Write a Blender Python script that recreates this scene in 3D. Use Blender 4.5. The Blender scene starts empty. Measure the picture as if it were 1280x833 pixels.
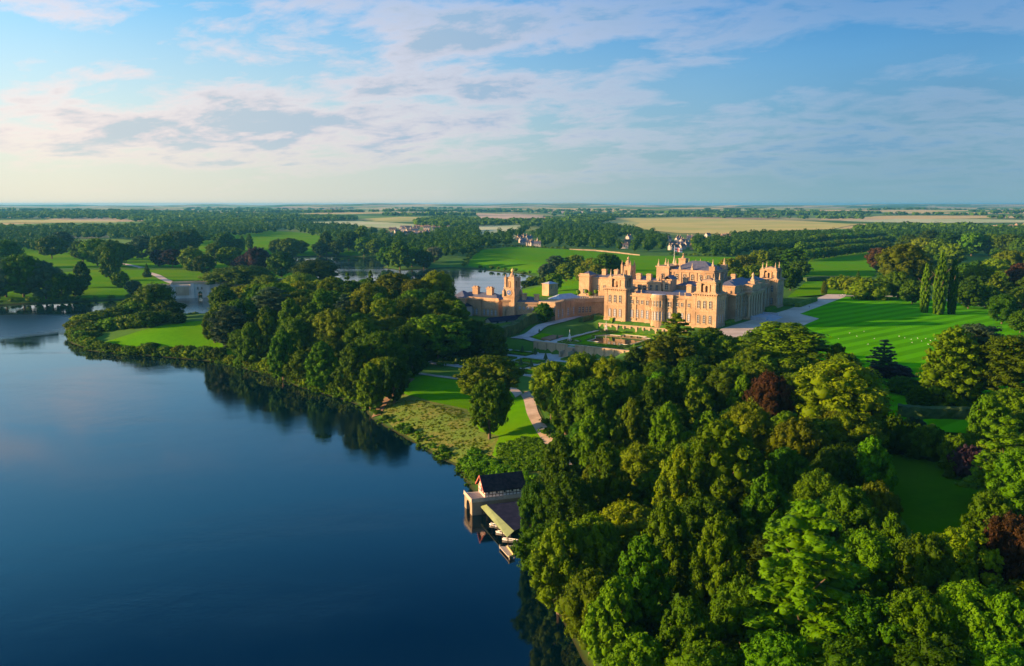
import bpy, bmesh, math, random
import numpy as np
from mathutils import Vector, Matrix
R = math.radians
rng = np.random.default_rng(7)
random.seed(7)
sc = bpy.context.scene
col = sc.collection

# ------------------------------------------------------------------ camera
F = 1080.0; H = 74.0; PITCH = math.atan(161.5 / F); SP = math.sin(PITCH); CP = math.cos(PITCH)
cd = bpy.data.cameras.new('camera'); cam = bpy.data.objects.new('camera', cd); col.objects.link(cam)
cam.location = (0, 0, H); cam.rotation_euler = (math.pi / 2 - PITCH, 0, 0)
cd.sensor_width = 36; cd.lens = F / 1280 * 36; cd.clip_start = 1; cd.clip_end = 60000
sc.camera = cam

# ------------------------------------------------------------------ world, sun, exposure
SUN_AZ = 265.0          # degrees clockwise from +Y: the sun stands to the left, a little behind the camera
SUN_EL = 11.0
SKY = 0.063
SUN_STRENGTH = 5.0
CLX, CLY = 0.4, 5.2
sc.view_settings.view_transform = 'Standard'; sc.view_settings.look = 'None'
sc.view_settings.exposure = 1.5; sc.view_settings.gamma = 1.0; sc.view_settings.use_curve_mapping = False
w = bpy.data.worlds.new('World'); sc.world = w; w.use_nodes = True
nt = w.node_tree; nt.nodes.clear(); N = nt.nodes; K = nt.links
def nd(tree, t, **k):
    n = tree.nodes.new(t)
    for a, b in k.items():
        setattr(n, a, b)
    return n
out = nd(nt, 'ShaderNodeOutputWorld'); bg = nd(nt, 'ShaderNodeBackground'); bg.inputs[1].default_value = SKY
sky = nd(nt, 'ShaderNodeTexSky', sky_type='NISHITA', sun_disc=False)
sky.sun_elevation = R(SUN_EL); sky.sun_rotation = R(SUN_AZ); sky.air_density = 1.0; sky.dust_density = 1.0; sky.ozone_density = 1.6; sky.altitude = 100
tc = nd(nt, 'ShaderNodeTexCoord'); sep = nd(nt, 'ShaderNodeSeparateXYZ'); K.new(tc.outputs['Generated'], sep.inputs[0])
def math_(tree, op, a, b=None, c=None, clamp=False):
    n = nd(tree, 'ShaderNodeMath', operation=op, use_clamp=clamp)
    for i, v in enumerate((a, b, c)):
        if v is None: continue
        if isinstance(v, (int, float)): n.inputs[i].default_value = v
        else: tree.links.new(v, n.inputs[i])
    return n.outputs[0]
zc = math_(nt, 'ADD', math_(nt, 'MAXIMUM', sep.outputs[2], 0.0), 0.19)
cx = math_(nt, 'DIVIDE', sep.outputs[0], zc); cy = math_(nt, 'DIVIDE', sep.outputs[1], zc)
comb = nd(nt, 'ShaderNodeCombineXYZ'); K.new(cx, comb.inputs[0]); K.new(cy, comb.inputs[1])
def mapping(tree, vec, scale, rot=(0, 0, 0), loc=(0, 0, 0)):
    m = nd(tree, 'ShaderNodeMapping'); tree.links.new(vec, m.inputs[0])
    m.inputs['Scale'].default_value = scale; m.inputs['Rotation'].default_value = rot; m.inputs['Location'].default_value = loc
    return m.outputs[0]
def noise(tree, vec, scale, detail=4, rough=.5, dist=0.0):
    n = nd(tree, 'ShaderNodeTexNoise'); n.inputs['Scale'].default_value = scale; n.inputs['Detail'].default_value = detail
    n.inputs['Roughness'].default_value = rough; n.inputs['Distortion'].default_value = dist
    if vec is not None: tree.links.new(vec, n.inputs['Vector'])
    return n.outputs['Fac']
def ramp(tree, fac, stops, interp='LINEAR'):
    n = nd(tree, 'ShaderNodeValToRGB'); n.color_ramp.interpolation = interp
    e = n.color_ramp.elements
    while len(e) < len(stops): e.new(0.5)
    for i, (p, c) in enumerate(stops):
        e[i].position = p; e[i].color = (c if len(c) == 4 else (*c, 1)) if hasattr(c, '__len__') else (c, c, c, 1)
    tree.links.new(fac, n.inputs[0])
    return n.outputs[0]
def mix(tree, fac, a, b, blend='MIX'):
    n = nd(tree, 'ShaderNodeMix', data_type='RGBA', blend_type=blend)
    for i, v in ((0, fac), (6, a), (7, b)):
        if isinstance(v, (int, float)): n.inputs[i].default_value = v if i == 0 else (v, v, v, 1)
        elif isinstance(v, tuple): n.inputs[i].default_value = v if len(v) == 4 else (*v, 1)
        else: tree.links.new(v, n.inputs[i])
    return n.outputs[2]
# the dusty band at the very horizon is skipped by lifting the lookup a little
lift = nd(nt, 'ShaderNodeCombineXYZ'); K.new(sep.outputs[0], lift.inputs[0]); K.new(sep.outputs[1], lift.inputs[1])
K.new(math_(nt, 'ADD', math_(nt, 'MULTIPLY', math_(nt, 'MAXIMUM', sep.outputs[2], 0.0), .95), .045), lift.inputs[2])
nrm_ = nd(nt, 'ShaderNodeVectorMath', operation='NORMALIZE'); K.new(lift.outputs[0], nrm_.inputs[0]); K.new(nrm_.outputs[0], sky.inputs[0])
pm = mapping(nt, comb.outputs[0], (1, 1, 1), (0, 0, R(24)))
big = noise(nt, mapping(nt, pm, (.75, 1.0, 1), (0, 0, 0), (CLX, CLY, 0)), .50, 4, .5, .5)
det = noise(nt, mapping(nt, pm, (0.9, 1.15, 1), (0, 0, 0), (0.7, 4.2, 0)), 2.7, 12, .60, .3)
fine = noise(nt, mapping(nt, pm, (1, 1.3, 1), (0, 0, 0), (2.7, 1.2, 0)), 7.0, 8, .62, .3)
cloud = math_(nt, 'ADD', math_(nt, 'ADD', math_(nt, 'MULTIPLY', big, .55), math_(nt, 'MULTIPLY', det, .38)), math_(nt, 'MULTIPLY', fine, .12))
thin = ramp(nt, cloud, [(.50, 0.0), (.585, 1.0)])
dense = ramp(nt, cloud, [(.55, 0.0), (.61, 1.0)])
az_ = ramp(nt, math_(nt, 'ADD', math_(nt, 'MULTIPLY', sep.outputs[0], 1.0), .5), [(.05, 0.0), (.85, 1.0)])
lit = mix(nt, az_, (6.2, 4.7, 4.45), (3.0, 3.3, 4.2))
ccol = mix(nt, dense, lit, mix(nt, az_, (3.2, 3.6, 3.9), (1.0, 2.1, 3.6)))
fwd0 = ramp(nt, math_(nt, 'ADD', sep.outputs[1], .5), [(.35, 0.0), (.75, 1.0)])
amt = math_(nt, 'MULTIPLY', thin, mix(nt, fwd0, .7, ramp(nt, sep.outputs[2], [(0.0, 0.0), (.02, .25), (.07, .85), (.18, .85), (.25, .45), (.29, .0), (1, .0)])))  # unseen sky behind the camera clouded at every height, added as fill light
amt = math_(nt, 'MULTIPLY', amt, ramp(nt, math_(nt, 'ADD', sep.outputs[0], .5), [(.45, 1.0), (.85, .45)]))
fwd = ramp(nt, math_(nt, 'ADD', sep.outputs[1], .5), [(.35, 0.0), (.75, 1.0)])
hsv = nd(nt, 'ShaderNodeHueSaturation'); K.new(sky.outputs[0], hsv.inputs['Color']); hsv.inputs['Saturation'].default_value = 1.25
skyc = mix(nt, 1.0, hsv.outputs[0], (1.0, 1.15, 1.5), 'MULTIPLY')
skyc = mix(nt, 1.0, skyc, mix(nt, az_, (1.35, 1.4, 1.12), (.62, .95, 1.0)), 'MULTIPLY')
skyc = mix(nt, ramp(nt, sep.outputs[2], [(.0, .9), (.05, .75), (.20, 0.0)]), skyc, mix(nt, az_, (4.8, 4.35, 3.7), (1.6, 2.45, 2.9)))
skyc = mix(nt, fwd, skyc, mix(nt, 1.0, skyc, ramp(nt, sep.outputs[2], [(.21, (1, 1, 1)), (.34, (.50, .95, 1.05)), (.46, (.07, .32, .56)), (.72, (.75, .9, 1.0))]), 'MULTIPLY'))  # upper sky ahead, mostly out of view, darkened to deepen the lake's reflection
veil = math_(nt, 'MULTIPLY', ramp(nt, math_(nt, 'ADD', sep.outputs[0], .5), [(.42, 0.0), (.95, 1.0)]), ramp(nt, big, [(.3, .55), (.6, .95)]))
vcol = mix(nt, ramp(nt, sep.outputs[2], [(.0, 0.0), (.22, 1.0)]), (1.2, 2.2, 2.7), (.20, 1.25, 2.9))
skyc = mix(nt, math_(nt, 'MULTIPLY', math_(nt, 'MULTIPLY', veil, .95), fwd), skyc, vcol)  # veil kept ahead only; unseen sky behind left brighter as fill
K.new(mix(nt, amt, skyc, ccol), bg.inputs[0]); K.new(bg.outputs[0], out.inputs[0])

sl = bpy.data.lights.new('sun', 'SUN'); so = bpy.data.objects.new('sun', sl); col.objects.link(so)
sl.energy = SUN_STRENGTH; sl.angle = R(0.6); sl.color = (1.0, .585, .27)
az = R(SUN_AZ); el = R(SUN_EL)
to_sun = Vector((math.sin(az) * math.cos(el), math.cos(az) * math.cos(el), math.sin(el)))
so.rotation_euler = to_sun.to_track_quat('Z', 'Y').to_euler()
sc.cycles.use_denoising = True
sc.cycles.max_bounces = 6; sc.cycles.diffuse_bounces = 2; sc.cycles.glossy_bounces = 2; sc.cycles.transmission_bounces = 2
sc.cycles.transparent_max_bounces = 4; sc.cycles.volume_bounces = 0

# ------------------------------------------------------------------ helpers: pixels of the survey picture to points on the ground
def G(px, py, z=0.0):
    u = (px - 640) / F; v = (py - 416.5) / F
    t = (H - z) / (SP + v * CP)
    return (u * t, (CP - v * SP) * t)
def PXF(x, y, z):
    d = y * CP + (H - z) * SP
    return 640 + F * x / d, 416.5 + F * ((H - z) * CP - y * SP) / d
OX, OY, PA = 99.0, 416.0, R(56.4); PZ = 14.0
cA, sA = math.cos(PA), math.sin(PA)
def Lc(x, y): return ((x - OX) * cA + (y - OY) * sA, -(x - OX) * sA + (y - OY) * cA)
def Wd(x, y): return (OX + x * cA - y * sA, OY + x * sA + y * cA)

def tag(o, label=None, cat=None, group=None, kind=None):
    if label: o['label'] = label
    if cat: o['category'] = cat
    if group: o['group'] = group
    if kind: o['kind'] = kind
    return o
def empty(name, loc, rz=0.0, label=None, cat=None, group=None):
    o = bpy.data.objects.new(name, None); col.objects.link(o); o.location = loc; o.rotation_euler = (0, 0, rz)
    o.empty_display_size = 1
    return tag(o, label, cat, group)

# ------------------------------------------------------------------ materials
MAT = {}
def newmat(name):
    m = bpy.data.materials.new(name); m.use_nodes = True; t = m.node_tree; t.nodes.clear()
    o = nd(t, 'ShaderNodeOutputMaterial'); p = nd(t, 'ShaderNodeBsdfPrincipled'); t.links.new(p.outputs[0], o.inputs[0])
    MAT[name] = m
    return m, t, p, o
def rough_mat(name, c1, c2, scale=1.0, rough=.8, bump=0.0, c3=None, scale3=.05, detail=5, vec='Object', bscale=None, spec=.3):
    m, t, p, o = newmat(name)
    tcn = nd(t, 'ShaderNodeTexCoord'); v = tcn.outputs[vec]
    n = noise(t, v, scale, detail, .6)
    c = mix(t, ramp(t, n, [(.35, 0.0), (.65, 1.0)]), c1, c2)
    if c3 is not None:
        c = mix(t, ramp(t, noise(t, v, scale3, 3, .5), [(.45, 0.0), (.62, 1.0)]), c, c3)
    t.links.new(c, p.inputs['Base Color']); p.inputs['Roughness'].default_value = rough
    p.inputs['Specular IOR Level'].default_value = spec
    if bump:
        b = nd(t, 'ShaderNodeBump'); b.inputs['Strength'].default_value = bump; b.inputs['Distance'].default_value = .1
        t.links.new(noise(t, v, bscale or scale * 3, 4, .6), b.inputs['Height']); t.links.new(b.outputs[0], p.inputs['Normal'])
    return m
def stone_mat(name, c1, c2, c3, course=.45):
    m, t, p, o = newmat(name)
    g = nd(t, 'ShaderNodeTexCoord').outputs['Object']
    n = noise(t, g, 1.3, 5, .65); big_ = noise(t, g, .12, 3, .5)
    c = mix(t, ramp(t, n, [(.3, 0.0), (.7, 1.0)]), c1, c2)
    c = mix(t, ramp(t, big_, [(.42, 0.0), (.66, .8)]), c, c3)
    # streaks of weathering that run down the wall
    st = noise(t, mapping(t, g, (1.6, 1.6, .12)), 1.0, 4, .6)
    c = mix(t, ramp(t, st, [(.52, 0.0), (.75, .55)]), c, (.23, .18, .12))
    sp_ = nd(t, 'ShaderNodeSeparateXYZ'); t.links.new(g, sp_.inputs[0])
    fr = math_(t, 'FRACT', math_(t, 'DIVIDE', sp_.outputs[2], course))
    jt = ramp(t, fr, [(0.0, 0.0), (.06, 1.0), (.94, 1.0), (1.0, 0.0)])
    c = mix(t, math_(t, 'MULTIPLY', math_(t, 'SUBTRACT', 1.0, jt), .35), c, (.2, .15, .1))
    t.links.new(c, p.inputs['Base Color']); p.inputs['Roughness'].default_value = .9; p.inputs['Specular IOR Level'].default_value = .15
    b = nd(t, 'ShaderNodeBump'); b.inputs['Strength'].default_value = .5; b.inputs['Distance'].default_value = .06
    t.links.new(math_(t, 'ADD', jt, n), b.inputs['Height']); t.links.new(b.outputs[0], p.inputs['Normal'])
    return m
stone_mat('stone', (.35, .235, .14), (.58, .42, .27), (.27, .185, .115))
stone_mat('stone_pale', (.42, .33, .21), (.52, .42, .28), (.33, .26, .17), .6)
stone_mat('stone_grey', (.56, .54, .48), (.68, .65, .56), (.44, .42, .37), .5)
stone_mat('garden_stone', (.40, .32, .20), (.50, .40, .26), (.30, .25, .16), .4)
stone_mat('darkened_stone', (.24, .20, .14), (.31, .26, .18), (.17, .15, .10), .35)  # boathouse base shade put into the colour; the park wall shares it
rough_mat('slate', (.07, .085, .13), (.12, .13, .18), .8, .5, .2)
rough_mat('lead', (.30, .36, .44), (.40, .46, .54), .6, .45, .1)
rough_mat('dark_tile', (.018, .018, .024), (.04, .034, .04), 1.2, .9, .5, spec=.05)
rough_mat('tin_green', (.16, .21, .08), (.22, .28, .12), .7, .5, .1)
rough_mat('black_roof', (.018, .022, .045), (.032, .036, .065), .6, .95, .1, spec=.0)
rough_mat('white_paint', (.75, .74, .70), (.82, .81, .78), 1.5, .5)
rough_mat('red_paint', (.40, .10, .07), (.50, .14, .10), 1.5, .6)
rough_mat('dark_timber', (.05, .035, .025), (.09, .06, .04), 2, .7)
rough_mat('weathered_timber', (.30, .27, .22), (.40, .36, .30), 1.5, .8, .2)
rough_mat('gold', (.75, .52, .18), (.85, .62, .25), 2, .35)
rough_mat('skin', (.5, .32, .24), (.55, .36, .27), 5, .6)
for nme, c in (('cloth_dark', (.03, .035, .06)), ('cloth_red', (.35, .04, .04)), ('cloth_pale', (.5, .5, .52)), ('cloth_blue', (.06, .12, .3)), ('hair', (.05, .035, .02))):
    rough_mat(nme, c, tuple(min(1, x * 1.3) for x in c), 8, .8)
rough_mat('gravel', (.50, .43, .34), (.62, .55, .45), 1.2, .9, .3, (.42, .36, .28), .06)
rough_mat('gravel_path', (.42, .33, .24), (.52, .42, .31), .8, .9, .3, (.34, .26, .18), .15)
rough_mat('pale_paving', (.36, .38, .38), (.46, .47, .46), .9, .8, .2, (.30, .31, .30), .12)
rough_mat('hedge_green', (.018, .05, .012), (.035, .085, .018), 1.5, .8, 1.0, (.05, .10, .02), .3, bscale=3)
rough_mat('box_hedge', (.04, .11, .0), (.08, .18, .0), 1.2, .9, 1.0, (.11, .18, .0), .3, bscale=3)
rough_mat('earth', (.16, .10, .06), (.24, .16, .09), .8, .95, .3)
rough_mat('crop_gold', (.48, .44, .10), (.56, .50, .14), .02, .9, 0, (.38, .42, .09), .004)
rough_mat('crop_pale', (.46, .52, .26), (.55, .58, .32), .02, .9, 0, (.38, .48, .2), .004)
rough_mat('crop_tan', (.54, .42, .27), (.62, .48, .32), .02, .9, 0, (.36, .30, .2), .004)
rough_mat('crop_green', (.12, .22, .05), (.17, .28, .07), .02, .9, 0, (.2, .28, .07), .004)
rough_mat('brick_house', (.36, .26, .18), (.46, .36, .26), 1.0, .9)
rough_mat('pale_house', (.36, .34, .32), (.44, .42, .40), 1.0, .9)
rough_mat('house_roof', (.07, .06, .07), (.12, .10, .10), 1.0, .7)
rough_mat('bark', (.10, .075, .05), (.16, .12, .08), 2.0, .9, .6)
m, t, p, o = newmat('glass'); p.inputs['Base Color'].default_value = (.05, .07, .10, 1); p.inputs['Roughness'].default_value = .12
m, t, p, o = newmat('pale_blind'); p.inputs['Base Color'].default_value = (.20, .25, .34, 1); p.inputs['Roughness'].default_value = .2
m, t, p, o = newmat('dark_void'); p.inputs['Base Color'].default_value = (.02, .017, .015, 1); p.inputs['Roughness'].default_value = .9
m, t, p, o = newmat('fountain_water'); p.inputs['Base Color'].default_value = (.8, .85, .9, 1); p.inputs['Roughness'].default_value = .4

def lawn_mat(name, a, b, stripe=0.0, ang=0.0, width=3.0, third=None):
    m, t, p, o = newmat(name)
    g = nd(t, 'ShaderNodeNewGeometry').outputs['Position']
    n = noise(t, g, .35, 6, .65); n2 = noise(t, g, .025, 3, .5)
    c = mix(t, ramp(t, n, [(.3, 0.0), (.7, 1.0)]), a, b)
    c = mix(t, ramp(t, n2, [(.42, 0.0), (.65, .55)]), c, third or tuple(x * .8 for x in a))
    if stripe:
        v = mapping(t, g, (1, 1, 1), (0, 0, ang))
        s = nd(t, 'ShaderNodeSeparateXYZ'); t.links.new(v, s.inputs[0])
        sn = math_(t, 'SINE', math_(t, 'MULTIPLY', s.outputs[0], math.pi / width))
        f = ramp(t, math_(t, 'ADD', math_(t, 'MULTIPLY', sn, .5), .5), [(.35, 0.0), (.65, stripe)])
        c = mix(t, f, c, tuple(min(1, x * 1.35) for x in b))
    t.links.new(c, p.inputs['Base Color']); p.inputs['Roughness'].default_value = 1.0; p.inputs['Specular IOR Level'].default_value = .0
    bm_ = nd(t, 'ShaderNodeBump'); bm_.inputs['Strength'].default_value = .6; bm_.inputs['Distance'].default_value = .15
    t.links.new(noise(t, g, 1.6, 5, .7), bm_.inputs['Height']); t.links.new(bm_.outputs[0], p.inputs['Normal'])
    return m
lawn_mat('lawn', (.060, .28, .0), (.080, .34, .0), .6, R(50), 5.0)
lawn_mat('park_grass', (.065, .24, .0), (.095, .30, .0), third=(.12, .25, .0))
lawn_mat('shade_painted_grass', (.030, .12, .0), (.045, .15, .0), third=(.06, .12, .005))  # the clearing's deep shade is put into this darker green
lawn_mat('meadow', (.07, .23, .0), (.11, .29, .002), third=(.17, .27, .005))
lawn_mat('woodland_floor', (.03, .06, .012), (.05, .09, .015), third=(.06, .05, .025))
m, t, p, o = newmat('rough_bank')
g = nd(t, 'ShaderNodeNewGeometry').outputs['Position']
n1 = noise(t, g, .12, 5, .6, .4); n2 = noise(t, g, .7, 6, .7)
c = mix(t, ramp(t, n1, [(.44, 0.0), (.66, .85)]), (.075, .15, .0), (.17, .11, .02))
c = mix(t, ramp(t, n2, [(.35, 0.0), (.68, .8)]), c, (.10, .20, .0))
c = mix(t, ramp(t, noise(t, g, 2.2, 4, .6), [(.55, 0.0), (.72, .45)]), c, (.20, .15, .04))
t.links.new(c, p.inputs['Base Color']); p.inputs['Roughness'].default_value = .95
bm_ = nd(t, 'ShaderNodeBump'); bm_.inputs['Strength'].default_value = 1.0; bm_.inputs['Distance'].default_value = .5
t.links.new(noise(t, g, .9, 5, .7), bm_.inputs['Height']); t.links.new(bm_.outputs[0], p.inputs['Normal'])

# open country: grass near, a patchwork of fields farther out
m, t, p, o = newmat('country')
g = nd(t, 'ShaderNodeNewGeometry').outputs['Position']
near = mix(t, ramp(t, noise(t, g, .08, 6, .65), [(.35, 0.0), (.65, 1.0)]), (.04, .13, .012), (.07, .18, .02))
gd = nd(t, 'ShaderNodeVectorMath', operation='ADD'); t.links.new(g, gd.inputs[0])
nv = nd(t, 'ShaderNodeTexNoise'); nv.inputs['Scale'].default_value = .0012; t.links.new(g, nv.inputs['Vector'])
sc_ = nd(t, 'ShaderNodeVectorMath', operation='SCALE'); t.links.new(nv.outputs['Color'], sc_.inputs[0]); sc_.inputs[3].default_value = 260
t.links.new(sc_.outputs[0], gd.inputs[1])
vo = nd(t, 'ShaderNodeTexVoronoi', distance='CHEBYCHEV'); vo.inputs['Scale'].default_value = 1 / 420
t.links.new(mapping(t, gd.outputs[0], (.75, 1.0, 0), (0, 0, R(24))), vo.inputs['Vector'])
sx = nd(t, 'ShaderNodeSeparateColor'); t.links.new(vo.outputs['Color'], sx.inputs[0])
fld = ramp(t, sx.outputs[0], [(0, (.06, .15, .02)), (.22, (.10, .19, .035)), (.40, (.17, .24, .06)), (.52, (.55, .45, .18)), (.66, (.13, .25, .035)), (.78, (.56, .44, .24)), (.88, (.36, .42, .14)), (.95, (.40, .25, .15))], 'CONSTANT')
py_ = nd(t, 'ShaderNodeSeparateXYZ'); t.links.new(g, py_.inputs[0])
far = ramp(t, math_(t, 'DIVIDE', py_.outputs[1], 10000.0), [(.125, 0.0), (.15, 1.0)])
shore = ramp(t, py_.outputs[2], [(.0, 0.0), (.05, .0), (.9, 1.0)])
near = mix(t, shore, (.03, .035, .012), near)
t.links.new(mix(t, far, near, fld), p.inputs['Base Color']); p.inputs['Roughness'].default_value = .95; p.inputs['Specular IOR Level'].default_value = .1

# water: dark body, mirror skin, broken by patches of breeze
m, t, p, o = newmat('lake')
g = nd(t, 'ShaderNodeNewGeometry').outputs['Position']
p.inputs['Base Color'].default_value = (.0, .008, .014, 1); p.inputs['IOR'].default_value = 1.62
breeze = ramp(t, noise(t, mapping(t, g, (.6, 1.9, 1), (0, 0, R(8))), .011, 6, .6, .8), [(.47, 0.0), (.64, 1.0)])
def spot(x, y, r):
    dn = nd(t, 'ShaderNodeVectorMath', operation='DISTANCE'); t.links.new(g, dn.inputs[0]); dn.inputs[1].default_value = (x, y, 0)
    return ramp(t, math_(t, 'DIVIDE', dn.outputs['Value'], r), [(.75, 1.0), (1.0, 0.0)])
windy = math_(t, 'MULTIPLY', spot(-222, 598, 75), .5)
windy = math_(t, 'MAXIMUM', windy, spot(-330, 520, 75))
breeze = math_(t, 'MAXIMUM', breeze, math_(t, 'MULTIPLY', windy, 2.6))
t.links.new(math_(t, 'ADD', math_(t, 'MULTIPLY', breeze, .10), .045), p.inputs['Roughness'])
b = nd(t, 'ShaderNodeBump'); b.inputs['Distance'].default_value = .05
t.links.new(math_(t, 'ADD', math_(t, 'MULTIPLY', breeze, .45), .12), b.inputs['Strength'])
hs = math_(t, 'ADD', noise(t, mapping(t, g, (1, 1.7, 1), (0, 0, R(10))), .7, 5, .55), math_(t, 'MULTIPLY', noise(t, g, .12, 3, .5), 2.0))
t.links.new(hs, b.inputs['Height']); t.links.new(b.outputs[0], p.inputs['Normal'])
m, t, p, o = newmat('pond_water')
g = nd(t, 'ShaderNodeNewGeometry').outputs['Position']
p.inputs['Base Color'].default_value = (.03, .035, .02, 1); p.inputs['Roughness'].default_value = .03; p.inputs['IOR'].default_value = 1.5
b = nd(t, 'ShaderNodeBump'); b.inputs['Distance'].default_value = .02; b.inputs['Strength'].default_value = .1
t.links.new(noise(t, g, 1.5, 3, .5), b.inputs['Height']); t.links.new(b.outputs[0], p.inputs['Normal'])

def leaf_mat(name, dark, light, third, gloss=.06, trans=.30):
    m, t, p, o = newmat(name)
    at = nd(t, 'ShaderNodeAttribute', attribute_name='tint').outputs['Fac']
    oi = nd(t, 'ShaderNodeObjectInfo').outputs['Random']
    g = nd(t, 'ShaderNodeNewGeometry').outputs['Position']
    c = mix(t, at, dark, light)
    c = mix(t, ramp(t, noise(t, g, .09, 3, .5), [(.38, 0.0), (.66, .7)]), c, third)
    hs = nd(t, 'ShaderNodeHueSaturation'); t.links.new(c, hs.inputs['Color'])
    t.links.new(math_(t, 'ADD', math_(t, 'MULTIPLY', oi, .035), .484), hs.inputs['Hue'])
    t.links.new(math_(t, 'ADD', math_(t, 'MULTIPLY', math_(t, 'FRACT', math_(t, 'MULTIPLY', oi, 7.31)), .75), .62), hs.inputs['Value'])
    hs.inputs['Saturation'].default_value = 1.08
    t.links.new(hs.outputs[0], p.inputs['Base Color']); p.inputs['Roughness'].default_value = .55; p.inputs['Specular IOR Level'].default_value = gloss
    tr = nd(t, 'ShaderNodeBsdfTranslucent'); t.links.new(hs.outputs[0], tr.inputs[0])
    ms = nd(t, 'ShaderNodeMixShader'); ms.inputs[0].default_value = trans
    t.links.new(p.outputs[0], ms.inputs[1]); t.links.new(tr.outputs[0], ms.inputs[2]); t.links.new(ms.outputs[0], o.inputs[0])
    return m
leaf_mat('leaf_green', (.034, .095, .001), (.115, .225, .002), (.072, .150, .001))
leaf_mat('leaf_dark', (.020, .064, .002), (.070, .148, .004), (.044, .104, .002))
leaf_mat('leaf_yellow', (.062, .124, .0), (.160, .225, .0), (.105, .165, .0))
leaf_mat('leaf_olive', (.050, .098, .0), (.145, .195, .0), (.090, .142, .0))
leaf_mat('leaf_bright', (.038, .118, .001), (.105, .230, .003), (.070, .160, .002))
leaf_mat('leaf_blue', (.024, .065, .030), (.080, .135, .070), (.042, .088, .042))
leaf_mat('leaf_copper', (.036, .022, .010), (.085, .046, .018), (.050, .040, .012))
leaf_mat('leaf_purple', (.018, .012, .018), (.045, .026, .034), (.028, .020, .024))
leaf_mat('leaf_silver', (.080, .120, .070), (.170, .210, .130), (.110, .150, .085))
COLW = {'leaf_green': 'green', 'leaf_dark': 'dark green', 'leaf_yellow': 'yellow-green', 'leaf_olive': 'olive', 'leaf_bright': 'bright green',
        'leaf_blue': 'blue-green', 'leaf_copper': 'copper-brown', 'leaf_purple': 'dark purple', 'leaf_silver': 'silvery'}

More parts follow.
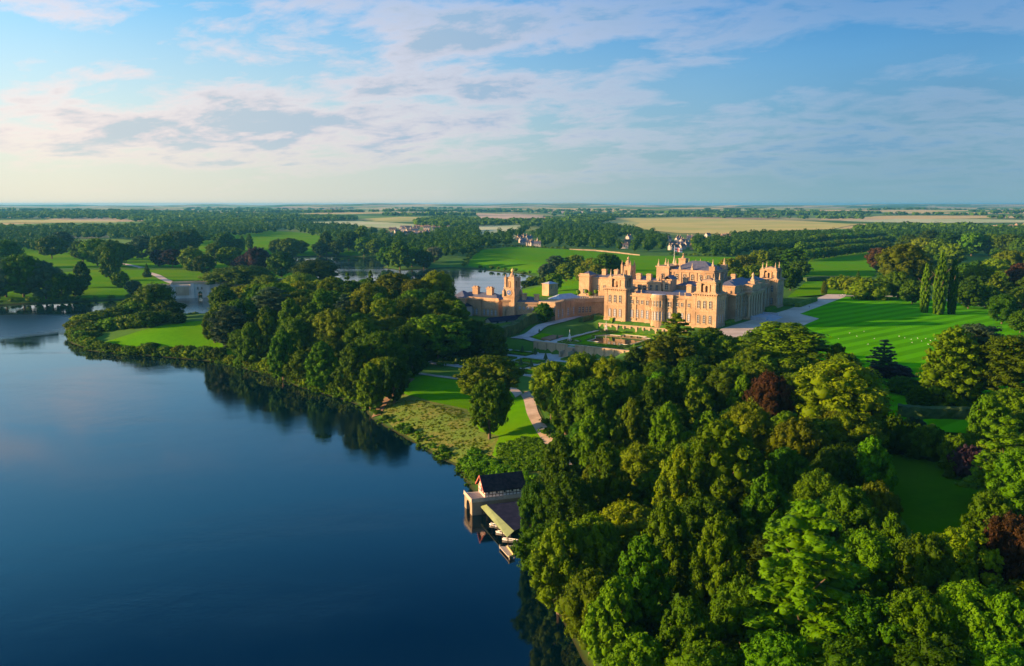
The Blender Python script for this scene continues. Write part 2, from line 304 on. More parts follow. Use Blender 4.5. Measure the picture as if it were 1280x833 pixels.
# ------------------------------------------------------------------ mesh builder
class MB:
    def __init__(s, M=None): s.v = []; s.f = []; s.m = []; s.M = M
    def add(s, vs, fs, m=0):
        b = len(s.v)
        if s.M is not None: vs = [tuple(s.M @ Vector(v)) for v in vs]
        s.v += list(vs); s.f += [tuple(i + b for i in f) for f in fs]; s.m += [m] * len(fs)
    def box(s, x0, x1, y0, y1, z0, z1, m=0):
        s.add([(x0, y0, z0), (x1, y0, z0), (x1, y1, z0), (x0, y1, z0), (x0, y0, z1), (x1, y0, z1), (x1, y1, z1), (x0, y1, z1)],
              [(3, 2, 1, 0), (4, 5, 6, 7), (0, 1, 5, 4), (1, 2, 6, 5), (2, 3, 7, 6), (3, 0, 4, 7)], m)
    def prism(s, poly, z0, z1, m=0):
        a = sum(poly[i][0] * poly[(i + 1) % len(poly)][1] - poly[(i + 1) % len(poly)][0] * poly[i][1] for i in range(len(poly)))
        if a < 0: poly = poly[::-1]
        n = len(poly)
        s.add([(x, y, z0) for x, y in poly] + [(x, y, z1) for x, y in poly],
              [tuple(range(n))[::-1], tuple(range(n, 2 * n))] + [(i, (i + 1) % n, n + (i + 1) % n, n + i) for i in range(n)], m)
    def cyl(s, x, y, z0, z1, r0, r1=None, n=10, m=0):
        r1 = r0 if r1 is None else r1
        a = [2 * math.pi * i / n for i in range(n)]
        s.add([(x + r0 * math.cos(t), y + r0 * math.sin(t), z0) for t in a] + [(x + r1 * math.cos(t), y + r1 * math.sin(t), z1) for t in a],
              [tuple(range(n))[::-1], tuple(range(n, 2 * n))] + [(i, (i + 1) % n, n + (i + 1) % n, n + i) for i in range(n)], m)
    def ball(s, x, y, z, r, n=8, m=0, sz=1.0):
        vs = [(x, y, z - r * sz)]; k = n // 2
        for j in range(1, k):
            p = math.pi * j / k - math.pi / 2
            vs += [(x + r * math.cos(p) * math.cos(2 * math.pi * i / n), y + r * math.cos(p) * math.sin(2 * math.pi * i / n), z + r * sz * math.sin(p)) for i in range(n)]
        vs.append((x, y, z + r * sz)); fs = []
        for i in range(n): fs.append((0, 1 + (i + 1) % n, 1 + i))
        for j in range(k - 2):
            for i in range(n):
                a = 1 + j * n + i; b = 1 + j * n + (i + 1) % n
                fs.append((a, b, b + n, a + n))
        top = len(vs) - 1; q = 1 + (k - 2) * n
        for i in range(n): fs.append((q + i, q + (i + 1) % n, top))
        s.add(vs, fs, m)
    def hip(s, x0, x1, y0, y1, z0, h, inset=None, m=0, over=0.3):
        x0 -= over; x1 += over; y0 -= over; y1 += over
        wx, wy = x1 - x0, y1 - y0
        i = inset if inset is not None else min(wx, wy) / 2
        if wx >= wy: r = [(x0 + i, (y0 + y1) / 2), (x1 - i, (y0 + y1) / 2)]
        else: r = [((x0 + x1) / 2, y0 + i), ((x0 + x1) / 2, y1 - i)]
        vs = [(x0, y0, z0), (x1, y0, z0), (x1, y1, z0), (x0, y1, z0), (*r[0], z0 + h), (*r[1], z0 + h)]
        fs = [(3, 2, 1, 0), (0, 1, 5, 4), (1, 2, 5), (2, 3, 4, 5), (3, 0, 4)] if wx >= wy else [(3, 2, 1, 0), (0, 1, 4), (1, 2, 5, 4), (2, 3, 5), (3, 0, 4, 5)]
        s.add(vs, fs, m)
    def gable(s, x0, x1, y0, y1, z0, h, m=0, over=.3, axis='x', thick=.25):
        # a roof shell of two slabs, ridge along axis
        if axis == 'x':
            ym = (y0 + y1) / 2
            for a, sgn in ((y0 - over, -1), (y1 + over, 1)):
                s.add([(x0 - over, a, z0), (x1 + over, a, z0), (x1 + over, ym, z0 + h), (x0 - over, ym, z0 + h),
                       (x0 - over, a, z0 - thick), (x1 + over, a, z0 - thick), (x1 + over, ym, z0 + h - thick), (x0 - over, ym, z0 + h - thick)],
                      [(0, 1, 2, 3), (7, 6, 5, 4), (0, 4, 5, 1), (1, 5, 6, 2), (3, 7, 4, 0)], m)
        else:
            xm = (x0 + x1) / 2
            for a in (x0 - over, x1 + over):
                s.add([(a, y0 - over, z0), (a, y1 + over, z0), (xm, y1 + over, z0 + h), (xm, y0 - over, z0 + h),
                       (a, y0 - over, z0 - thick), (a, y1 + over, z0 - thick), (xm, y1 + over, z0 + h - thick), (xm, y0 - over, z0 + h - thick)],
                      [(0, 1, 2, 3), (7, 6, 5, 4), (0, 4, 5, 1), (1, 5, 6, 2), (3, 7, 4, 0)], m)
    def build(s, name, mats, parent=None, smooth=False, loc=None, rz=None):
        me = bpy.data.meshes.new(name); me.from_pydata(s.v, [], s.f)
        if not isinstance(mats, (list, tuple)): mats = [mats]
        for q in mats: me.materials.append(MAT[q])
        me.polygons.foreach_set('material_index', s.m)
        bm = bmesh.new(); bm.from_mesh(me); bmesh.ops.recalc_face_normals(bm, faces=bm.faces); bm.to_mesh(me); bm.free()
        if smooth: me.polygons.foreach_set('use_smooth', [True] * len(me.polygons))
        me.update()
        o = bpy.data.objects.new(name, me); col.objects.link(o)
        if parent is not None: o.parent = parent
        if loc is not None: o.location = loc
        if rz is not None: o.rotation_euler = (0, 0, rz)
        return o

# ------------------------------------------------------------------ the lie of the land
LAKE_PX = [(735, 833), (703, 778), (690, 745), (674, 714), (664, 694), (664, 662), (652, 640), (628, 628), (600, 622), (588, 610), (580, 597), (572, 584), (545, 570), (515, 552), (490, 538),
           (468, 525), (458, 514), (440, 502), (418, 496), (380, 486), (340, 470), (300, 460), (265, 452), (240, 449), (200, 446), (150, 443), (112, 438), (90, 427), (84, 414), (92, 407), (120, 401),
           (160, 398), (200, 397), (236, 399), (262, 399), (300, 397), (316, 390), (308, 378), (290, 370), (262, 366), (240, 366), (222, 372), (205, 373), (160, 374.5), (60, 379), (0, 382), (-120, 389)]
LAKE = [(26, 60), (34, 0), (40, -400), (-3000, -400), (-3000, 700)][::1]
LAKE = [G(*q) for q in LAKE_PX] + [(-900, 560), (-3000, 700), (-3000, -500), (44, -500), (38, 0), (28, 70)]
POOL_PX = [(352, 324), (380, 321), (410, 320.5), (445, 321), (476, 323), (486, 329), (478, 335), (500, 338.5), (530, 337), (560, 335), (590, 336), (615, 339), (640, 341), (664, 345),
           (668, 352), (650, 362), (610, 372), (560, 374), (500, 376), (440, 376), (400, 366), (384, 350), (372, 338), (356, 332)]
POOL = [G(*q) for q in POOL_PX]
def seg_dist(P, poly):
    P = np.asarray(P, float); A = np.array(poly); B = np.roll(A, -1, 0); d = B - A
    best = np.full(len(P), 1e18); inside = np.zeros(len(P), bool)
    for a, dd, b in zip(A, d, B):
        q = P - a; tt = np.clip((q @ dd) / max(dd @ dd, 1e-9), 0, 1); r = q - tt[:, None] * dd
        best = np.minimum(best, (r * r).sum(1))
        c = ((a[1] > P[:, 1]) != (b[1] > P[:, 1]))
        if a[1] != b[1]:
            xi = (b[0] - a[0]) * (P[:, 1] - a[1]) / (b[1] - a[1]) + a[0]
            inside ^= c & (P[:, 0] < xi)
    dist = np.sqrt(best)
    return np.where(inside, -dist, dist)
def sstep(x, a, b):
    t_ = np.clip((x - a) / (b - a), 0, 1); return t_ * t_ * (3 - 2 * t_)
def height(x, y):
    x = np.atleast_1d(np.asarray(x, float)); y = np.atleast_1d(np.asarray(y, float)); P = np.stack([x, y], 1)
    wob = 1.2 * np.sin(x * .13 + y * .07) + 1.0 * np.sin(y * .17 - x * .05)
    dL = seg_dist(P, LAKE) + wob * np.clip((y - 250) / 200, 0, 1) * .8
    dP = seg_dist(P, POOL) + wob
    d = np.minimum(dL, dP)
    lx = (x - OX) * cA + (y - OY) * sA; ly = -(x - OX) * sA + (y - OY) * cA
    z = np.full(x.shape, PZ)
    # gardens: pond terrace (9 m), lower terrace (5 m), orangery court (12 m)
    nb = sstep(ly, 62, 68)
    z = z * (1 - nb) + 12.0 * nb
    inn = sstep(ly, 8, 14)
    tz = np.where(lx < -61.5, 4.9, np.where(lx < -59.5, 4.9 + (8.8 - 4.9) * (lx + 61.5) / 2, 8.8))
    wl = 1 - sstep(lx, -4.5, -2.0)
    wl2 = 1 - sstep(lx, -42, -25)
    wl = wl * (1 - nb) + wl2 * nb
    fade = inn * wl * (1 - sstep(ly, 88, 112))
    z = z * (1 - fade) + tz * fade
    # far side of the park and the open country
    farp = sstep(y, 600, 760)
    rel = 7 + np.clip(y - 1150, 0, 1e9) * .0045
    rel = np.minimum(rel, 30 + (y - 6000) * .0006)
    rel = rel + sstep(y, 1800, 5000) * (9 * np.sin(x * .0011 + .5) * np.sin(y * .0009 + 1.0) + 5 * np.sin(x * .003 + y * .002))
    rel = rel + sstep(y, 8000, 13000) * (20 + 13 * np.sin(x * .0006 + 2) + 8 * np.sin(x * .0021) + 5 * np.sin(x * .0061 + 1))
    z = z * (1 - farp) + rel * farp
    lf = 1 - sstep(x, -260, -120)
    z = np.where(y < 900, z * (1 - lf * .55), z)
    bank = .15 + 13.9 * (1 - np.exp(-np.maximum(d, 0) / np.where(y > 560, 90.0, 42.0)))
    z = np.where(d < 260, np.minimum(z, bank), z)
    z = z + sstep(d, 10, 40) * farp * 1.2 * np.sin(x * .012) * np.sin(y * .01)
    return np.where(d < 0, np.maximum(-3.0, d * .35 - .05), z)
def h1(x, y): return float(height(x, y)[0])
def GT(px, py):
    z = 10.0
    for _ in range(14):
        x, y = G(px, py, z); z = .5 * z + .5 * max(0.0, h1(x, y))
    return G(px, py, z)

def axis(pts):
    o_ = []
    for a, b_, s in pts: o_ += list(np.arange(a, b_, s))
    return np.array(o_ + [pts[-1][1]])
xs = axis([(-13000, -3000, 500), (-3000, -1200, 100), (-1200, -360, 20), (-360, -120, 6), (-120, 240, 3), (240, 420, 6), (420, 1200, 20), (1200, 3000, 100), (3000, 13000, 500)])
ys = axis([(-600, 0, 60), (0, 150, 6), (150, 540, 3), (540, 1300, 9), (1300, 2600, 40), (2600, 16000, 220)])
XX, YY = np.meshgrid(xs, ys); HZ = height(XX.ravel(), YY.ravel())
nx, ny = len(xs), len(ys)
me = bpy.data.meshes.new('ground')
idx = np.arange(nx * ny).reshape(ny, nx)
quads = np.stack([idx[:-1, :-1], idx[:-1, 1:], idx[1:, 1:], idx[1:, :-1]], -1).reshape(-1, 4)
def fast_mesh(me, verts, faces, smooth=False):
    k = faces.shape[1]
    me.vertices.add(len(verts)); me.vertices.foreach_set('co', np.ascontiguousarray(verts, dtype=np.float32).ravel())
    me.loops.add(faces.size); me.loops.foreach_set('vertex_index', np.ascontiguousarray(faces, dtype=np.int32).ravel())
    me.polygons.add(len(faces)); me.polygons.foreach_set('loop_start', np.arange(0, faces.size, k, dtype=np.int32))
    if smooth: me.polygons.foreach_set('use_smooth', np.ones(len(faces), bool))
    me.update(calc_edges=True)
fast_mesh(me, np.stack([XX.ravel(), YY.ravel(), HZ], 1), quads, True)
me.materials.append(MAT['country'])
ground = bpy.data.objects.new('ground', me); col.objects.link(ground); tag(ground, 'rolling green ground of the park and the farmland beyond', kind='structure')

def flat_poly(name, poly, z, mat, label=None, kind='structure'):
    bm = bmesh.new(); f = bm.faces.new([bm.verts.new((x, y, z)) for x, y in poly])
    if f.calc_center_median() and f.normal.z < 0: f.normal_flip()
    bm.normal_update()
    if bm.faces[:][0].normal.z < 0: bmesh.ops.reverse_faces(bm, faces=bm.faces[:])
    bmesh.ops.triangulate(bm, faces=bm.faces[:])
    me = bpy.data.meshes.new(name); bm.to_mesh(me); bm.free(); me.materials.append(MAT[mat])
    o = bpy.data.objects.new(name, me); col.objects.link(o); tag(o, label, kind=kind); return o
def drape(name, poly, mat, off=.12, cell=3.0, label=None, kind='structure'):
    """a sheet that follows the land inside a polygon"""
    P = np.array(poly); x0, y0 = P.min(0); x1, y1 = P.max(0)
    bm = bmesh.new(); bm.faces.new([bm.verts.new((x, y, 0)) for x, y in poly]); bm.normal_update()
    if bm.faces[:][0].normal.z < 0: bmesh.ops.reverse_faces(bm, faces=bm.faces[:])
    bmesh.ops.triangulate(bm, faces=bm.faces[:])
    for gx in [q for q in (xs if cell is None else np.arange(x0, x1, cell)) if x0 < q < x1]:
        bmesh.ops.bisect_plane(bm, geom=bm.verts[:] + bm.edges[:] + bm.faces[:], plane_co=(gx, 0, 0), plane_no=(1, 0, 0))
    for gy in [q for q in (ys if cell is None else np.arange(y0, y1, cell)) if y0 < q < y1]:
        bmesh.ops.bisect_plane(bm, geom=bm.verts[:] + bm.edges[:] + bm.faces[:], plane_co=(0, gy, 0), plane_no=(0, 1, 0))
    bmesh.ops.triangulate(bm, faces=bm.faces[:])
    V = np.array([v.co[:2] for v in bm.verts]); hz = height(V[:, 0], V[:, 1])
    for v, q in zip(bm.verts, hz): v.co.z = q + off
    me = bpy.data.meshes.new(name); bm.to_mesh(me); bm.free(); me.materials.append(MAT[mat])
    me.polygons.foreach_set('use_smooth', [True] * len(me.polygons))
    o = bpy.data.objects.new(name, me); col.objects.link(o); tag(o, label, kind=kind); return o
def smooth_line(pts, n=8):
    o_ = []
    P = [pts[0]] + list(pts) + [pts[-1]]
    for i in range(1, len(P) - 2):
        for k in range(n):
            t_ = k / n
            o_.append(tuple(.5 * (2 * P[i][j] + (P[i + 1][j] - P[i - 1][j]) * t_ + (2 * P[i - 1][j] - 5 * P[i][j] + 4 * P[i + 1][j] - P[i + 2][j]) * t_ ** 2 + (3 * P[i][j] - P[i - 1][j] - 3 * P[i + 1][j] + P[i + 2][j]) * t_ ** 3) for j in (0, 1)))
    return o_ + [pts[-1]]
def ribbon(name, pts, width, mat, off=.2, label=None, zs=None, smooth=True):
    L_ = smooth_line(pts) if smooth else pts
    vs = []; fs = []
    nlat = 3
    for i, (x, y) in enumerate(L_):
        a = L_[max(0, i - 1)]; b_ = L_[min(len(L_) - 1, i + 1)]; dx, dy = b_[0] - a[0], b_[1] - a[1]; q = math.hypot(dx, dy) or 1
        nx_, ny_ = -dy / q, dx / q
        for k in range(nlat):
            s = (k / (nlat - 1) - .5) * width
            X, Y = x + nx_ * s, y + ny_ * s
            vs.append((X, Y, (h1(X, Y) if zs is None else zs) + off))
    for i in range(len(L_) - 1):
        for k in range(nlat - 1):
            a = i * nlat + k; fs.append((a, a + 1, a + 1 + nlat, a + nlat))
    me = bpy.data.meshes.new(name); me.from_pydata(vs, [], fs); me.materials.append(MAT[mat]); me.update()
    if len(me.polygons) and me.polygons[0].normal.z < 0: me.flip_normals()
    me.polygons.foreach_set('use_smooth', [True] * len(me.polygons))
    o = bpy.data.objects.new(name, me); col.objects.link(o); tag(o, label, kind='structure'); return o

flat_poly('water', [(-13000, -600), (1500, -600), (1500, 1500), (-13000, 1500)], 0.0, 'lake', 'still dark blue lake that mirrors the sky and the trees')
GP = lambda L_: [GT(*q) for q in L_]
Gz = lambda L_, z: [G(x, y, z) for x, y in L_]

# lawns, meadows and fields
flat_poly('lawn', Gz([(1056, 371.5), (1148, 372.5), (1232, 385), (1330, 392), (1500, 560), (1180, 540), (1105, 520), (1080, 500), (985, 470), (930, 470), (880, 440), (905, 430), (958, 410.5), (1002, 408), (1024, 398.5), (1000, 392.5)], PZ), PZ + .012, 'lawn', 'striped south lawn beside the palace')
drape('clearing', GP([(1180, 515), (1260, 525), (1290, 560), (1275, 640), (1240, 690), (1160, 690), (1120, 640), (1095, 560), (1105, 500)]), 'shade_painted_grass', .15, 6, 'shaded grass clearing among the trees')
flat_poly('parterre_lawn', Gz([(984, 372), (1010, 350), (1090, 350), (1060, 368), (1035, 368)], PZ), PZ + .016, 'park_grass', 'lawn of the Italian garden')
drape('avenue_lawn', GP([(1000, 352), (1012, 322), (1030, 313), (1085, 312), (1112, 318), (1092, 346), (1064, 352)]), 'park_grass', .3, 20, 'lawn between the avenue and the wood')
drape('back_lawn', GP([(628, 372), (640, 366), (722, 345), (790, 338), (800, 352), (760, 372)]), 'park_grass', .2, 12, 'bright lawn behind the stable court')
drape('park_lawn', GP([(585, 333), (600, 313), (640, 309), (720, 313), (800, 320), (930, 322), (915, 336), (840, 350), (760, 340), (712, 342), (690, 346), (668, 342), (640, 338.5), (615, 336.5)]), 'park_grass', .3, 20, 'wide green lawn beyond the pool')
drape('far_meadow', GP([(-60, 377), (-60, 305), (60, 300), (180, 312), (260, 292), (330, 288), (400, 294), (452, 310), (470, 319), (410, 317.5), (352, 320), (330, 340), (300, 362), (240, 361), (205, 370), (160, 371), (60, 375.5)]), 'meadow', .35, 25, 'green parkland on the far bank')
drape('pool_lawn', GP([(340, 360), (334, 340), (352, 337), (372, 345), (380, 358), (372, 366)]), 'park_grass', .3, 12, 'small lawn beside the pool')
drape('promontory_grass', GP([(104, 435), (125, 430), (190, 410), (235, 402.5), (264, 401.5), (300, 402), (300, 452), (265, 449), (200, 443), (150, 440)]), 'park_grass', .12, 5, 'grass slope of the promontory')
drape('bank', GP([(478, 523), (468, 512), (480, 498), (512, 473), (560, 470), (640, 478), (668, 500), (690, 545), (700, 600), (668, 640), (640, 625), (612, 616), (596, 607), (588, 596), (577, 583), (548, 568), (515, 549), (492, 535)]), 'rough_bank', .12, 3, 'rough grassy bank falling to the lake')
drape('upper_bank_grass', GP([(508, 474), (530, 470), (640, 486), (662, 500), (680, 545), (690, 590), (655, 588), (615, 570), (624, 546), (600, 540), (584, 512), (540, 503), (500, 492)]), 'park_grass', .2, 3, 'mown grass along the top of the bank')
for nm, poly, mt, lb in [('crop_field', [(765, 274), (860, 272.5), (1000, 276.5), (1075, 281), (1040, 287), (960, 290), (900, 293), (850, 292), (812, 288), (790, 284), (800, 279)], 'crop_gold', 'golden stubble field beyond the town trees'),
                         ('crop_field', [(-20, 276.3), (70, 275.4), (150, 277.3), (145, 278.6), (60, 279), (-20, 279)], 'crop_gold', 'thin golden field beyond the conifer belt'),
                         ('crop_field', [(388, 278), (450, 277), (518, 281), (516, 287), (450, 284), (400, 281)], 'crop_pale', 'pale mown field in front of the village'),
                         ('crop_field', [(446, 274.5), (500, 271.5), (545, 272), (520, 276), (470, 277)], 'crop_gold', 'small golden field above the village'),
                         ('crop_field', [(596, 268), (640, 267.5), (680, 270), (676, 275), (600, 274.5)], 'crop_tan', 'tan field on the far plain'),
                         ('crop_field', [(598, 283), (650, 282), (655, 290), (640, 301), (602, 300)], 'crop_pale', 'pale meadow beside the town'),
                         ('crop_field', [(675, 264), (700, 261.8), (745, 264), (740, 267), (690, 267)], 'crop_tan', 'brown field on the distant rise'),
                         ('crop_field', [(760, 267.5), (830, 266.5), (905, 267.5), (900, 270), (800, 270.5)], 'crop_pale', 'pale strip field on the plain'),
                         ('crop_field', [(1050, 276.5), (1120, 274), (1300, 275.5), (1300, 278.5), (1140, 279)], 'crop_pale', 'long pale field at the right horizon'),
                         ('crop_field', [(90, 264.5), (200, 264), (210, 266), (100, 267)], 'crop_tan', 'tan field at the left horizon'),
                         ('crop_field', [(1005, 291), (1100, 287), (1180, 291), (1090, 294)], 'crop_green', 'green field behind the avenue')]:
    drape(nm, GP(poly), mt, .8, 90, lb)
# gravel and paths
flat_poly('gravel_terrace', Gz([(872, 432), (902, 411), (985, 387), (1034, 368), (1058, 368.3), (1056, 371.5), (1000, 392.5), (1024, 398.5), (1002, 408), (958, 410.5), (905, 430), (890, 445)], PZ), PZ + .024, 'gravel', 'pale gravel terrace along the south front')
ribbon('gravel_path', Gz([(1055, 370), (1100, 370.3), (1148, 371.5), (1180, 374.5), (1228, 382.5), (1330, 391)], PZ), 4.0, 'gravel', .03, 'gravel path along the edge of the lawn', zs=PZ)
ribbon('garden_path', GP([(512, 466), (540, 470), (575, 474.5), (610, 478)]) , 3.0, 'gravel_path', .3, 'pale path above the bank')
ribbon('garden_path', GP([(600, 478), (640, 487), (655, 491), (661, 500), (666, 518), (676, 536), (690, 556), (712, 590)]), 3.6, 'gravel_path', .3, 'winding gravel path below the terrace')
ribbon('dirt_track', GP([(470, 521), (482, 502), (500, 486), (514, 474)]), 3.2, 'earth', .3, 'bare earth track down the bank')
ribbon('road', GP([(262, 361), (225, 357), (205, 350), (190, 343), (150, 330), (100, 322)]), 7.0, 'gravel', .6, 'pale drive leading off the bridge')

# haze: the air over the whole park
def haze_box():
    mb = MB(); mb.box(-14000, 14000, -1000, 17000, -6.0, 84.0)
    m = bpy.data.materials.new('haze'); m.use_nodes = True; t = m.node_tree; t.nodes.clear(); MAT['haze'] = m
    o = nd(t, 'ShaderNodeOutputMaterial'); v = nd(t, 'ShaderNodeVolumePrincipled')
    v.inputs['Color'].default_value = (.10, .50, .92, 1); v.inputs['Density'].default_value = .000058; v.inputs['Anisotropy'].default_value = .2
    t.links.new(v.outputs[0], o.inputs['Volume'])
    ob = mb.build('haze', 'haze'); tag(ob, 'thin blue evening haze over the distant country', kind='stuff'); return ob
haze_box()

# ================================================================== the palace
palace = empty('palace', (OX, OY, PZ), PA, 'vast honey-coloured baroque stone palace with four pinnacled corner towers and a tall central hall', 'palace')

def window_mesh(wd, ht, arched=False, pale=False, bars=2):
    """frame proud of the wall, pane set back inside it; faces -y, centred on x=0, sill at z=0"""
    mb = MB(); fw = .22
    n = 7 if arched else 2
    r = wd / 2
    def outline(r_, h_):
        if not arched: return [(-r_, 0), (r_, 0), (r_, h_), (-r_, h_)]
        p_ = [(-r_, 0), (r_, 0)]
        zc_ = h_ - r_
        return p_ + [(r_ * math.cos(math.pi * i / 8), zc_ + r_ * math.sin(math.pi * i / 8)) for i in range(0, 9)]
    inner = outline(r, ht); outer = outline(r + fw, ht + fw); outer = [(x, z - (fw if i < 2 else 0)) for i, (x, z) in enumerate(outer)]
    k = len(inner)
    vs = [(x, -.22, z) for x, z in outer] + [(x, -.22, z) for x, z in inner] + [(x, .05, z) for x, z in outer] + [(x, -.03, z) for x, z in inner]
    fs = []
    for i in range(k):
        j = (i + 1) % k
        fs += [(i, j, k + j, k + i), (2 * k + i, 2 * k + j, j, i), (k + i, k + j, 3 * k + j, 3 * k + i)]
    mb.add(vs, fs, 0)
    mb.add([(x, -.03, z) for x, z in inner], [tuple(range(k))], 1)
    for i in range(1, bars):
        x = -r + wd * i / bars; mb.box(x - .045, x + .045, -.09, -.04, .02, ht - .1 - (r * .1 if arched else 0), 2)
    nz = max(2, int(ht / 1.0))
    for i in range(1, nz): mb.box(-r + .01, r - .01, -.085, -.045, ht * i / nz - .04, ht * i / nz + .04, 2)
    mb.box(-r - .4, r + .4, -.4, .02, -.45, -.23, 0)
    return mb
WCACHE = {}
def window(parent, x, y, z, face, wd=1.3, ht=3.4, arched=False, pane='glass', bars=2, frame='stone_pale'):
    """face: direction the window looks, degrees (0 = +x, 90 = +y, 180 = -x, 270 = -y)"""
    key = (wd, ht, arched, pane, bars, frame)
    if key not in WCACHE:
        o = window_mesh(wd, ht, arched, bars=bars).build('window', [frame, pane, 'white_paint'], parent); WCACHE[key] = o.data
    else:
        o = bpy.data.objects.new('window', WCACHE[key]); col.objects.link(o); o.parent = parent
    o.location = (x, y, z); o.rotation_euler = (0, 0, R(face + 90))
    return o
def pinnacle(mb, x, y, z, h=4.6, m=0):
    mb.box(x - .55, x + .55, y - .55, y + .55, z, z + h * .22, m)
    mb.box(x - .7, x + .7, y - .7, y + .7, z + h * .22, z + h * .27, m)
    mb.cyl(x, y, z + h * .27, z + h * .40, .55, .32, 8, m); mb.ball(x, y, z + h * .48, .48, 8, m)
    mb.cyl(x, y, z + h * .53, z + h * .86, .34, .10, 8, m); mb.ball(x, y, z + h * .90, .24, 8, m)
    mb.cyl(x, y, z + h * .94, z + h, .10, .02, 6, m)
def bracketed_cornice(mb, x0, x1, y0, y1, z, over=.9, m=0, step=1.15):
    mb.box(x0 - .25, x1 + .25, y0 - .25, y1 + .25, z, z + .45, m)
    mb.box(x0 - over, x1 + over, y0 - over, y1 + over, z + 1.0, z + 1.45, m)
    n = int((x1 - x0) / step)
    for i in range(n + 1):
        x = x0 + (x1 - x0) * i / n
        for yy0, yy1 in ((y0 - over + .12, y0 - .003), (y1 + .003, y1 + over - .12)): mb.box(x - .24, x + .24, yy0, yy1, z + .453, z + .997, m)
    n = int((y1 - y0) / step)
    for i in range(n + 1):
        y = y0 + (y1 - y0) * i / n
        for xx0, xx1 in ((x0 - over + .12, x0 - .003), (x1 + .003, x1 + over - .12)): mb.box(xx0, xx1, y - .24, y + .24, z + .453, z + .997, m)
    mb.box(x0 + .01, x1 - .01, y0 + .01, y1 - .01, z + .452, z + .998, m)
def arch_panel(mb, x0, x1, y0, y1, z0, z1, axis, wd, zs, m=0):
    """a wall slab with one arched opening: slab from x0..x1,y0..y1; opening centred, springing at zs"""
    if axis == 'x': c = (x0 + x1) / 2; a0, a1, b0, b1 = x0, x1, y0, y1
    else: c = (y0 + y1) / 2; a0, a1, b0, b1 = y0, y1, x0, x1
    r = wd / 2
    def put(p, q, z0_, z1_):
        if axis == 'x': mb.box(p, q, b0, b1, z0_, z1_, m)
        else: mb.box(b0, b1, p, q, z0_, z1_, m)
    put(a0, c - r, z0, z1); put(c + r, a1, z0, z1)
    n = 8
    prof = [(c + r * math.cos(math.pi * i / n), zs + r * math.sin(math.pi * i / n)) for i in range(n + 1)]
    for i in range(n):
        (xa, za), (xb, zb) = prof[i], prof[i + 1]
        vs = []
        for bb in (b0, b1):
            for xx, zz in ((xa, za), (xb, zb), (xb, z1), (xa, z1)):
                vs.append((xx, bb, zz) if axis == 'x' else (bb, xx, zz))
        mb.add(vs, [(0, 1, 2, 3), (7, 6, 5, 4), (0, 4, 5, 1), (2, 6, 7, 3)], m)

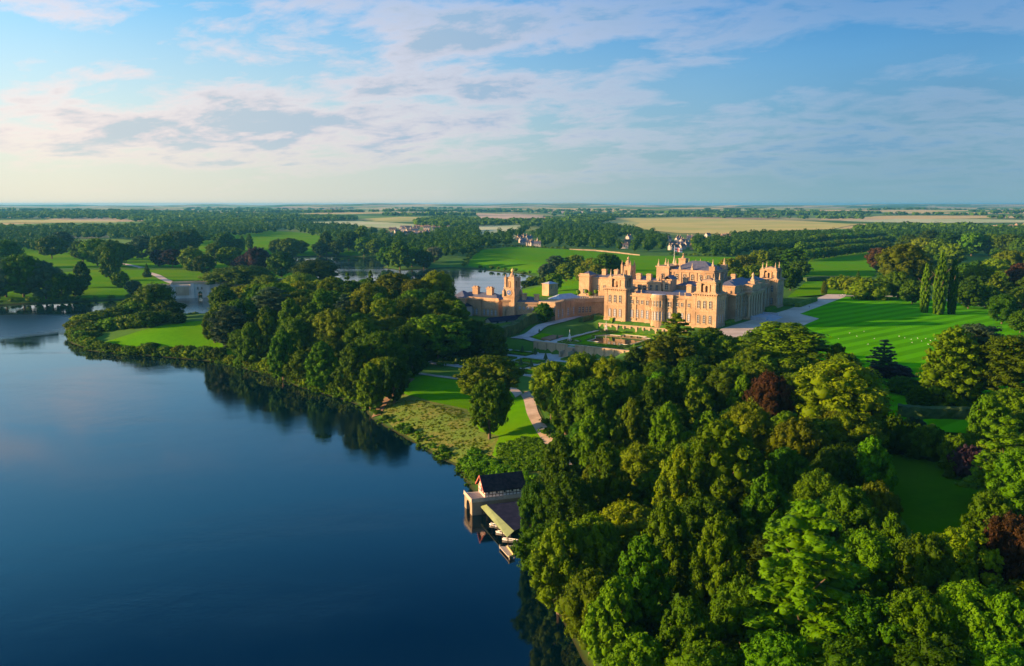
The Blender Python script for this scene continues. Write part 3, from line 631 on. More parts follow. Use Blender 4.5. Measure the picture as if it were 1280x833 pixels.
TOWER_DATA = {}
def tower(x, y, faces, base=-6.0):
    if not TOWER_DATA:
        mb = MB()
        mb.box(0, 12, 0, 12, base, 15.3); mb.box(-.3, 12.3, -.3, 12.3, base, .9); mb.box(-.22, 12.22, -.22, 12.22, 7.5, 8.0); mb.box(-.12, 12.12, -.12, 12.12, 8.003, 8.5)
        for a, b in ((0, 1.5), (10.5, 12)):      # clasping corner strips
            for c, d in ((0, 1.5), (10.5, 12)): mb.box(a - .14 if a == 0 else a, b + (.14 if a else 0), c - .14 if c == 0 else c, d + (.14 if c else 0), .902, 15.29)
        bracketed_cornice(mb, 0, 12, 0, 12, 15.3)
        mb.box(.3, 11.7, .3, 11.7, 16.753, 17.2)
        TOWER_DATA['body'] = mb
        b = MB(); z0, z1 = 17.2, 21.4
        for cx_, cy_ in ((2.3, 2.3), (9.7, 2.3), (2.3, 9.7), (9.7, 9.7)):
            b.box(cx_ - 1.15, cx_ + 1.15, cy_ - 1.15, cy_ + 1.15, z0, z1)
            b.box(cx_ - 1.35, cx_ + 1.35, cy_ - 1.35, cy_ + 1.35, z0 - .003, z0 + .5)
            b.box(cx_ - 1.4, cx_ + 1.4, cy_ - 1.4, cy_ + 1.4, z1 - .5, z1 + .25)
        for s in (1.9, 9.1):
            arch_panel(b, 4.35, 7.65, s, s + 1.0, z0, z1, 'x', 1.25, z0 + 2.6)
            arch_panel(b, s, s + 1.0, 4.35, 7.65, z0, z1, 'y', 1.25, z0 + 2.6)
        b.box(1.5, 10.5, 1.5, 10.5, z1 + .0, z1 + .6); b.box(1.1, 10.9, 1.1, 10.9, z1 + .603, z1 + 1.0)
        b.box(2.2, 9.8, 2.2, 9.8, z1 + 1.003, z1 + 1.5); b.hip(3, 9, 3, 9, z1 + 1.503, 1.0, 2.5)
        TOWER_DATA['belv'] = b
        f = MB(); pinnacle(f, 0, 0, 0, 4.8); TOWER_DATA['pin'] = f
        g_ = MB(); g_.box(.12, 11.88, .12, 11.88, 17.203, 17.32)
    if 'o' not in TOWER_DATA:
        t_ = TOWER_DATA['body'].build('corner_tower', 'stone', palace); TOWER_DATA['o'] = t_.data
        be = TOWER_DATA['belv'].build('belvedere', 'stone', t_); TOWER_DATA['b'] = be.data
        pi_ = []
        for i, (a, c) in enumerate(((2.3, 2.3), (9.7, 2.3), (2.3, 9.7), (9.7, 9.7))):
            if i == 0: q = TOWER_DATA['pin'].build('pinnacle', 'stone_pale', t_); TOWER_DATA['p'] = q.data
            else: q = bpy.data.objects.new('pinnacle', TOWER_DATA['p']); col.objects.link(q); q.parent = t_
            q.location = (a, c, 21.65)
    else:
        t_ = bpy.data.objects.new('corner_tower', TOWER_DATA['o']); col.objects.link(t_); t_.parent = palace
        be = bpy.data.objects.new('belvedere', TOWER_DATA['b']); col.objects.link(be); be.parent = t_
        for a, c in ((2.3, 2.3), (9.7, 2.3), (2.3, 9.7), (9.7, 9.7)):
            q = bpy.data.objects.new('pinnacle', TOWER_DATA['p']); col.objects.link(q); q.parent = t_; q.location = (a, c, 21.65)
    t_.location = (x, y, 0)
    for f_ in faces:
        for k in (3.0, 6.0, 9.0):
            for z, h_, pane in ((2.1, 4.0, 'pale_blind' if f_ == 180 and y > 30 else 'glass'), (9.5, 3.7, 'glass')):
                if f_ == 180: window(t_, 0, k, z, 180, 1.25, h_, True, pane)
                elif f_ == 270: window(t_, k, 0, z, 270, 1.25, h_, True, 'pale_blind' if z < 5 else 'glass')
        if f_ == 180 and y < 30: pass
        if f_ in (180, 270):
            for k in (3.0, 6.0, 9.0):
                if f_ == 270: window(t_, k, -.3, -1.6 + 1.0, 270, 1.1, 1.1, False)
    return t_
tower(0, 0, (180, 270)); tower(0, 48.7, (180,)); tower(98.4, 0, (180, 270)); tower(98.4, 48.7, ())

# west range between the towers, with its bow
wr = MB()
wr.box(2, 15, 12.005, 48.695, -6, 13.0); wr.box(1.75, 2.1, 12.006, 48.694, -6, .5); wr.box(1.8, 2.1, 12.006, 48.694, 7.3, 7.7)
wr.box(1.3, 15.5, 12.007, 48.693, 13.0, 13.5); wr.box(1.9, 2.6, 12.008, 48.692, 13.503, 14.5); wr.box(1.8, 2.7, 12.009, 48.691, 14.503, 14.75)
for y in (12.9, 16.9, 22.4, 38.4, 43.7, 47.8): wr.box(1.62, 2.0, y - .35, y + .35, .5, 13.0)
# centre break with bow
wr.box(.4, 2.0, 22.9, 26.0, -6, 13.1); wr.box(.4, 2.0, 35.0, 37.9, -6, 13.1); wr.box(.1, 2.0, 22.6, 26.3, 13.1, 14.9); wr.box(.1, 2.0, 34.7, 38.2, 13.1, 14.9)
rb = 3.9; cyb = 30.5
bow = [(0.4 + 1.59, cyb - rb)] + [(0.4 - rb * .70 * math.sin(math.pi * i / 8), cyb - rb * math.cos(math.pi * i / 8)) for i in range(9)] + [(1.99, cyb + rb)]
def scale_poly(pl, k):
    return [(.4 + (x - .4) * k, cyb + (y - cyb) * k) for x, y in pl]
wr.prism(bow, -6, 13.05); wr.prism(scale_poly(bow, 1.07), 7.4, 7.9); wr.prism(scale_poly(bow, 1.1), 13.05, 13.6); wr.prism(scale_poly(bow, 1.02), 13.603, 14.8)
wr_o = wr.build('west_range', 'stone', palace)
rf = MB(); rf.hip(2.9, 15, 12.6, 48.1, 14.0, 1.6, 5, over=.2); rf.build('roof', 'slate', palace)
rf = MB(); rf.prism([(x, y) for x, y in scale_poly(bow, .93)], 14.803, 15.0); rf.build('roof', 'lead', palace)
for y in (14.9, 18.6, 20.9, 40.2, 42.0 + .3, 46.0):
    pass
for y in (14.8, 18.4, 21.0, 40.1, 42.9, 45.9):
    pn = 'pale_blind' if y > 39 else 'glass'
    window(wr_o, 2.0, y, 2.2, 180, 1.35, 4.0, True, 'pale_blind'); window(wr_o, 2.0, y, 9.3, 180, 1.3, 1.8, False)
    window(wr_o, 2.0, y, -1.6, 180, 1.3, 1.8, False, 'pale_blind')
for y in (24.45, 36.45):
    window(wr_o, .4, y, 2.0, 180, 1.3, 4.4, True, 'pale_blind'); window(wr_o, .4, y, 9.0, 180, 1.3, 2.4, False); window(wr_o, .4, y, -1.6, 180, 1.2, 1.6, False)
for i in range(1, 7):
    (xa, ya), (xb, yb) = bow[i + 1], bow[i + 2]
    mx, my = (xa + xb) / 2, (ya + yb) / 2; ang = math.degrees(math.atan2(-(xb - xa), (yb - ya)))
    f_ = 180 + ang if False else math.degrees(math.atan2(my - cyb, (mx - .4) / .70))
    window(wr_o, mx, my, 2.0, f_, 1.05, 4.6, True, 'pale_blind'); window(wr_o, mx, my, 9.0, f_, 1.0, 2.8, False)

# south front
s = MB()
s.box(12.005, 98.395, 4, 16, -2, 13.0); s.box(12.006, 98.394, 3.75, 4.1, -2, .9); s.box(12.006, 98.394, 3.8, 4.1, 7.3, 7.7)
s.box(12.007, 98.393, 3.3, 16.5, 13.0, 13.5); s.box(12.008, 98.392, 3.9, 4.6, 13.503, 14.5); s.box(12.009, 98.391, 3.8, 4.7, 14.503, 14.75)
for x in (12.8, 17.0, 21.2, 25.6, 78.6, 83.2, 88.0, 92.8, 97.5): s.box(x - .35, x + .35, 3.62, 4.0, .9, 13.0)
s_o = s.build('south_range', 'stone', palace)
rf = MB(); rf.hip(12.2, 98.2, 4.9, 16, 14.0, 1.8, 5.3, over=.1); rf.build('roof', 'slate', palace)
for x in (14.9, 19.1, 23.4, 80.9, 85.6, 90.4, 95.2):
    window(s_o, x, 4, 2.2, 270, 1.4, 4.0, True, 'glass'); window(s_o, x, 4, 9.3, 270, 1.3, 2.6, False, 'pale_blind'); window(s_o, x, 3.76, -.6 + .2, 270, 1.1, 1.0)
pt = MB()
pt.box(27, 76, 0.4, 9, -2, 13.2); pt.box(26.7, 76.3, .1, 9.3, -2, 1.2); pt.box(26.4, 76.6, -.3, 9.6, 13.2, 14.0); pt.box(26.0, 77.0, -.8, 10, 14.003, 14.5)
pt.box(27, 36.5, .5, 9, 14.5, 18.0); pt.box(26.6, 36.9, .1, 9.4, 18.0, 18.6)                       # attic blocks at the ends
pt.box(66.5, 76, .5, 9, 14.5, 18.0); pt.box(66.1, 76.4, .1, 9.4, 18.0, 18.6)
pt.box(36.6, 66.4, 1.2, 8.8, 14.5, 17.0); pt.box(36.4, 66.6, .9, 9.1, 17.0, 17.5)
for x in (27.9, 31.8, 35.6, 67.4, 71.2, 75.1): pt.box(x - .6, x + .6, -.2, .4, 1.2, 13.15)
# projecting centre: entablature carried by the columns, stepped pediment with trophy
pt.box(40.4, 62.6, -3.6, .4, 13.2, 14.0); pt.box(40.0, 63.0, -4.0, .1, 14.003, 14.6); pt.box(40.4, 62.6, -3.6, .4, -2, .9)
pt.box(44.0, 59.0, -3.0, 1.2, 14.603, 17.6); pt.box(43.6, 59.4, -3.4, 1.6, 17.6, 18.1); pt.box(48.5, 54.5, -2.6, 1.0, 18.1, 19.3)
pt.box(40.9, 62.1, .2, .45, 1.2, 13.1)
p_o = pt.build('portico', 'stone', palace)
tr_ = MB(); tr_.box(50.3, 52.7, -1.8, .2, 19.3, 20.4); tr_.cyl(51.5, -.8, 20.4, 22.0, .9, .6, 10); tr_.ball(51.5, -.8, 22.7, .85, 10); tr_.cyl(51.5, -.8, 23.3, 24.0, .5, .1, 8); tr_.build('bust', 'stone_pale', p_o)
col_mesh = None
for x in (41.4, 45.4, 49.4, 53.6, 57.6, 61.6):
    if col_mesh is None:
        c_ = MB(); c_.box(-.85, .85, -.85, .85, .9, 1.5); c_.cyl(0, 0, 1.5, 1.9, .85, .75, 14); c_.cyl(0, 0, 1.9, 11.8, .70, .60, 14); c_.cyl(0, 0, 11.8, 12.7, .62, .9, 14); c_.box(-.92, .92, -.92, .92, 12.7, 13.197)
        q = c_.build('column', 'stone_pale', p_o); col_mesh = q.data
    else:
        q = bpy.data.objects.new('column', col_mesh); col.objects.link(q); q.parent = p_o
    q.location = (x, -2.4, 0)
for x in (29.9, 33.7, 38.6, 43.4, 47.4, 51.5, 55.6, 59.6, 64.4, 69.3, 73.1):
    window(p_o, x, .4 if not 40.9 < x < 62.1 else .2, 2.2, 270, 1.5, 4.6, True, 'glass'); window(p_o, x, .4 if not 40.9 < x < 62.1 else .2, 9.2, 270, 1.4, 2.6, False, 'glass')
rf = MB()
rf.hip(27, 36.5, .5, 9, 18.602, 1.8, 4, over=.1); rf.hip(66.5, 76, .5, 9, 18.602, 1.8, 4, over=.1); rf.hip(36.8, 66.2, 2.0, 14, 17.503, 3.0, 6, over=0); rf.build('roof', 'slate', palace)

# body of the house, inner walls, and the great hall with its clerestory
b = MB(); b.box(14.9, 108, 15.9, 60, -2, 13.1); b.box(14.5, 108.4, 59.9, 60.3, 12.6, 13.4); b.box(108, 109.2, 12.1, 48.6, -2, 13.4); b.build('main_wall', 'stone', palace)
rf = MB(); rf.hip(16, 44, 16.5, 60, 13.3, 1.4, 12, over=0); rf.hip(66, 98, 16.5, 60, 13.3, 1.8, 12, over=0); rf.hip(98, 109, 12.3, 48.5, 13.5, 2.0, 5, over=0); rf.build('roof', 'lead', palace)
ib = MB()
ib.box(21.5, 30, 38.5, 57, 12.9, 18.4); ib.box(21.1, 30.4, 38.1, 57.4, 18.4, 18.9); ib.box(21.4, 22, 38.4, 57.1, 18.903, 19.6)
ib.box(22, 29, 33, 37.6, 12.9, 20.2); ib.box(21.6, 29.4, 32.6, 38.0, 20.2, 20.8)
arch_panel(ib, 21.0, 21.6, 33.1, 37.5, 14.9, 20.1, 'y', 2.0, 17.6)
ib.box(30, 42, 22, 34, 12.9, 16.6); ib.box(29.6, 42.4, 21.6, 34.4, 16.6, 17.1)
iw = ib.build('inner_wall', 'stone', palace)
for y in (41, 44.4, 47.8, 51.2, 54.6): window(iw, 21.5, y, 14.4, 180, 1.7 if y in (47.8, 51.2) else 1.2, 2.9, False, 'dark_void')
window(iw, 21.3, 35.3, 15.4, 180, 1.6, 3.0, True, 'dark_void')
rf = MB(); rf.hip(22.3, 29.8, 38.8, 56.8, 19.0, 1.3, 3, over=0); rf.gable(22, 29, 33, 37.6, 20.83, 1.8, over=.3); rf.hip(30, 42, 22, 34, 17.12, 2.2, 5, over=.2); rf.build('roof', 'slate', palace)

hl = MB()
hl.box(45, 66, 18.7, 44, 12.9, 24.0); hl.box(44.4, 66.6, 18.1, 44.6, 23.0, 23.6); hl.box(44.8, 66.2, 18.5, 44.4, 24.0, 24.3)
for y in (18.9, 23.4, 28, 32.5, 37.0, 41.5): hl.box(44.7, 45, y, y + .9, 12.9, 23.0); hl.box(66, 66.3, y, y + .9, 12.9, 23.0)
for x in (45.2, 51, 58.5, 64.9): hl.box(x, x + .9, 18.4, 18.7, 12.9, 23.0)
hl.box(44.0, 67, 44.0, 51.5, 12.9, 25.2); hl.box(43.5, 67.5, 43.5, 52, 25.2, 25.9)
hl.box(41, 45, 19.5, 31, 12.9, 17.6); hl.box(40.6, 45.0, 19.1, 31.4, 17.6, 18.1)
hl.box(45.2, 48.5, 18.2, 21.5, 24.3, 26.6); hl.box(62.5, 65.8, 18.2, 21.5, 24.3, 26.6)
h_o = hl.build('great_hall', 'stone', palace)
for y in (21.6, 26.1, 30.7, 35.2, 39.7): window(h_o, 45, y, 18.8, 180, 1.6, 3.2, True, 'dark_void')
window(h_o, 44.0, 47.7, 18.4, 180, 1.6, 3.6, True, 'dark_void')
for x in (48.6, 55.2, 61.9): window(h_o, x, 18.7, 18.8, 270, 1.7, 3.2, True, 'glass')
rf = MB(); rf.hip(46, 65, 19.6, 43.4, 24.3, 4.4, 8, over=0); rf.build('roof', 'slate', h_o)
pr = None
for x, y, z in [(44.9, 44.9, 25.9), (44.9, 50.6, 25.9), (55.5, 44.9, 25.9), (66, 44.9, 25.9), (66, 50.6, 25.9), (45.2, 38, 24.3), (45.2, 31, 24.3), (46.8, 19.9, 26.6), (64.2, 19.9, 26.6), (65.8, 30, 24.3), (65.8, 38, 24.3), (55.5, 51, 25.9)]:
    if pr is None:
        f_ = MB(); pinnacle(f_, 0, 0, 0, 3.8); q = f_.build('pinnacle', 'stone_pale', h_o); pr = q.data
    else: q = bpy.data.objects.new('pinnacle', pr); col.objects.link(q); q.parent = h_o
    q.location = (x, y, z)
bc = MB(); bc.box(53.5, 57.5, 38.5, 42.5, 26, 29.4); bc.box(53.2, 57.8, 38.2, 42.8, 29.4, 29.9); bc.cyl(55.5, 40.5, 29.9, 31.6, 1.3, .3, 8); bc.ball(55.5, 40.5, 32.2, .5); bc.build('cupola', 'stone', h_o)
ch = MB(); ch.box(-1, 1, -1.3, 1.3, 0, 3.6); ch.box(-1.25, 1.25, -1.55, 1.55, 3.6, 4.0); ch.box(-.9, .9, -1.2, 1.2, 4.003, 4.4)
chd = None
for x, y, z in [(25, 41, 18.6), (25, 47, 18.6), (25, 53, 18.6), (33, 45, 14), (36, 52, 14), (20, 22, 14.5), (35, 18, 16), (72, 20, 15), (82, 30, 15), (84, 45, 15), (74, 50, 15), (34, 30, 17), (16, 56, 14), (92, 24, 15)]:
    if chd is None: q = ch.build('chimney', 'stone', palace); chd = q.data
    else: q = bpy.data.objects.new('chimney', chd); col.objects.link(q); q.parent = palace
    q.location = (x, y, z)

# lantern tower over the north side and the wing that stands north of the near tower
ltx, lty = Lc(*G(785, 352, 30))
lt = MB(M=Matrix.Translation((ltx, lty, 0)))
lt.box(-3, 3, -3, 3, 8, 18.0); lt.box(-3.4, 3.4, -3.4, 3.4, 18, 18.6)
for a in (-1, 1):
    arch_panel(lt, -2.2, 2.2, a * 2.2 - .5, a * 2.2 + .5, 18.6, 24.2, 'x', 1.6, 21.8); arch_panel(lt, a * 2.2 - .5, a * 2.2 + .5, -2.2, 2.2, 18.6, 24.2, 'y', 1.6, 21.8)
    for c in (-1, 1): lt.box(a * 2.6 - .55, a * 2.6 + .55, c * 2.6 - .55, c * 2.6 + .55, 18.6, 24.6); pinnacle(lt, a * 2.6, c * 2.6, 24.6, 3.6)
lt.box(-2.6, 2.6, -2.6, 2.6, 24.2, 24.9); lt.cyl(0, 0, 24.9, 27.4, 2.0, 1.2, 10); lt.cyl(0, 0, 27.4, 28.4, 1.2, .3, 10); lt.ball(0, 0, 29.2, .8); lt.cyl(0, 0, 29.8, 30.6, .15, .05, 6)
lt.build('lantern_tower', 'stone', palace)
nwing = MB()
ax, ay = Lc(*G(736.5, 346, 31.5)); bx_, by_ = Lc(*G(722, 346, 31.5))
wlen = math.hypot(bx_ - ax, by_ - ay)
nwing.box(ax, ax + 11, ay, ay + wlen, -4, 17.5); nwing.box(ax - .5, ax + 11.5, ay - .5, ay + wlen + .5, 17.5, 18.3); nwing.box(ax + .2, ax + 1.2, ay + .2, ay + wlen - .2, 18.3, 19.2)
nwing.box(ax + 3.5, ax + 14, 58, ay - .01, -4, 16.6); nwing.box(ax + 3.1, ax + 14.4, 58, ay - .51, 16.6, 17.2)
nw = nwing.build('north_wing', 'stone', palace)
rf = MB(); rf.hip(ax + 1.3, ax + 10.5, ay + .5, ay + wlen - .5, 18.303, 2.2, 4, over=0); rf.hip(ax + 3.6, ax + 13.8, 60, ay - .6, 17.203, 1.6, 4, over=0); rf.build('roof', 'slate', palace)
window(nw, ax, ay + wlen / 2, 7.5, 180, 1.2, 2.6, False, 'dark_void')
for k in range(3): window(nw, ax + 3.5, ay - 4 - 4.2 * k, 9.5, 180, 1.2, 3.0, False)
for k in range(3):
    q = bpy.data.objects.new('chimney', chd); col.objects.link(q); q.parent = palace; q.location = (ax + 8, ay - 6 - 8 * k, 17.4)

ur = MB(); ur.box(-.3, .3, -.3, .3, 0, .5); ur.cyl(0, 0, .5, .8, .15, .22, 8); ur.ball(0, 0, 1.15, .42, 8); ur.cyl(0, 0, 1.5, 2.0, .2, .04, 6)
urd = None
for x, y in [(2.25, k) for k in (13.2, 17.0, 20.0, 40.8, 44.2, 47.6)] + [(k, 4.25) for k in (13.0, 17.0, 21.2, 25.4, 79, 83.2, 88, 92.8, 97.4)] + [(k, .6) for k in (38.5, 42.5, 60.5, 64.5)]:
    if urd is None: q = ur.build('urn', 'stone_pale', palace); urd = q.data
    else: q = bpy.data.objects.new('urn', urd); col.objects.link(q); q.parent = palace
    q.location = (x, y, 14.75 if y > 1 else 14.5)

# flag on the hall roof
fx, fy = Wd(55.5, 46)
fr = empty('flag', (fx, fy, PZ + 25.3), 0, 'small white flag with a red cross flying from a tall pole on the hall roof', 'flag')
mb = MB(); mb.cyl(0, 0, 0, 11.2, .14, .07, 6); mb.ball(0, 0, 11.3, .2, 6); mb.build('flagpole', 'white_paint', fr)
mb = MB(); nfx = 8
for k in range(nfx):
    x0, x1 = .1 + k * .55, .1 + (k + 1) * .55
    w0, w1 = .3 * math.sin(k * .9), .3 * math.sin((k + 1) * .9); d0, d1 = -.12 * k, -.12 * (k + 1)
    for j, (za, zb) in enumerate(((8.4, 9.3), (9.3, 9.75), (9.75, 10.7))):
        red = j == 1 or k in (3,)
        mb.add([(x0, w0, za + d0), (x1, w1, za + d1), (x1, w1, zb + d1), (x0, w0, zb + d0), (x0, w0 + .04, za + d0), (x1, w1 + .04, za + d1), (x1, w1 + .04, zb + d1), (x0, w0 + .04, zb + d0)],
               [(0, 1, 2, 3), (7, 6, 5, 4), (0, 4, 5, 1), (3, 2, 6, 7)], 1 if red else 0)
mb.build('cloth', ['white_paint', 'cloth_red'], fr)

# steps in front of the portico
st = MB()
for i in range(6): st.box(42 + i * .6, 61 - i * .6, -15 + i * 1.1, -3.7, -.2 + i * .28, .1 + i * .28)
for x in (40.6, 60.8): st.box(x, x + 1.6, -12, -3.8, -.2, 1.9)
q = st.build('portico_steps', 'lead', palace)

# orangery curve between the palace and the stable court
def wall_run(mb, px_pts, ztop, zbot, thick, out=None, m=0):
    P = [G(x, y, ztop) for x, y in px_pts]
    for (xa, ya), (xb, yb) in zip(P[:-1], P[1:]):
        d = math.hypot(xb - xa, yb - ya); nx_, ny_ = (yb - ya) / d, -(xb - xa) / d
        if ny_ < 0: nx_, ny_ = -nx_, -ny_          # thickness runs away from the viewpoint side
        mb.prism([(xa, ya), (xb, yb), (xb + nx_ * thick, yb + ny_ * thick), (xa + nx_ * thick, ya + ny_ * thick)], zbot, ztop, m)
    return P
orr = empty('orangery', (0, 0, 0), 0, 'low curved stone orangery with a roof terrace, left of the near palace tower', 'building')
mb = MB(); P = wall_run(mb, [(766, 374.2), (742, 374.3), (720, 375.2)], 21.4, 6, 12)
wall_run(mb, [(766, 377.2), (742, 377.3), (720, 378.2)], 20.15, 19.9, 12.4)
P2 = wall_run(mb, [(720, 375.2), (707, 377.2), (694, 380)], 21.4 + .004, 6, 10)
for (xa, ya), (xb, yb) in list(zip(P[:-1], P[1:])) + list(zip(P2[:-1], P2[1:])):
    d_ = math.hypot(xb - xa, yb - ya); n = max(1, int(d_ / 4.2)); a_ = math.atan2(yb - ya, xb - xa)
    for i in range(n + 1):
        mm = mb.M; mb.M = Matrix.Translation((xa + (xb - xa) * i / n, ya + (yb - ya) * i / n, 0)) @ Matrix.Rotation(a_, 4, 'Z'); mb.box(-.35, .35, -.3, .3, 10, 21.3); mb.M = mm
wall_o = mb.build('wall', 'stone', orr)
mb = MB()
wall_run(mb, [(766, 372.6), (742, 372.8), (720, 373.6)], 22.0, 21.42, 12); wall_run(mb, [(720, 373.6), (707, 375.6), (694, 378.4)], 22.01, 21.43, 10)
for (xa, ya), (xb, yb) in list(zip(P[:-1], P[1:])) + list(zip(P2[:-1], P2[1:])):
    n = max(2, int(math.hypot(xb - xa, yb - ya) / 1.3))
    for i in range(n + 1):
        t_ = i / n; mb.cyl(xa + (xb - xa) * t_, ya + (yb - ya) * t_ + .5, 22.0, 22.9, .22, .16, 6)
mb.build('parapet', 'stone_pale', orr)
def wins_on(parent, pa, pb, n, z, wd, ht, arched, pane, t0=.1, t1=.9, off=.0):
    ang = math.atan2(pb[1] - pa[1], pb[0] - pa[0]); nx_, ny_ = math.sin(ang), -math.cos(ang)
    if ny_ > 0: nx_, ny_ = -nx_, -ny_
    for i in range(n):
        t_ = t0 + (t1 - t0) * (i + .5) / n
        window(parent, pa[0] + (pb[0] - pa[0]) * t_ + nx_ * off, pa[1] + (pb[1] - pa[1]) * t_ + ny_ * off, z, math.degrees(math.atan2(ny_, nx_)), wd, ht, arched, pane)
wins_on(orr, P[1], P[2], 4, 14.2, 1.3, 3.4, True, 'glass'); wins_on(orr, P2[0], P2[1], 3, 13.6, 1.5, 4.4, True, 'pale_blind'); wins_on(orr, P2[1], P2[2], 2, 13.6, 1.5, 4.4, True, 'pale_blind')
mb = MB()
P3 = [G(700, 374, 22.5), G(748, 369, 22.5)]
xx, yy = P3[0]; mb.M = Matrix.Translation((xx, yy, 0)) @ Matrix.Rotation(math.atan2(P3[1][1] - yy, P3[1][0] - xx), 4, 'Z')
mb.hip(0, math.hypot(P3[1][0] - xx, P3[1][1] - yy) * .55, 0, 9, 22.1, 2.4, 4, over=.3); mb.build('roof', 'lead', orr)
for (x, y) in [(723, 370.5), (733, 369.5), (745, 370), (738, 372.5)]:
    gx, gy = G(x, y, 22.1); tb = empty('potted_tree', (gx, gy, 22.1), 0, None, 'potted tree', 'potted trees on the orangery roof')
    tb['label'] = {723: 'round potted tree at the left end of the orangery roof terrace', 733: 'larger potted tree in the middle of the orangery roof terrace', 745: 'potted tree beside the near palace tower on the roof terrace', 738: 'low potted shrub at the parapet of the orangery terrace'}[x]
    mb = MB(); mb.cyl(0, 0, 0, .8, .45, .6, 8); mb.build('pot', 'stone_pale', tb)
    mb = MB(); mb.cyl(0, 0, .8, 1.5, .1, .1, 6); mb.ball(0, 0, 2.4, 1.25, 10, 0, .95); mb.ball(.6, .2, 2.0, .8, 8); mb.ball(-.5, -.3, 2.8, .8, 8); mb.build('foliage', 'box_hedge', tb)

# stable court with its clock tower
SCX, SCY = G(623, 374.8, 22.0); SA = PA
court = empty('stable_court', (0, 0, 0), 0, 'low stone stable court with slate roofs and a clock tower over its arch', 'building')
def LM(px, py, z, ang=PA): x, y = G(px, py, z); return Matrix.Translation((x, y, 0)) @ Matrix.Rotation(ang, 4, 'Z')
# front block: the face looks to the viewer, running left
pL = G(568, 371, 22); pR = G(623, 374.8, 22); fang = math.atan2(pL[1] - pR[1], pL[0] - pR[0]) - math.pi / 2
LW = math.hypot(pL[0] - pR[0], pL[1] - pR[1])
M1 = Matrix.Translation((pR[0], pR[1], 0)) @ Matrix.Rotation(fang, 4, 'Z')
mb = MB(M=M1)
mb.box(0, 12, 0, LW, 6, 21.0); mb.box(-.5, 12.5, -.5, LW + .5, 21.0, 21.6); mb.box(-.1, .5, -.1, LW + .1, 21.603, 22.6); mb.box(-.25, .2, 0.01, LW - .01, 16.8, 17.2)
mb.box(-2.6, 0, LW * .69, LW + .3, 6, 21.3); mb.box(-3.0, .1, LW * .67, LW + .7, 21.303, 22.0)
mb.box(-.5, 0, LW * .38, LW * .44, 6, 20.9)
front = mb.build('front_block', 'stone', court)
mb = MB(M=M1); mb.hip(.8, 12, .8, LW - .8, 21.7, 3.0, 5.5, over=.2); mb.hip(-2.4, 7, LW * .70, LW, 22.1, 3.4, 4, over=.1); mb.build('roof', 'slate', court)
for k in range(7):
    y = LW * (.06 + .085 * k); p_ = M1 @ Vector((0, y, 13.0)); window(front, p_.x, p_.y, 13.0, math.degrees(fang) + 180, 1.2, 3.2, True, 'pale_blind')
for k in range(3):
    y = LW * (.75 + .09 * k); p_ = M1 @ Vector((-2.6, y, 13.0)); window(front, p_.x, p_.y, 13.0, math.degrees(fang) + 180, 1.2, 3.2, True, 'glass')
for k in (LW * .62, LW * .30):
    mb = MB(M=M1 @ Matrix.Translation((5.5, k, 22.6))); mb.box(-1.2, 1.2, -1.8, 1.8, 0, 4.6); mb.box(-1.5, 1.5, -2.1, 2.1, 4.6, 5.1); mb.box(-.9, .9, -1.4, -.3, 5.1, 5.7); mb.box(-.9, .9, .3, 1.4, 5.1, 5.7); mb.build('chimney', 'stone', court)
# lit wing with the great arch
qL = G(630, 376.0, 22); qR = G(674, 377.0, 22)
wa = math.atan2(qL[1] - qR[1], qL[0] - qR[0]) - math.pi / 2; WLn = math.hypot(qL[0] - qR[0], qL[1] - qR[1])
M2 = Matrix.Translation((qR[0], qR[1], 0)) @ Matrix.Rotation(wa, 4, 'Z')
mb = MB(M=M2)
ga = WLn * .87; gr = 1.7
mb.box(0, 10, 0, ga - 3, 6, 20.6); mb.box(-.4, 10.4, -.4, ga - 3.4, 20.6, 21.4); mb.box(-.2, .4, 0.01, ga - 3.01, 16.6, 17.0)
arch_panel(mb, -.8, 3, ga - 3, ga + 3.2, 6, 21.6, 'y', 3.6, 16.0); mb.box(-1.3, 3.5, ga - 3.5, ga + 3.7, 21.6, 22.5)
mb.box(2.8, 3.1, ga - 2.5, ga + 2.5, 6, 20, 1)
wing = mb.build('arch_wing', ['stone', 'dark_void'], court)
for k in range(6):
    p_ = M2 @ Vector((0, WLn * (.07 + .12 * k), 17.2)); window(wing, p_.x, p_.y, 17.4, math.degrees(wa) + 180, 1.1, 1.7, False, 'pale_blind')
mb = MB(M=M2); mb.hip(.3, 10, .3, ga - 3.5, 21.43, 2.6, 5, over=0); mb.build('roof', 'slate', court)
for k, dz in ((.1, 0), (.45, .4), (.80, .2)):
    mb = MB(M=M2 @ Matrix.Translation((3.0, WLn * k, 21.4))); mb.box(-1, 1, -1.2, 1.2, 0, 3.6 + dz); mb.box(-1.25, 1.25, -1.45, 1.45, 3.6 + dz, 4.1 + dz); mb.build('chimney', 'stone', court)
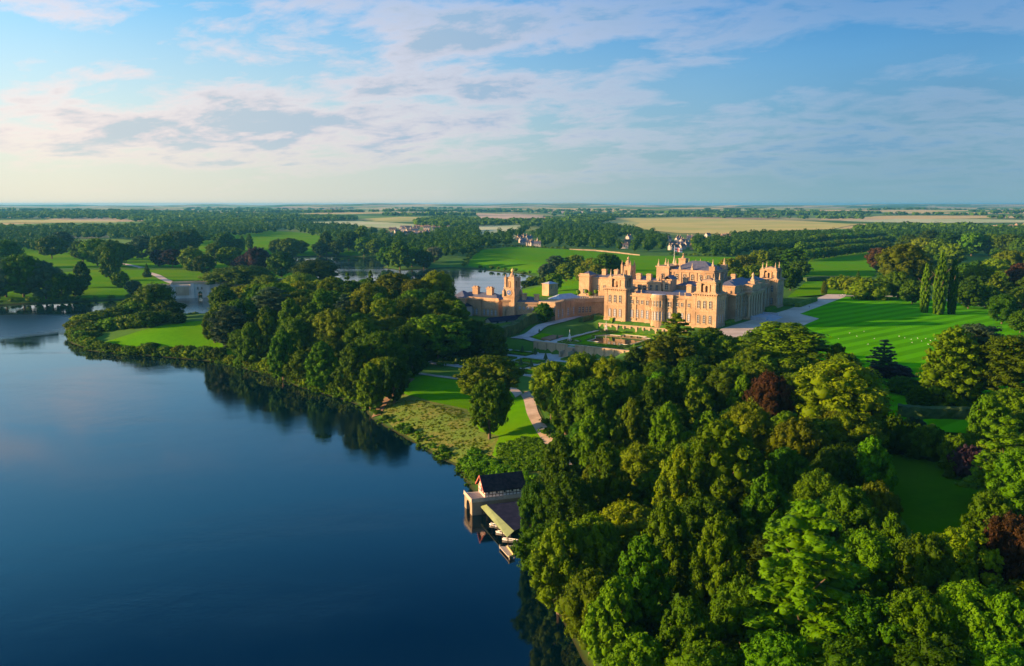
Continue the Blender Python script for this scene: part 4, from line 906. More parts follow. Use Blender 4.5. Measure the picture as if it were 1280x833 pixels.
# clock tower
tx, ty = G(640.5, 371.0, 24)
ct = MB(M=Matrix.Translation((tx, ty, 0)) @ Matrix.Rotation(PA, 4, 'Z'))
ct.box(-3.6, 3.6, -3.6, 3.6, 6, 23.8); ct.box(-4.0, 4.0, -4.0, 4.0, 23.8, 24.4)
ct.box(-3.1, 3.1, -3.1, 3.1, 24.4, 28.6); ct.box(-3.5, 3.5, -3.5, 3.5, 28.6, 29.2)
for a in (-1, 1):
    for c in (-1, 1):
        ct.box(a * 3.4 - .6, a * 3.4 + .6, c * 3.4 - .6, c * 3.4 + .6, 24.4, 27.2); ct.cyl(a * 3.4, c * 3.4, 27.2, 28.2, .6, .2, 8)
        ct.box(a * 2.6 - .62, a * 2.6 + .62, c * 2.6 - .62, c * 2.6 + .62, 29.2, 34.0); ct.box(a * 2.6 - .78, a * 2.6 + .78, c * 2.6 - .78, c * 2.6 + .78, 34.0, 34.5)
        ct.cyl(a * 2.6, c * 2.6, 34.5, 36.2, .5, .12, 8)
    arch_panel(ct, -1.97, 1.97, a * 2.3 - .35, a * 2.3 + .35, 29.2, 34.0, 'x', 1.6, 31.9); arch_panel(ct, a * 2.3 - .35, a * 2.3 + .35, -1.94, 1.94, 29.2, 34.0, 'y', 1.6, 31.9)
ct.box(-2.2, 2.2, -2.2, 2.2, 34.01, 34.8); ct.cyl(0, 0, 34.8, 36.8, 1.8, .8, 10); ct.cyl(0, 0, 36.8, 37.6, .5, .3, 8)
ct_o = ct.build('clock_tower', 'stone', court)
mb = MB(M=Matrix.Translation((tx, ty, 0))); mb.ball(0, 0, 38.3, .85, 10); mb.cyl(0, 0, 39.1, 39.9, .15, .03, 6); mb.build('gilded_ball', 'gold', ct_o)
M3 = Matrix.Translation((tx, ty, 26.5)) @ Matrix.Rotation(PA, 4, 'Z') @ Matrix.Translation((-3.12, 0, 0)) @ Matrix.Rotation(-math.pi / 2, 4, 'Y')
mb = MB(M=M3); mb.cyl(0, 0, 0, .25, 1.75, 1.75, 20); mb.cyl(0, 0, .252, .30, 1.35, 1.35, 20, 1); mb.build('clock_face', ['stone_pale', 'cloth_blue'], ct_o)
M3 = M3 @ Matrix.Translation((0, 0, .31)); mb = MB(M=M3); mb.box(-.06, 1.0, -.06, .06, 0, .05); mb.box(-.08, .08, -.08, .7, .052, .09); mb.build('clock_hands', 'gold', ct_o)
# north range of the court, behind
mb = MB(M=M1); mb.box(12.01, 30, 2, 12, 6, 20.2); mb.box(12.01, 30, LW - 12, LW - 2, 6, 20.2); mb.build('rear_block', 'stone', court)
mb = MB(M=M1); mb.hip(12.3, 30, 2, 12, 20.2, 2.8, 4.5); mb.hip(12.3, 30, LW - 12, LW - 2, 20.2, 2.8, 4.5); mb.build('roof', 'slate', court)

# small outbuildings beside the court
def shed(name, px, py, z0, lx, ly, hw, hr, ang, wall, roof, label, cat='building', axis='x'):
    gx, gy = G(px, py, z0); r_ = empty(name, (gx, gy, z0), ang, label, cat)
    mb = MB(); mb.box(0, lx, 0, ly, -4, hw)
    if axis == 'x': mb.add([(0, 0, hw), (0, ly, hw), (0, ly / 2, hw + hr - .26), (lx, 0, hw), (lx, ly, hw), (lx, ly / 2, hw + hr - .26)], [(0, 1, 2), (5, 4, 3)])
    mb.build('wall', wall, r_)
    mb = MB(); mb.gable(0, lx, 0, ly, hw, hr, axis='x', over=.4) if axis == 'x' else mb.hip(0, lx, 0, ly, hw + .01, hr, over=.4); mb.build('roof', roof, r_)
    mb = MB(); mb.box(lx * .42, lx * .42 + 1.1, -.08, .1, 0, 2.1); mb.build('door', 'dark_timber', r_)
    for f_ in (.15, .7): mb = MB(); mb.box(lx * f_, lx * f_ + 1.4, -.07, .08, 1.0, 2.2); mb.build('window', 'glass', r_)
    return r_
shed('outbuilding', 555, 396, 12, 16, 11, 5.4, 3.6, R(12), 'pale_house', 'black_roof', 'low outbuilding with a dark hipped roof in front of the stable court', axis='hip')
shed('long_shed', 614, 408.5, 10.5, 23, 5.5, 2.4, 2.0, R(38), 'pale_house', 'black_roof', 'long narrow shed with a dark pitched roof behind the tall hedge', 'shed')
gx, gy = G(686, 366, 11.5)
mb = MB(); mb.box(0, 11, 0, 9, -3, 6.6); mb.box(-.4, 11.4, -.4, 9.4, 6.6, 7.2); hs_ = empty('stone_lodge', (gx, gy, 11.5), R(40), 'small square stone lodge standing alone on the lawn behind the court', 'building'); mb.build('wall', 'stone', hs_); hs_.scale = (.8, .8, .85)
mb = MB(); mb.hip(0, 11, 0, 9, 7.21, 1.6, over=.2); mb.build('roof', 'lead', hs_)
for k in range(2): window(hs_, 3 + 5 * k, 0, 3, 270, 1.3, 2.6, False)

# ================================================================== water terraces
ZT = 9.0
def lp(x0, x1, y0, y1): return [Wd(x0, y0), Wd(x1, y0), Wd(x1, y1), Wd(x0, y1)]
mb = MB(); mb.prism(lp(-60, -1.8, 13.5, 66), 2, ZT); q = mb.build('pond_terrace', 'pale_paving'); tag(q, 'paved slab of the pond terrace below the west front', kind='structure')
def sheet(name, lst, z, mat, label):
    mb = MB()
    for a in lst:
        P = lp(*a); mb.add([(x, y, z) for x, y in P], [(0, 1, 2, 3)])
    q = mb.build(name, mat); tag(q, label, kind='structure'); return q
# grass compartments: long bed by the cross path, the great parterre, beds along the edge
sheet('terrace_grass', [(-53.2, -4.5, 20, 58.4), (-59.0, -56.8, 15, 62)], ZT + .03, 'park_grass', 'clipped grass of the water parterre')
def ptop(px, py, z=ZT): return Lc(*G(px, py, z))
pool_main = [(-41, 26), (-18, 26), (-18, 30), (-14, 30), (-14, 42), (-18, 42), (-18, 48), (-26, 52), (-33, 48), (-41, 48), (-41, 42), (-45, 42), (-45, 30), (-41, 30)]
def kerbed_pool(name, poly, label, kerbw=.25):
    r_ = empty(name, (0, 0, ZT), 0, label, 'pond')
    cx_ = sum(p[0] for p in poly) / len(poly); cy_ = sum(p[1] for p in poly) / len(poly)
    o1 = [Wd(*p) for p in poly]; o2 = [Wd(cx_ + (x - cx_) * (1 + kerbw / 12), cy_ + (y - cy_) * (1 + kerbw / 12)) for x, y in poly]
    mb = MB(); n = len(poly)
    vs = [(x, y, .32) for x, y in o1] + [(x, y, .32) for x, y in o2] + [(x, y, .0) for x, y in o1] + [(x, y, .0) for x, y in o2]
    fs = []
    for i in range(n):
        j = (i + 1) % n; fs += [(i, j, n + j, n + i), (n + i, n + j, 3 * n + j, 3 * n + i), (2 * n + i, 2 * n + j, j, i)]
    mb.add(vs, fs); mb.build('kerb', 'stone_grey', r_)
    bm = bmesh.new(); bm.faces.new([bm.verts.new((x, y, .14)) for x, y in o1]); bm.normal_update()
    if bm.faces[:][0].normal.z < 0: bmesh.ops.reverse_faces(bm, faces=bm.faces[:])
    bmesh.ops.triangulate(bm, faces=bm.faces[:]); me = bpy.data.meshes.new('pool_water'); bm.to_mesh(me); bm.free(); me.materials.append(MAT['pond_water'])
    q = bpy.data.objects.new('pool_water', me); col.objects.link(q); q.parent = r_
    return r_
kerbed_pool('pond', pool_main, 'large shaped central pond reflecting the palace west front')
def circ(cx_, cy_, r, n=16): return [(cx_ + r * math.cos(2 * math.pi * i / n), cy_ + r * math.sin(2 * math.pi * i / n)) for i in range(n)]
def fountain(name, cx_, cy_, r, hj, label):
    r_ = kerbed_pool(name, circ(cx_, cy_, r), label); r_['category'] = 'fountain'
    x, y = Wd(cx_, cy_)
    mb = MB(M=Matrix.Translation((x, y, 0))); mb.cyl(0, 0, 0, .8, .7, .4, 10); mb.cyl(0, 0, .8, 1.1, 1.1, 1.2, 10); mb.build('bowl', 'stone_pale', r_)
    mb = MB(M=Matrix.Translation((x, y, 0))); mb.cyl(0, 0, 1.1, hj, .18, .06, 7)
    for k in range(7):
        a = 2 * math.pi * k / 7
        for j in range(4):
            t0, t1 = j / 4, (j + 1) / 4; f0 = lambda t: (1.0 * t, hj * .7 - hj * .62 * t * t)
            (ra, za), (rb_, zb) = f0(t0), f0(t1)
            mb.add([(ra * math.cos(a), ra * math.sin(a), za), (rb_ * math.cos(a), rb_ * math.sin(a), zb), (rb_ * math.cos(a + .2), rb_ * math.sin(a + .2), zb), (ra * math.cos(a + .2), ra * math.sin(a + .2), za)], [(0, 1, 2, 3)])
    mb.build('jet', 'fountain_water', r_)
a_, b_ = ptop(712, 427); fountain('fountain', a_, b_, 4.2, 5.6, 'round fountain pool at the near left corner of the parterre')
a_, b_ = ptop(757.5, 414.5); fountain('fountain', a_, b_, 3.2, 5.2, 'fountain in front of the niche wall below the palace')
# scrolls of box and pools in the four corners
def hedge_strip(mb, pts, w_=.8, h_=.6, z=ZT):
    for (xa, ya), (xb, yb) in zip(pts[:-1], pts[1:]):
        d = math.hypot(xb - xa, yb - ya) or 1; nx_, ny_ = -(yb - ya) / d * w_ / 2, (xb - xa) / d * w_ / 2
        P = [Wd(xa + nx_, ya + ny_), Wd(xb + nx_, yb + ny_), Wd(xb - nx_, yb - ny_), Wd(xa - nx_, ya - ny_)]
        mb.prism(P, z, z + h_)
for (cx_, cy_, sx_, sy_, lb) in [(-48, 53.5, 1, 1, 'near left'), (-10, 53.5, -1, 1, 'far left'), (-48, 23.5, 1, -1, 'near right'), (-10, 23.5, -1, -1, 'far right')]:
    mb = MB()
    for rr, t0, t1 in ((4.2, .2, 5.2), (2.4, 1.0, 6.2), (6.2, 3.4, 6.1)):
        pts = [(cx_ + sx_ * rr * 1.15 * math.cos(t0 + (t1 - t0) * i / 12), cy_ + sy_ * rr * .62 * math.sin(t0 + (t1 - t0) * i / 12)) for i in range(13)]
        hedge_strip(mb, pts, .6, .5, ZT + .02)
    q = mb.build('box_scroll', 'box_hedge'); tag(q, f'clipped box scrollwork in the {lb} corner of the water parterre', 'hedge', 'box scrolls of the water parterre')
mb = MB()
for ln in ([(-52.6, 20.6), (-52.6, 57.8), (-5.2, 57.8), (-5.2, 20.6), (-52.6, 20.6)], [(-46.5, 28), (-46.5, 44)], [(-12.5, 28), (-12.5, 44)], [(-40, 24.3), (-19, 24.3)], [(-40, 50), (-33.5, 50), (-26, 54), (-18, 50)]): hedge_strip(mb, ln, .7, .55, ZT + .02)
q = mb.build('box_border', 'box_hedge'); tag(q, 'low clipped box border round the central pond and parterre', 'hedge')
# niche wall and the ledge below the palace
mb = MB(); mb.prism(lp(-3.4, 1.75, 13.6, 62), ZT + .01, 12.0); mb.prism(lp(-3.8, -2.6, 13.5, 62.2), 12.003, 12.5)
for k in range(13):
    y0 = 14.6 + k * 3.62; mb.prism(lp(-3.95, -3.4, y0, y0 + 1.0), ZT + .012, 12.0)
nw_ = mb.build('niche_wall', 'garden_stone'); tag(nw_, 'grey niched terrace wall at the foot of the west front', 'wall')
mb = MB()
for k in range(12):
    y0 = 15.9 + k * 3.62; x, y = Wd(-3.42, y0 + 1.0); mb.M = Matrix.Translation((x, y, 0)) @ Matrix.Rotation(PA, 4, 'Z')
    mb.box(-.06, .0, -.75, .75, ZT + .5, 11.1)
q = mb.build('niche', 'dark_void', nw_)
# retaining walls, west edge of the pond terrace
mb = MB()
mb.prism(lp(-60.8, -60.01, 13.3, 44), 2, ZT + .9); mb.prism(lp(-61.0, -59.8, 13.2, 44.2), ZT + .903, ZT + 1.15)
mb.prism(lp(-60.8, -60.01, 48, 66.3), 2, ZT + .9); mb.prism(lp(-61.0, -59.8, 47.8, 66.4), ZT + .903, ZT + 1.15)
for k in range(11):
    y0 = 14 + k * 5.0
    if not 43 < y0 < 48: mb.prism(lp(-61.25, -60.8, y0, y0 + .9), 2, ZT + .88)
rw = mb.build('retaining_wall', 'garden_stone'); tag(rw, 'tall stone retaining wall with buttresses between the two water terraces', 'wall')
mb = MB(); mb.prism(lp(-61, -1.8, 12.6, 13.49), 2, ZT + 2.2)
q = mb.build('retaining_wall', 'garden_stone'); tag(q, 'orange lit retaining wall closing the pond terrace beside the trees', 'wall')
# stairs down the wall
mb = MB()
for i in range(12): mb.prism(lp(-61.3 - .5 * (i + 1), -61.3 - .5 * i - .003, 44.3, 47.7), 3.5, ZT - .33 * i - .1)
for yy in (43.6, 47.75): mb.prism(lp(-67.6, -61.3, yy, yy + .65), 3.5, ZT - 1.2)
q = mb.build('stone_stairs', 'stone_pale'); tag(q, 'stone stairs descending from the pond terrace to the lower garden', 'stairs')
# lower terrace
mb = MB(); mb.prism(lp(-112, -61.5, 14, 98), .5, 5.2); q = mb.build('lower_terrace', 'pale_paving'); tag(q, 'paved slab of the lower garden terrace', kind='structure')
cells = []
for x0 in (-109, -99, -88, -74):
    for y0 in (17, 32, 47, 62, 77): cells.append((x0, x0 + 7.4, y0, y0 + 12.2))
cells = [c for c in cells if not (c[0] > -75 and 40 < c[2] < 50) and not (c[0] > -80 and c[2] > 70)]
sheet('lower_grass', cells, 5.24, 'park_grass', 'grass plots of the lower terrace')
for i, c in enumerate(cells):
    mb = MB(); hedge_strip(mb, [(c[0] + .5, c[2] + .5), (c[1] - .5, c[2] + .5), (c[1] - .5, c[3] - .5), (c[0] + .5, c[3] - .5), (c[0] + .5, c[2] + .5)], .7, .7, 5.2)
    q = mb.build('box_border', 'box_hedge'); tag(q, f'clipped box border framing a grass plot of the lower terrace', 'hedge', 'box borders of the lower terrace')
cone_data = None
def topiary(lx_, ly_, z, label, h_=2.4, group='clipped yews of the water terraces'):
    global cone_data
    x, y = Wd(lx_, ly_)
    if cone_data is None:
        mb = MB(); mb.cyl(0, 0, 0, .4, .15, .15, 6, 1)
        for k in range(5): mb.cyl(0, 0, .3 + k * .42, .3 + (k + 1) * .42, .75 - .13 * k, .62 - .13 * k, 10)
        q = mb.build('clipped_yew', ['hedge_green', 'bark']); cone_data = q.data
    else: q = bpy.data.objects.new('clipped_yew', cone_data); col.objects.link(q)
    q.location = (x, y, z); q.scale = (h_ / 2.4,) * 3; tag(q, label, 'topiary', group)
for px, py, lb in [(674, 417, 'clipped yew cone on the grass strip, nearer the hedge end'), (690, 415, 'clipped yew cone midway along the strip beside the broad path'), (709, 411, 'clipped yew cone at the far end of the strip by the broad path'), (696.5, 424, 'clipped yew at the corner where the two paths cross')]:
    a_, b_ = ptop(px, py, 9.4); topiary(a_, b_, 9.35, lb)
for px, py, lb in [(653, 441, 'tall clipped yew beside the wall of the lower terrace'), (669, 443.5, 'clipped yew second from the stairs on the lower terrace'), (571, 454, 'round dark yew at the far left of the lower garden'), (588, 447, 'dark clipped yew under the wood by the lower garden path'), (682, 450, 'clipped yew near the foot of the stairs'), (651, 457, 'small clipped yew beside the middle plot of the lower terrace'), (664, 459, 'small clipped yew beside the pale ring of the lower terrace')]:
    a_, b_ = ptop(px, py, 5.2); topiary(a_, b_, 5.2, lb, 3.4)
# broad path, cross paths and beds at the left end (on the sloping land)
ribbon('terrace_path', Gz([(645, 419.5), (670, 413), (700, 405.5), (722, 399)], 10.6), 6.5, 'pale_paving', .45, 'broad pale path beside the tall hedge')
ribbon('terrace_path', Gz([(650, 420), (664, 424.5), (680, 428.5)], 9.3), 5.0, 'pale_paving', .55, 'pale path joining the terraces')
def bed(px_poly, z, mat, name, label, h_=.25):
    mb = MB(); mb.prism(Gz(px_poly, z), z - 3, z + h_); q = mb.build(name, mat); tag(q, label, kind='structure'); return q
bed([(666, 420.5), (712, 407.5), (722, 409.2), (676, 423)], 9.6, 'park_grass', 'grass_strip', 'grass strip between the two pale paths')
bed([(676, 423.4), (722, 409.6), (734, 409.8), (688, 425.5)], 9.4, 'earth', 'flower_bed', 'long brown flower bed beside the path')
lampx, lampy = G(623.5, 447, 5.2)
lmp = empty('fountain_column', (lampx, lampy, 5.2), 0, 'slim pale stone column rising behind the lone trees of the lower garden', 'column')
mb = MB(); mb.box(-.8, .8, -.8, .8, 0, 1.0); mb.cyl(0, 0, 1.0, 5.2, .38, .26, 8); mb.box(-.5, .5, -.5, .5, 5.2, 5.5); mb.build('shaft', 'stone_pale', lmp); mb = MB(); mb.ball(0, 0, 6.0, .5); mb.build('finial', 'stone_pale', lmp)
# tall yew hedge
P = [G(620, 421, 10), G(652, 411, 10.5), G(684, 402, 11), G(706, 397.5, 11.4)]
def rough_hedge(name, pts, w_, h_, mat, label, cat='hedge', z=None, seed=1):
    r_ = np.random.default_rng(seed); vs = []; fs = []
    L_ = []
    for (xa, ya), (xb, yb) in zip(pts[:-1], pts[1:]):
        n = max(1, int(math.hypot(xb - xa, yb - ya) / 1.2)); L_ += [(xa + (xb - xa) * i / n, ya + (yb - ya) * i / n) for i in range(n)]
    L_.append(pts[-1]); prof = [(-.5, 0), (-.53, .35), (-.5, .7), (-.44, 1.0), (0, 1.03), (.44, 1.0), (.5, .7), (.53, .35), (.5, 0)]
    for i, (x, y) in enumerate(L_):
        a = L_[max(0, i - 1)]; b_ = L_[min(len(L_) - 1, i + 1)]; d = math.hypot(b_[0] - a[0], b_[1] - a[1]) or 1; nx_, ny_ = -(b_[1] - a[1]) / d, (b_[0] - a[0]) / d
        g0 = h1(x, y) if z is None else z
        for s_, t_ in prof:
            j = r_.normal(0, .16, 3); vs.append((x + nx_ * (s_ * w_) + j[0], y + ny_ * (s_ * w_) + j[1], g0 - .4 + t_ * (h_ + .4) + (j[2] if t_ > .1 else 0)))
    k = len(prof)
    for i in range(len(L_) - 1):
        for q in range(k - 1): a = i * k + q; fs.append((a, a + 1, a + 1 + k, a + k))
    fs += [tuple(range(k)), tuple(range(len(vs) - k, len(vs)))[::-1]]
    mb = MB(); mb.add(vs, fs); q = mb.build(name, mat); tag(q, label, cat); return q
rough_hedge('yew_hedge', P, 4.5, 5.2, 'hedge_green', 'very tall dark yew hedge along the broad pale path')
rough_hedge('low_hedge', [G(745, 404, 11), G(757, 405, 11), G(770, 407.5, 11)], 5, 3.2, 'box_hedge', 'bushy hedge at the foot of the near palace tower', z=12)
rough_hedge('low_hedge', [G(726, 409.5, 9.2), G(750, 403.5, 9.2)], 2.4, 2.4, 'hedge_green', 'dark clipped hedge between the terrace path and the tower', seed=4)
rough_hedge('low_hedge', [Wd(13, 1.0), Wd(25.5, 1.0)], 3.2, 1.6, 'box_hedge', 'low green planting against the near end of the south front', z=PZ, seed=5)
rough_hedge('low_hedge', [Wd(78, 1.0), Wd(97, 1.0)], 3.2, 1.6, 'box_hedge', 'low green planting against the far end of the south front', z=PZ, seed=6)
# Italian garden beyond the far tower
mb = MB()
for k in range(5):
    x0 = 113 + k * 7.2
    for j in range(4):
        y0 = -4 + j * 9.5; pts = [(x0, y0), (x0 + 5.6, y0), (x0 + 5.6, y0 + 7.6), (x0, y0 + 7.6), (x0, y0)]
        for (xa, ya), (xb, yb) in zip(pts[:-1], pts[1:]):
            d = math.hypot(xb - xa, yb - ya); n1_, n2_ = -(yb - ya) / d * .55, (xb - xa) / d * .55
            mb.prism([Wd(xa + n1_, ya + n2_), Wd(xb + n1_, yb + n2_), Wd(xb - n1_, yb - n2_), Wd(xa - n1_, ya - n2_)], PZ, PZ + 1.2)
q = mb.build('knot_garden', 'box_hedge'); tag(q, 'geometric clipped hedges of the formal garden beyond the far palace tower', 'hedge')
rough_hedge('garden_hedge', [Wd(111, -8.5), Wd(150, -8.5)], 3.0, 2.4, 'box_hedge', 'long clipped hedge bordering the gravel terrace beyond the far tower', z=PZ, seed=7)
rough_hedge('garden_hedge', [G(1006, 352, PZ), G(1035, 350.5, PZ), G(1068, 351, PZ)], 4.0, 3.2, 'hedge_green', 'straight dark hedge at the end of the avenue lawn', z=PZ, seed=8)
rough_hedge('garden_hedge', [G(1122, 519, PZ), G(1150, 522, PZ), G(1180, 522, PZ), G(1232, 524, PZ)], 3.5, 3.0, 'hedge_green', 'dark curved hedge above the shaded clearing', z=PZ, seed=9)

# ================================================================== grand bridge
bpx = G(207, 374, 0); bqx = G(300, 371, 0); ba = math.atan2(bqx[1] - bpx[1], bqx[0] - bpx[0])
br = empty('stone_bridge', (bpx[0], bpx[1], 0), ba, 'grand pale stone bridge with arched openings over the lake narrows', 'bridge')
mb = MB()
mb.box(-14, 4, 1, 13, -2, 9.6); mb.box(4, 6.2, .2, 13.8, -2, 11.2); mb.box(6.21, 18.8, 1.2, 12.8, -2, 10.4); mb.box(18.81, 21.5, 0, 14, -2, 11.6)
arch_panel(mb, 21.51, 30, .8, 13.2, -2, 10.8, 'x', 3.2, 3.6); mb.box(30.01, 33.5, -.2, 14.2, -2, 11.8)
arch_panel(mb, 33.51, 61, .6, 13.4, -2, 11.4, 'x', 19, .5)
mb.box(61.01, 64.5, -.2, 14.2, -2, 11.8); arch_panel(mb, 64.51, 73, .8, 13.2, -2, 10.8, 'x', 3.2, 3.6); mb.box(73.01, 110, 1.2, 12.8, -2, 10.4)
w_o = mb.build('masonry', 'stone_grey', br)
mb = MB()
for y in (.5, 12.9): mb.box(4.5, 105, y, y + .6, 10.85 if y < 1 else 10.86, 12.6)
mb.box(-14, 4.4, .6, 1.2, 9.6, 10.8); mb.box(-14, 4.4, 12.6, 13.2, 9.6, 10.8)
mb.build('parapet', 'stone_pale', br)
mb = MB(); mb.box(7.5, 17.5, .95, 1.19, 2.2, 9.2); mb.box(-12, 3, .78, .99, 2.0, 8.0); mb.build('panel', 'stone_pale', br)
for x in (24.2, 27.2, 66.6, 70.8): window(br, x, .8, 7.0, 270, .9, 1.6, True, 'dark_void')

# ================================================================== boathouse
A_ = G(587, 617, 3.4); B_ = G(598, 627, 3.4); C_ = G(650, 621, 3.4)
ua = math.atan2(C_[1] - B_[1], C_[0] - B_[0])
bh = empty('boathouse', (B_[0], B_[1], 0), ua, 'half-timbered boathouse with a dark steep roof on an arched stone base at the lakeside', 'building')
MBH = Matrix.Translation((B_[0], B_[1], 0)) @ Matrix.Rotation(ua, 4, 'Z'); inv = MBH.inverted()
def bl(p): v = inv @ Vector((p[0], p[1], 0)); return v.x, v.y
a1, a2 = bl(A_); c1, c2 = bl(C_)
DK = 3.3; DX0, DX1, DY1 = -1.6, c1 + 1.5, 6.6
mb = MB()
arch_panel(mb, DX0, DX0 + .7, 0, DY1, -1.5, DK, 'y', 3.2, 1.2); mb.box(DX0 + .71, DX1, 0.0, .6, -1.5, DK - .01); mb.box(DX0 + .71, DX1, DY1 - .6, DY1, -1.5, DK - .01); mb.box(DX0 + .72, DX1, .61, DY1 - .61, 2.7, DK - .02)
mb.box(DX0 + .2, DX0 + .7, -.25, .25, DK, DK + .9)
mb.build('stone_base', 'darkened_stone', bh)  # shade of the base walls painted in by the darker stone
mb = MB(); mb.box(DX0 - .2, DX1 + .1, -.3, DY1 + .2, DK, DK + .22); mb.box(DX0 - .2, DX1, -.3, -.18, DK + .22, DK + 1.0); mb.box(DX0 - .2, DX0 - .08, -.18, DY1, DK + .22, DK + 1.0); mb.build('deck', 'weathered_timber', bh)
hx0, hx1, hy0, hy1 = 2.0, DX1 - .3, .9, DY1 - .2; zf = DK + .22; ze = zf + 2.0; zr = ze + 3.1; ym = (hy0 + hy1) / 2
mb = MB(); mb.box(hx0, hx1, hy0, hy1, zf, ze); mb.add([(hx0, hy0, ze), (hx0, hy1, ze), (hx0, ym, zr - .3), (hx1, hy0, ze), (hx1, hy1, ze), (hx1, ym, zr - .3)], [(0, 1, 2), (5, 4, 3), (0, 2, 5, 3), (1, 4, 5, 2)]); mb.build('wall', 'white_paint', bh)
mb = MB(); mb.gable(hx0, hx1, hy0, hy1, ze, zr - ze, over=.65, thick=.22); mb.build('roof', 'dark_tile', bh)
mb = MB()
for t_ in np.linspace(0, 1, 8): y = hy0 + (hy1 - hy0) * t_; top = ze + (zr - ze - .5) * (1 - abs(2 * t_ - 1)); mb.box(hx0 - .07, hx0 - .01, y - .09, y + .09, zf, top)
mb.box(hx0 - .08, hx0 - .012, hy0, hy1, ze - .1, ze + .12); mb.box(hx0 - .08, hx0 - .012, hy0 + 1.2, hy1 - 1.2, ze + 1.3, ze + 1.48); mb.box(hx0 - .08, hx0 - .012, hy0, hy1, zf + .9, zf + 1.05)
mb.build('red_timber', 'red_paint', bh)
mb = MB()
for t_ in np.linspace(0, 1, 12): x = hx0 + (hx1 - hx0) * t_; mb.box(x - .07, x + .07, hy0 - .06, hy0 - .005, zf, ze)
mb.box(hx0, hx1, hy0 - .065, hy0 - .006, zf + .85, zf + 1.0); mb.build('dark_timber_frame', 'dark_timber', bh)
for i in range(5):
    x = hx0 + .9 + i * (hx1 - hx0 - 1.8) / 4; mb = MB(); mb.box(x - .35, x + .35, hy0 - .09, hy0 - .02, zf + 1.08, ze - .12, 0); mb.box(x - .26, x + .26, hy0 - .11, hy0 - .092, zf + 1.16, ze - .2, 1); mb.build('window', ['white_paint', 'glass'], bh)
mb = MB(); mb.box(hx0 - .1, hx0 - .082, ym - .5, ym + .5, zf + 1.1, ze - .1); mb.build('gable_window', 'glass', bh)
mb = MB(); mb.box(hx0 - .72, hx0 - .58, 0, 0, 0, 0) if False else None
for sgn, ya in ((-1, hy0 - .65), (1, hy1 + .65)):
    mb.add([(hx0 - .7, ya, ze - .25), (hx0 - .7, ym, zr - .22), (hx0 - .7, ym, zr + .12), (hx0 - .7, ya, ze + .1), (hx0 - .6, ya, ze - .25), (hx0 - .6, ym, zr - .22), (hx0 - .6, ym, zr + .12), (hx0 - .6, ya, ze + .1)], [(0, 1, 2, 3), (7, 6, 5, 4), (0, 4, 5, 1), (3, 2, 6, 7)])
mb.build('bargeboard', 'red_paint', bh)
# lower boat shelter: flat dark roof and a green sloping leaf on posts
r1 = G(608, 631, 3.0); r3 = G(642.5, 664, 3.0); r5 = G(648, 626.5, 3.0); r6 = G(668, 652, 3.0)
e1 = G(600.5, 633, 2.2); e2 = G(634, 671.5, 2.2)
bs = empty('boat_shelter', (r1[0], r1[1], 0), 0, 'low boat shelter with a dark flat roof and a green sloping edge over the water', 'building')
def rel(p): return (p[0] - r1[0], p[1] - r1[1])
q1, q3, q5, q6, f1, f2 = map(rel, (r1, r3, r5, r6, e1, e2))
mb = MB(); mb.prism([q1, q3, q6, q5], 2.86, 3.0); mb.build('flat_roof', 'black_roof', bs)
mb = MB(); mb.add([(*q1, 3.04), (*q3, 3.04), (*f2, 2.2), (*f1, 2.2), (*q1, 2.92), (*q3, 2.92), (*f2, 2.08), (*f1, 2.08)], [(0, 1, 2, 3), (7, 6, 5, 4), (0, 4, 5, 1), (1, 5, 6, 2), (2, 6, 7, 3), (3, 7, 4, 0)]); mb.build('green_roof', 'tin_green', bs)
for k in range(6):
    t_ = (k + .1) / 5.2; x = f1[0] + (f2[0] - f1[0]) * t_ + .3; y = f1[1] + (f2[1] - f1[1]) * t_ + .3; mb = MB(); mb.box(x - .1, x + .1, y - .1, y + .1, -1.5, 2.3); mb.build('post', 'dark_timber', bs)
mb = MB(); mb.prism([(q5[0] - .2, q5[1]), (q6[0] - .2, q6[1]), (q6[0] - .5, q6[1]), (q5[0] - .5, q5[1])], -1, 2.86); mb.build('back_wall', 'dark_timber', bs)
# jetty
j1 = G(624, 683, .6); j2 = G(636, 696.5, .6); j3 = G(642, 694.5, .6); j4 = G(634, 683.5, .6); j5 = G(660, 679.5, .6); j6 = G(660, 682.0, .6)
jt = empty('jetty', (j1[0], j1[1], 0), 0, 'pale timber jetty with a raised edge just below the boathouse', 'jetty')
rj = lambda p: (p[0] - j1[0], p[1] - j1[1])
mb = MB(); mb.prism([rj(p) for p in (j1, j2, j3, j4)], .4, .62); mb.prism([rj(p) for p in (G(632, 682.4, .6), G(634.6, 684.6, .6), j6, j5)], .38, .60); mb.build('deck', 'weathered_timber', jt)
for p in (j1, j2, j3, j4, j5):
    x, y = rj(p); mb = MB(); mb.cyl(x + .15, y + .1, -1.5, .9, .12, .12, 6); mb.build('post', 'weathered_timber', jt)
mb = MB()
for a, c in ((j2, j3), (j3, j4)):
    (xa, ya), (xb, yb) = rj(a), rj(c); d = math.hypot(xb - xa, yb - ya); nx_, ny_ = -(yb - ya) / d * .1, (xb - xa) / d * .1
    mb.prism([(xa + nx_, ya + ny_), (xb + nx_, yb + ny_), (xb - nx_, yb - ny_), (xa - nx_, ya - ny_)], .63, .85)
mb.build('raised_edge', 'gold', jt)
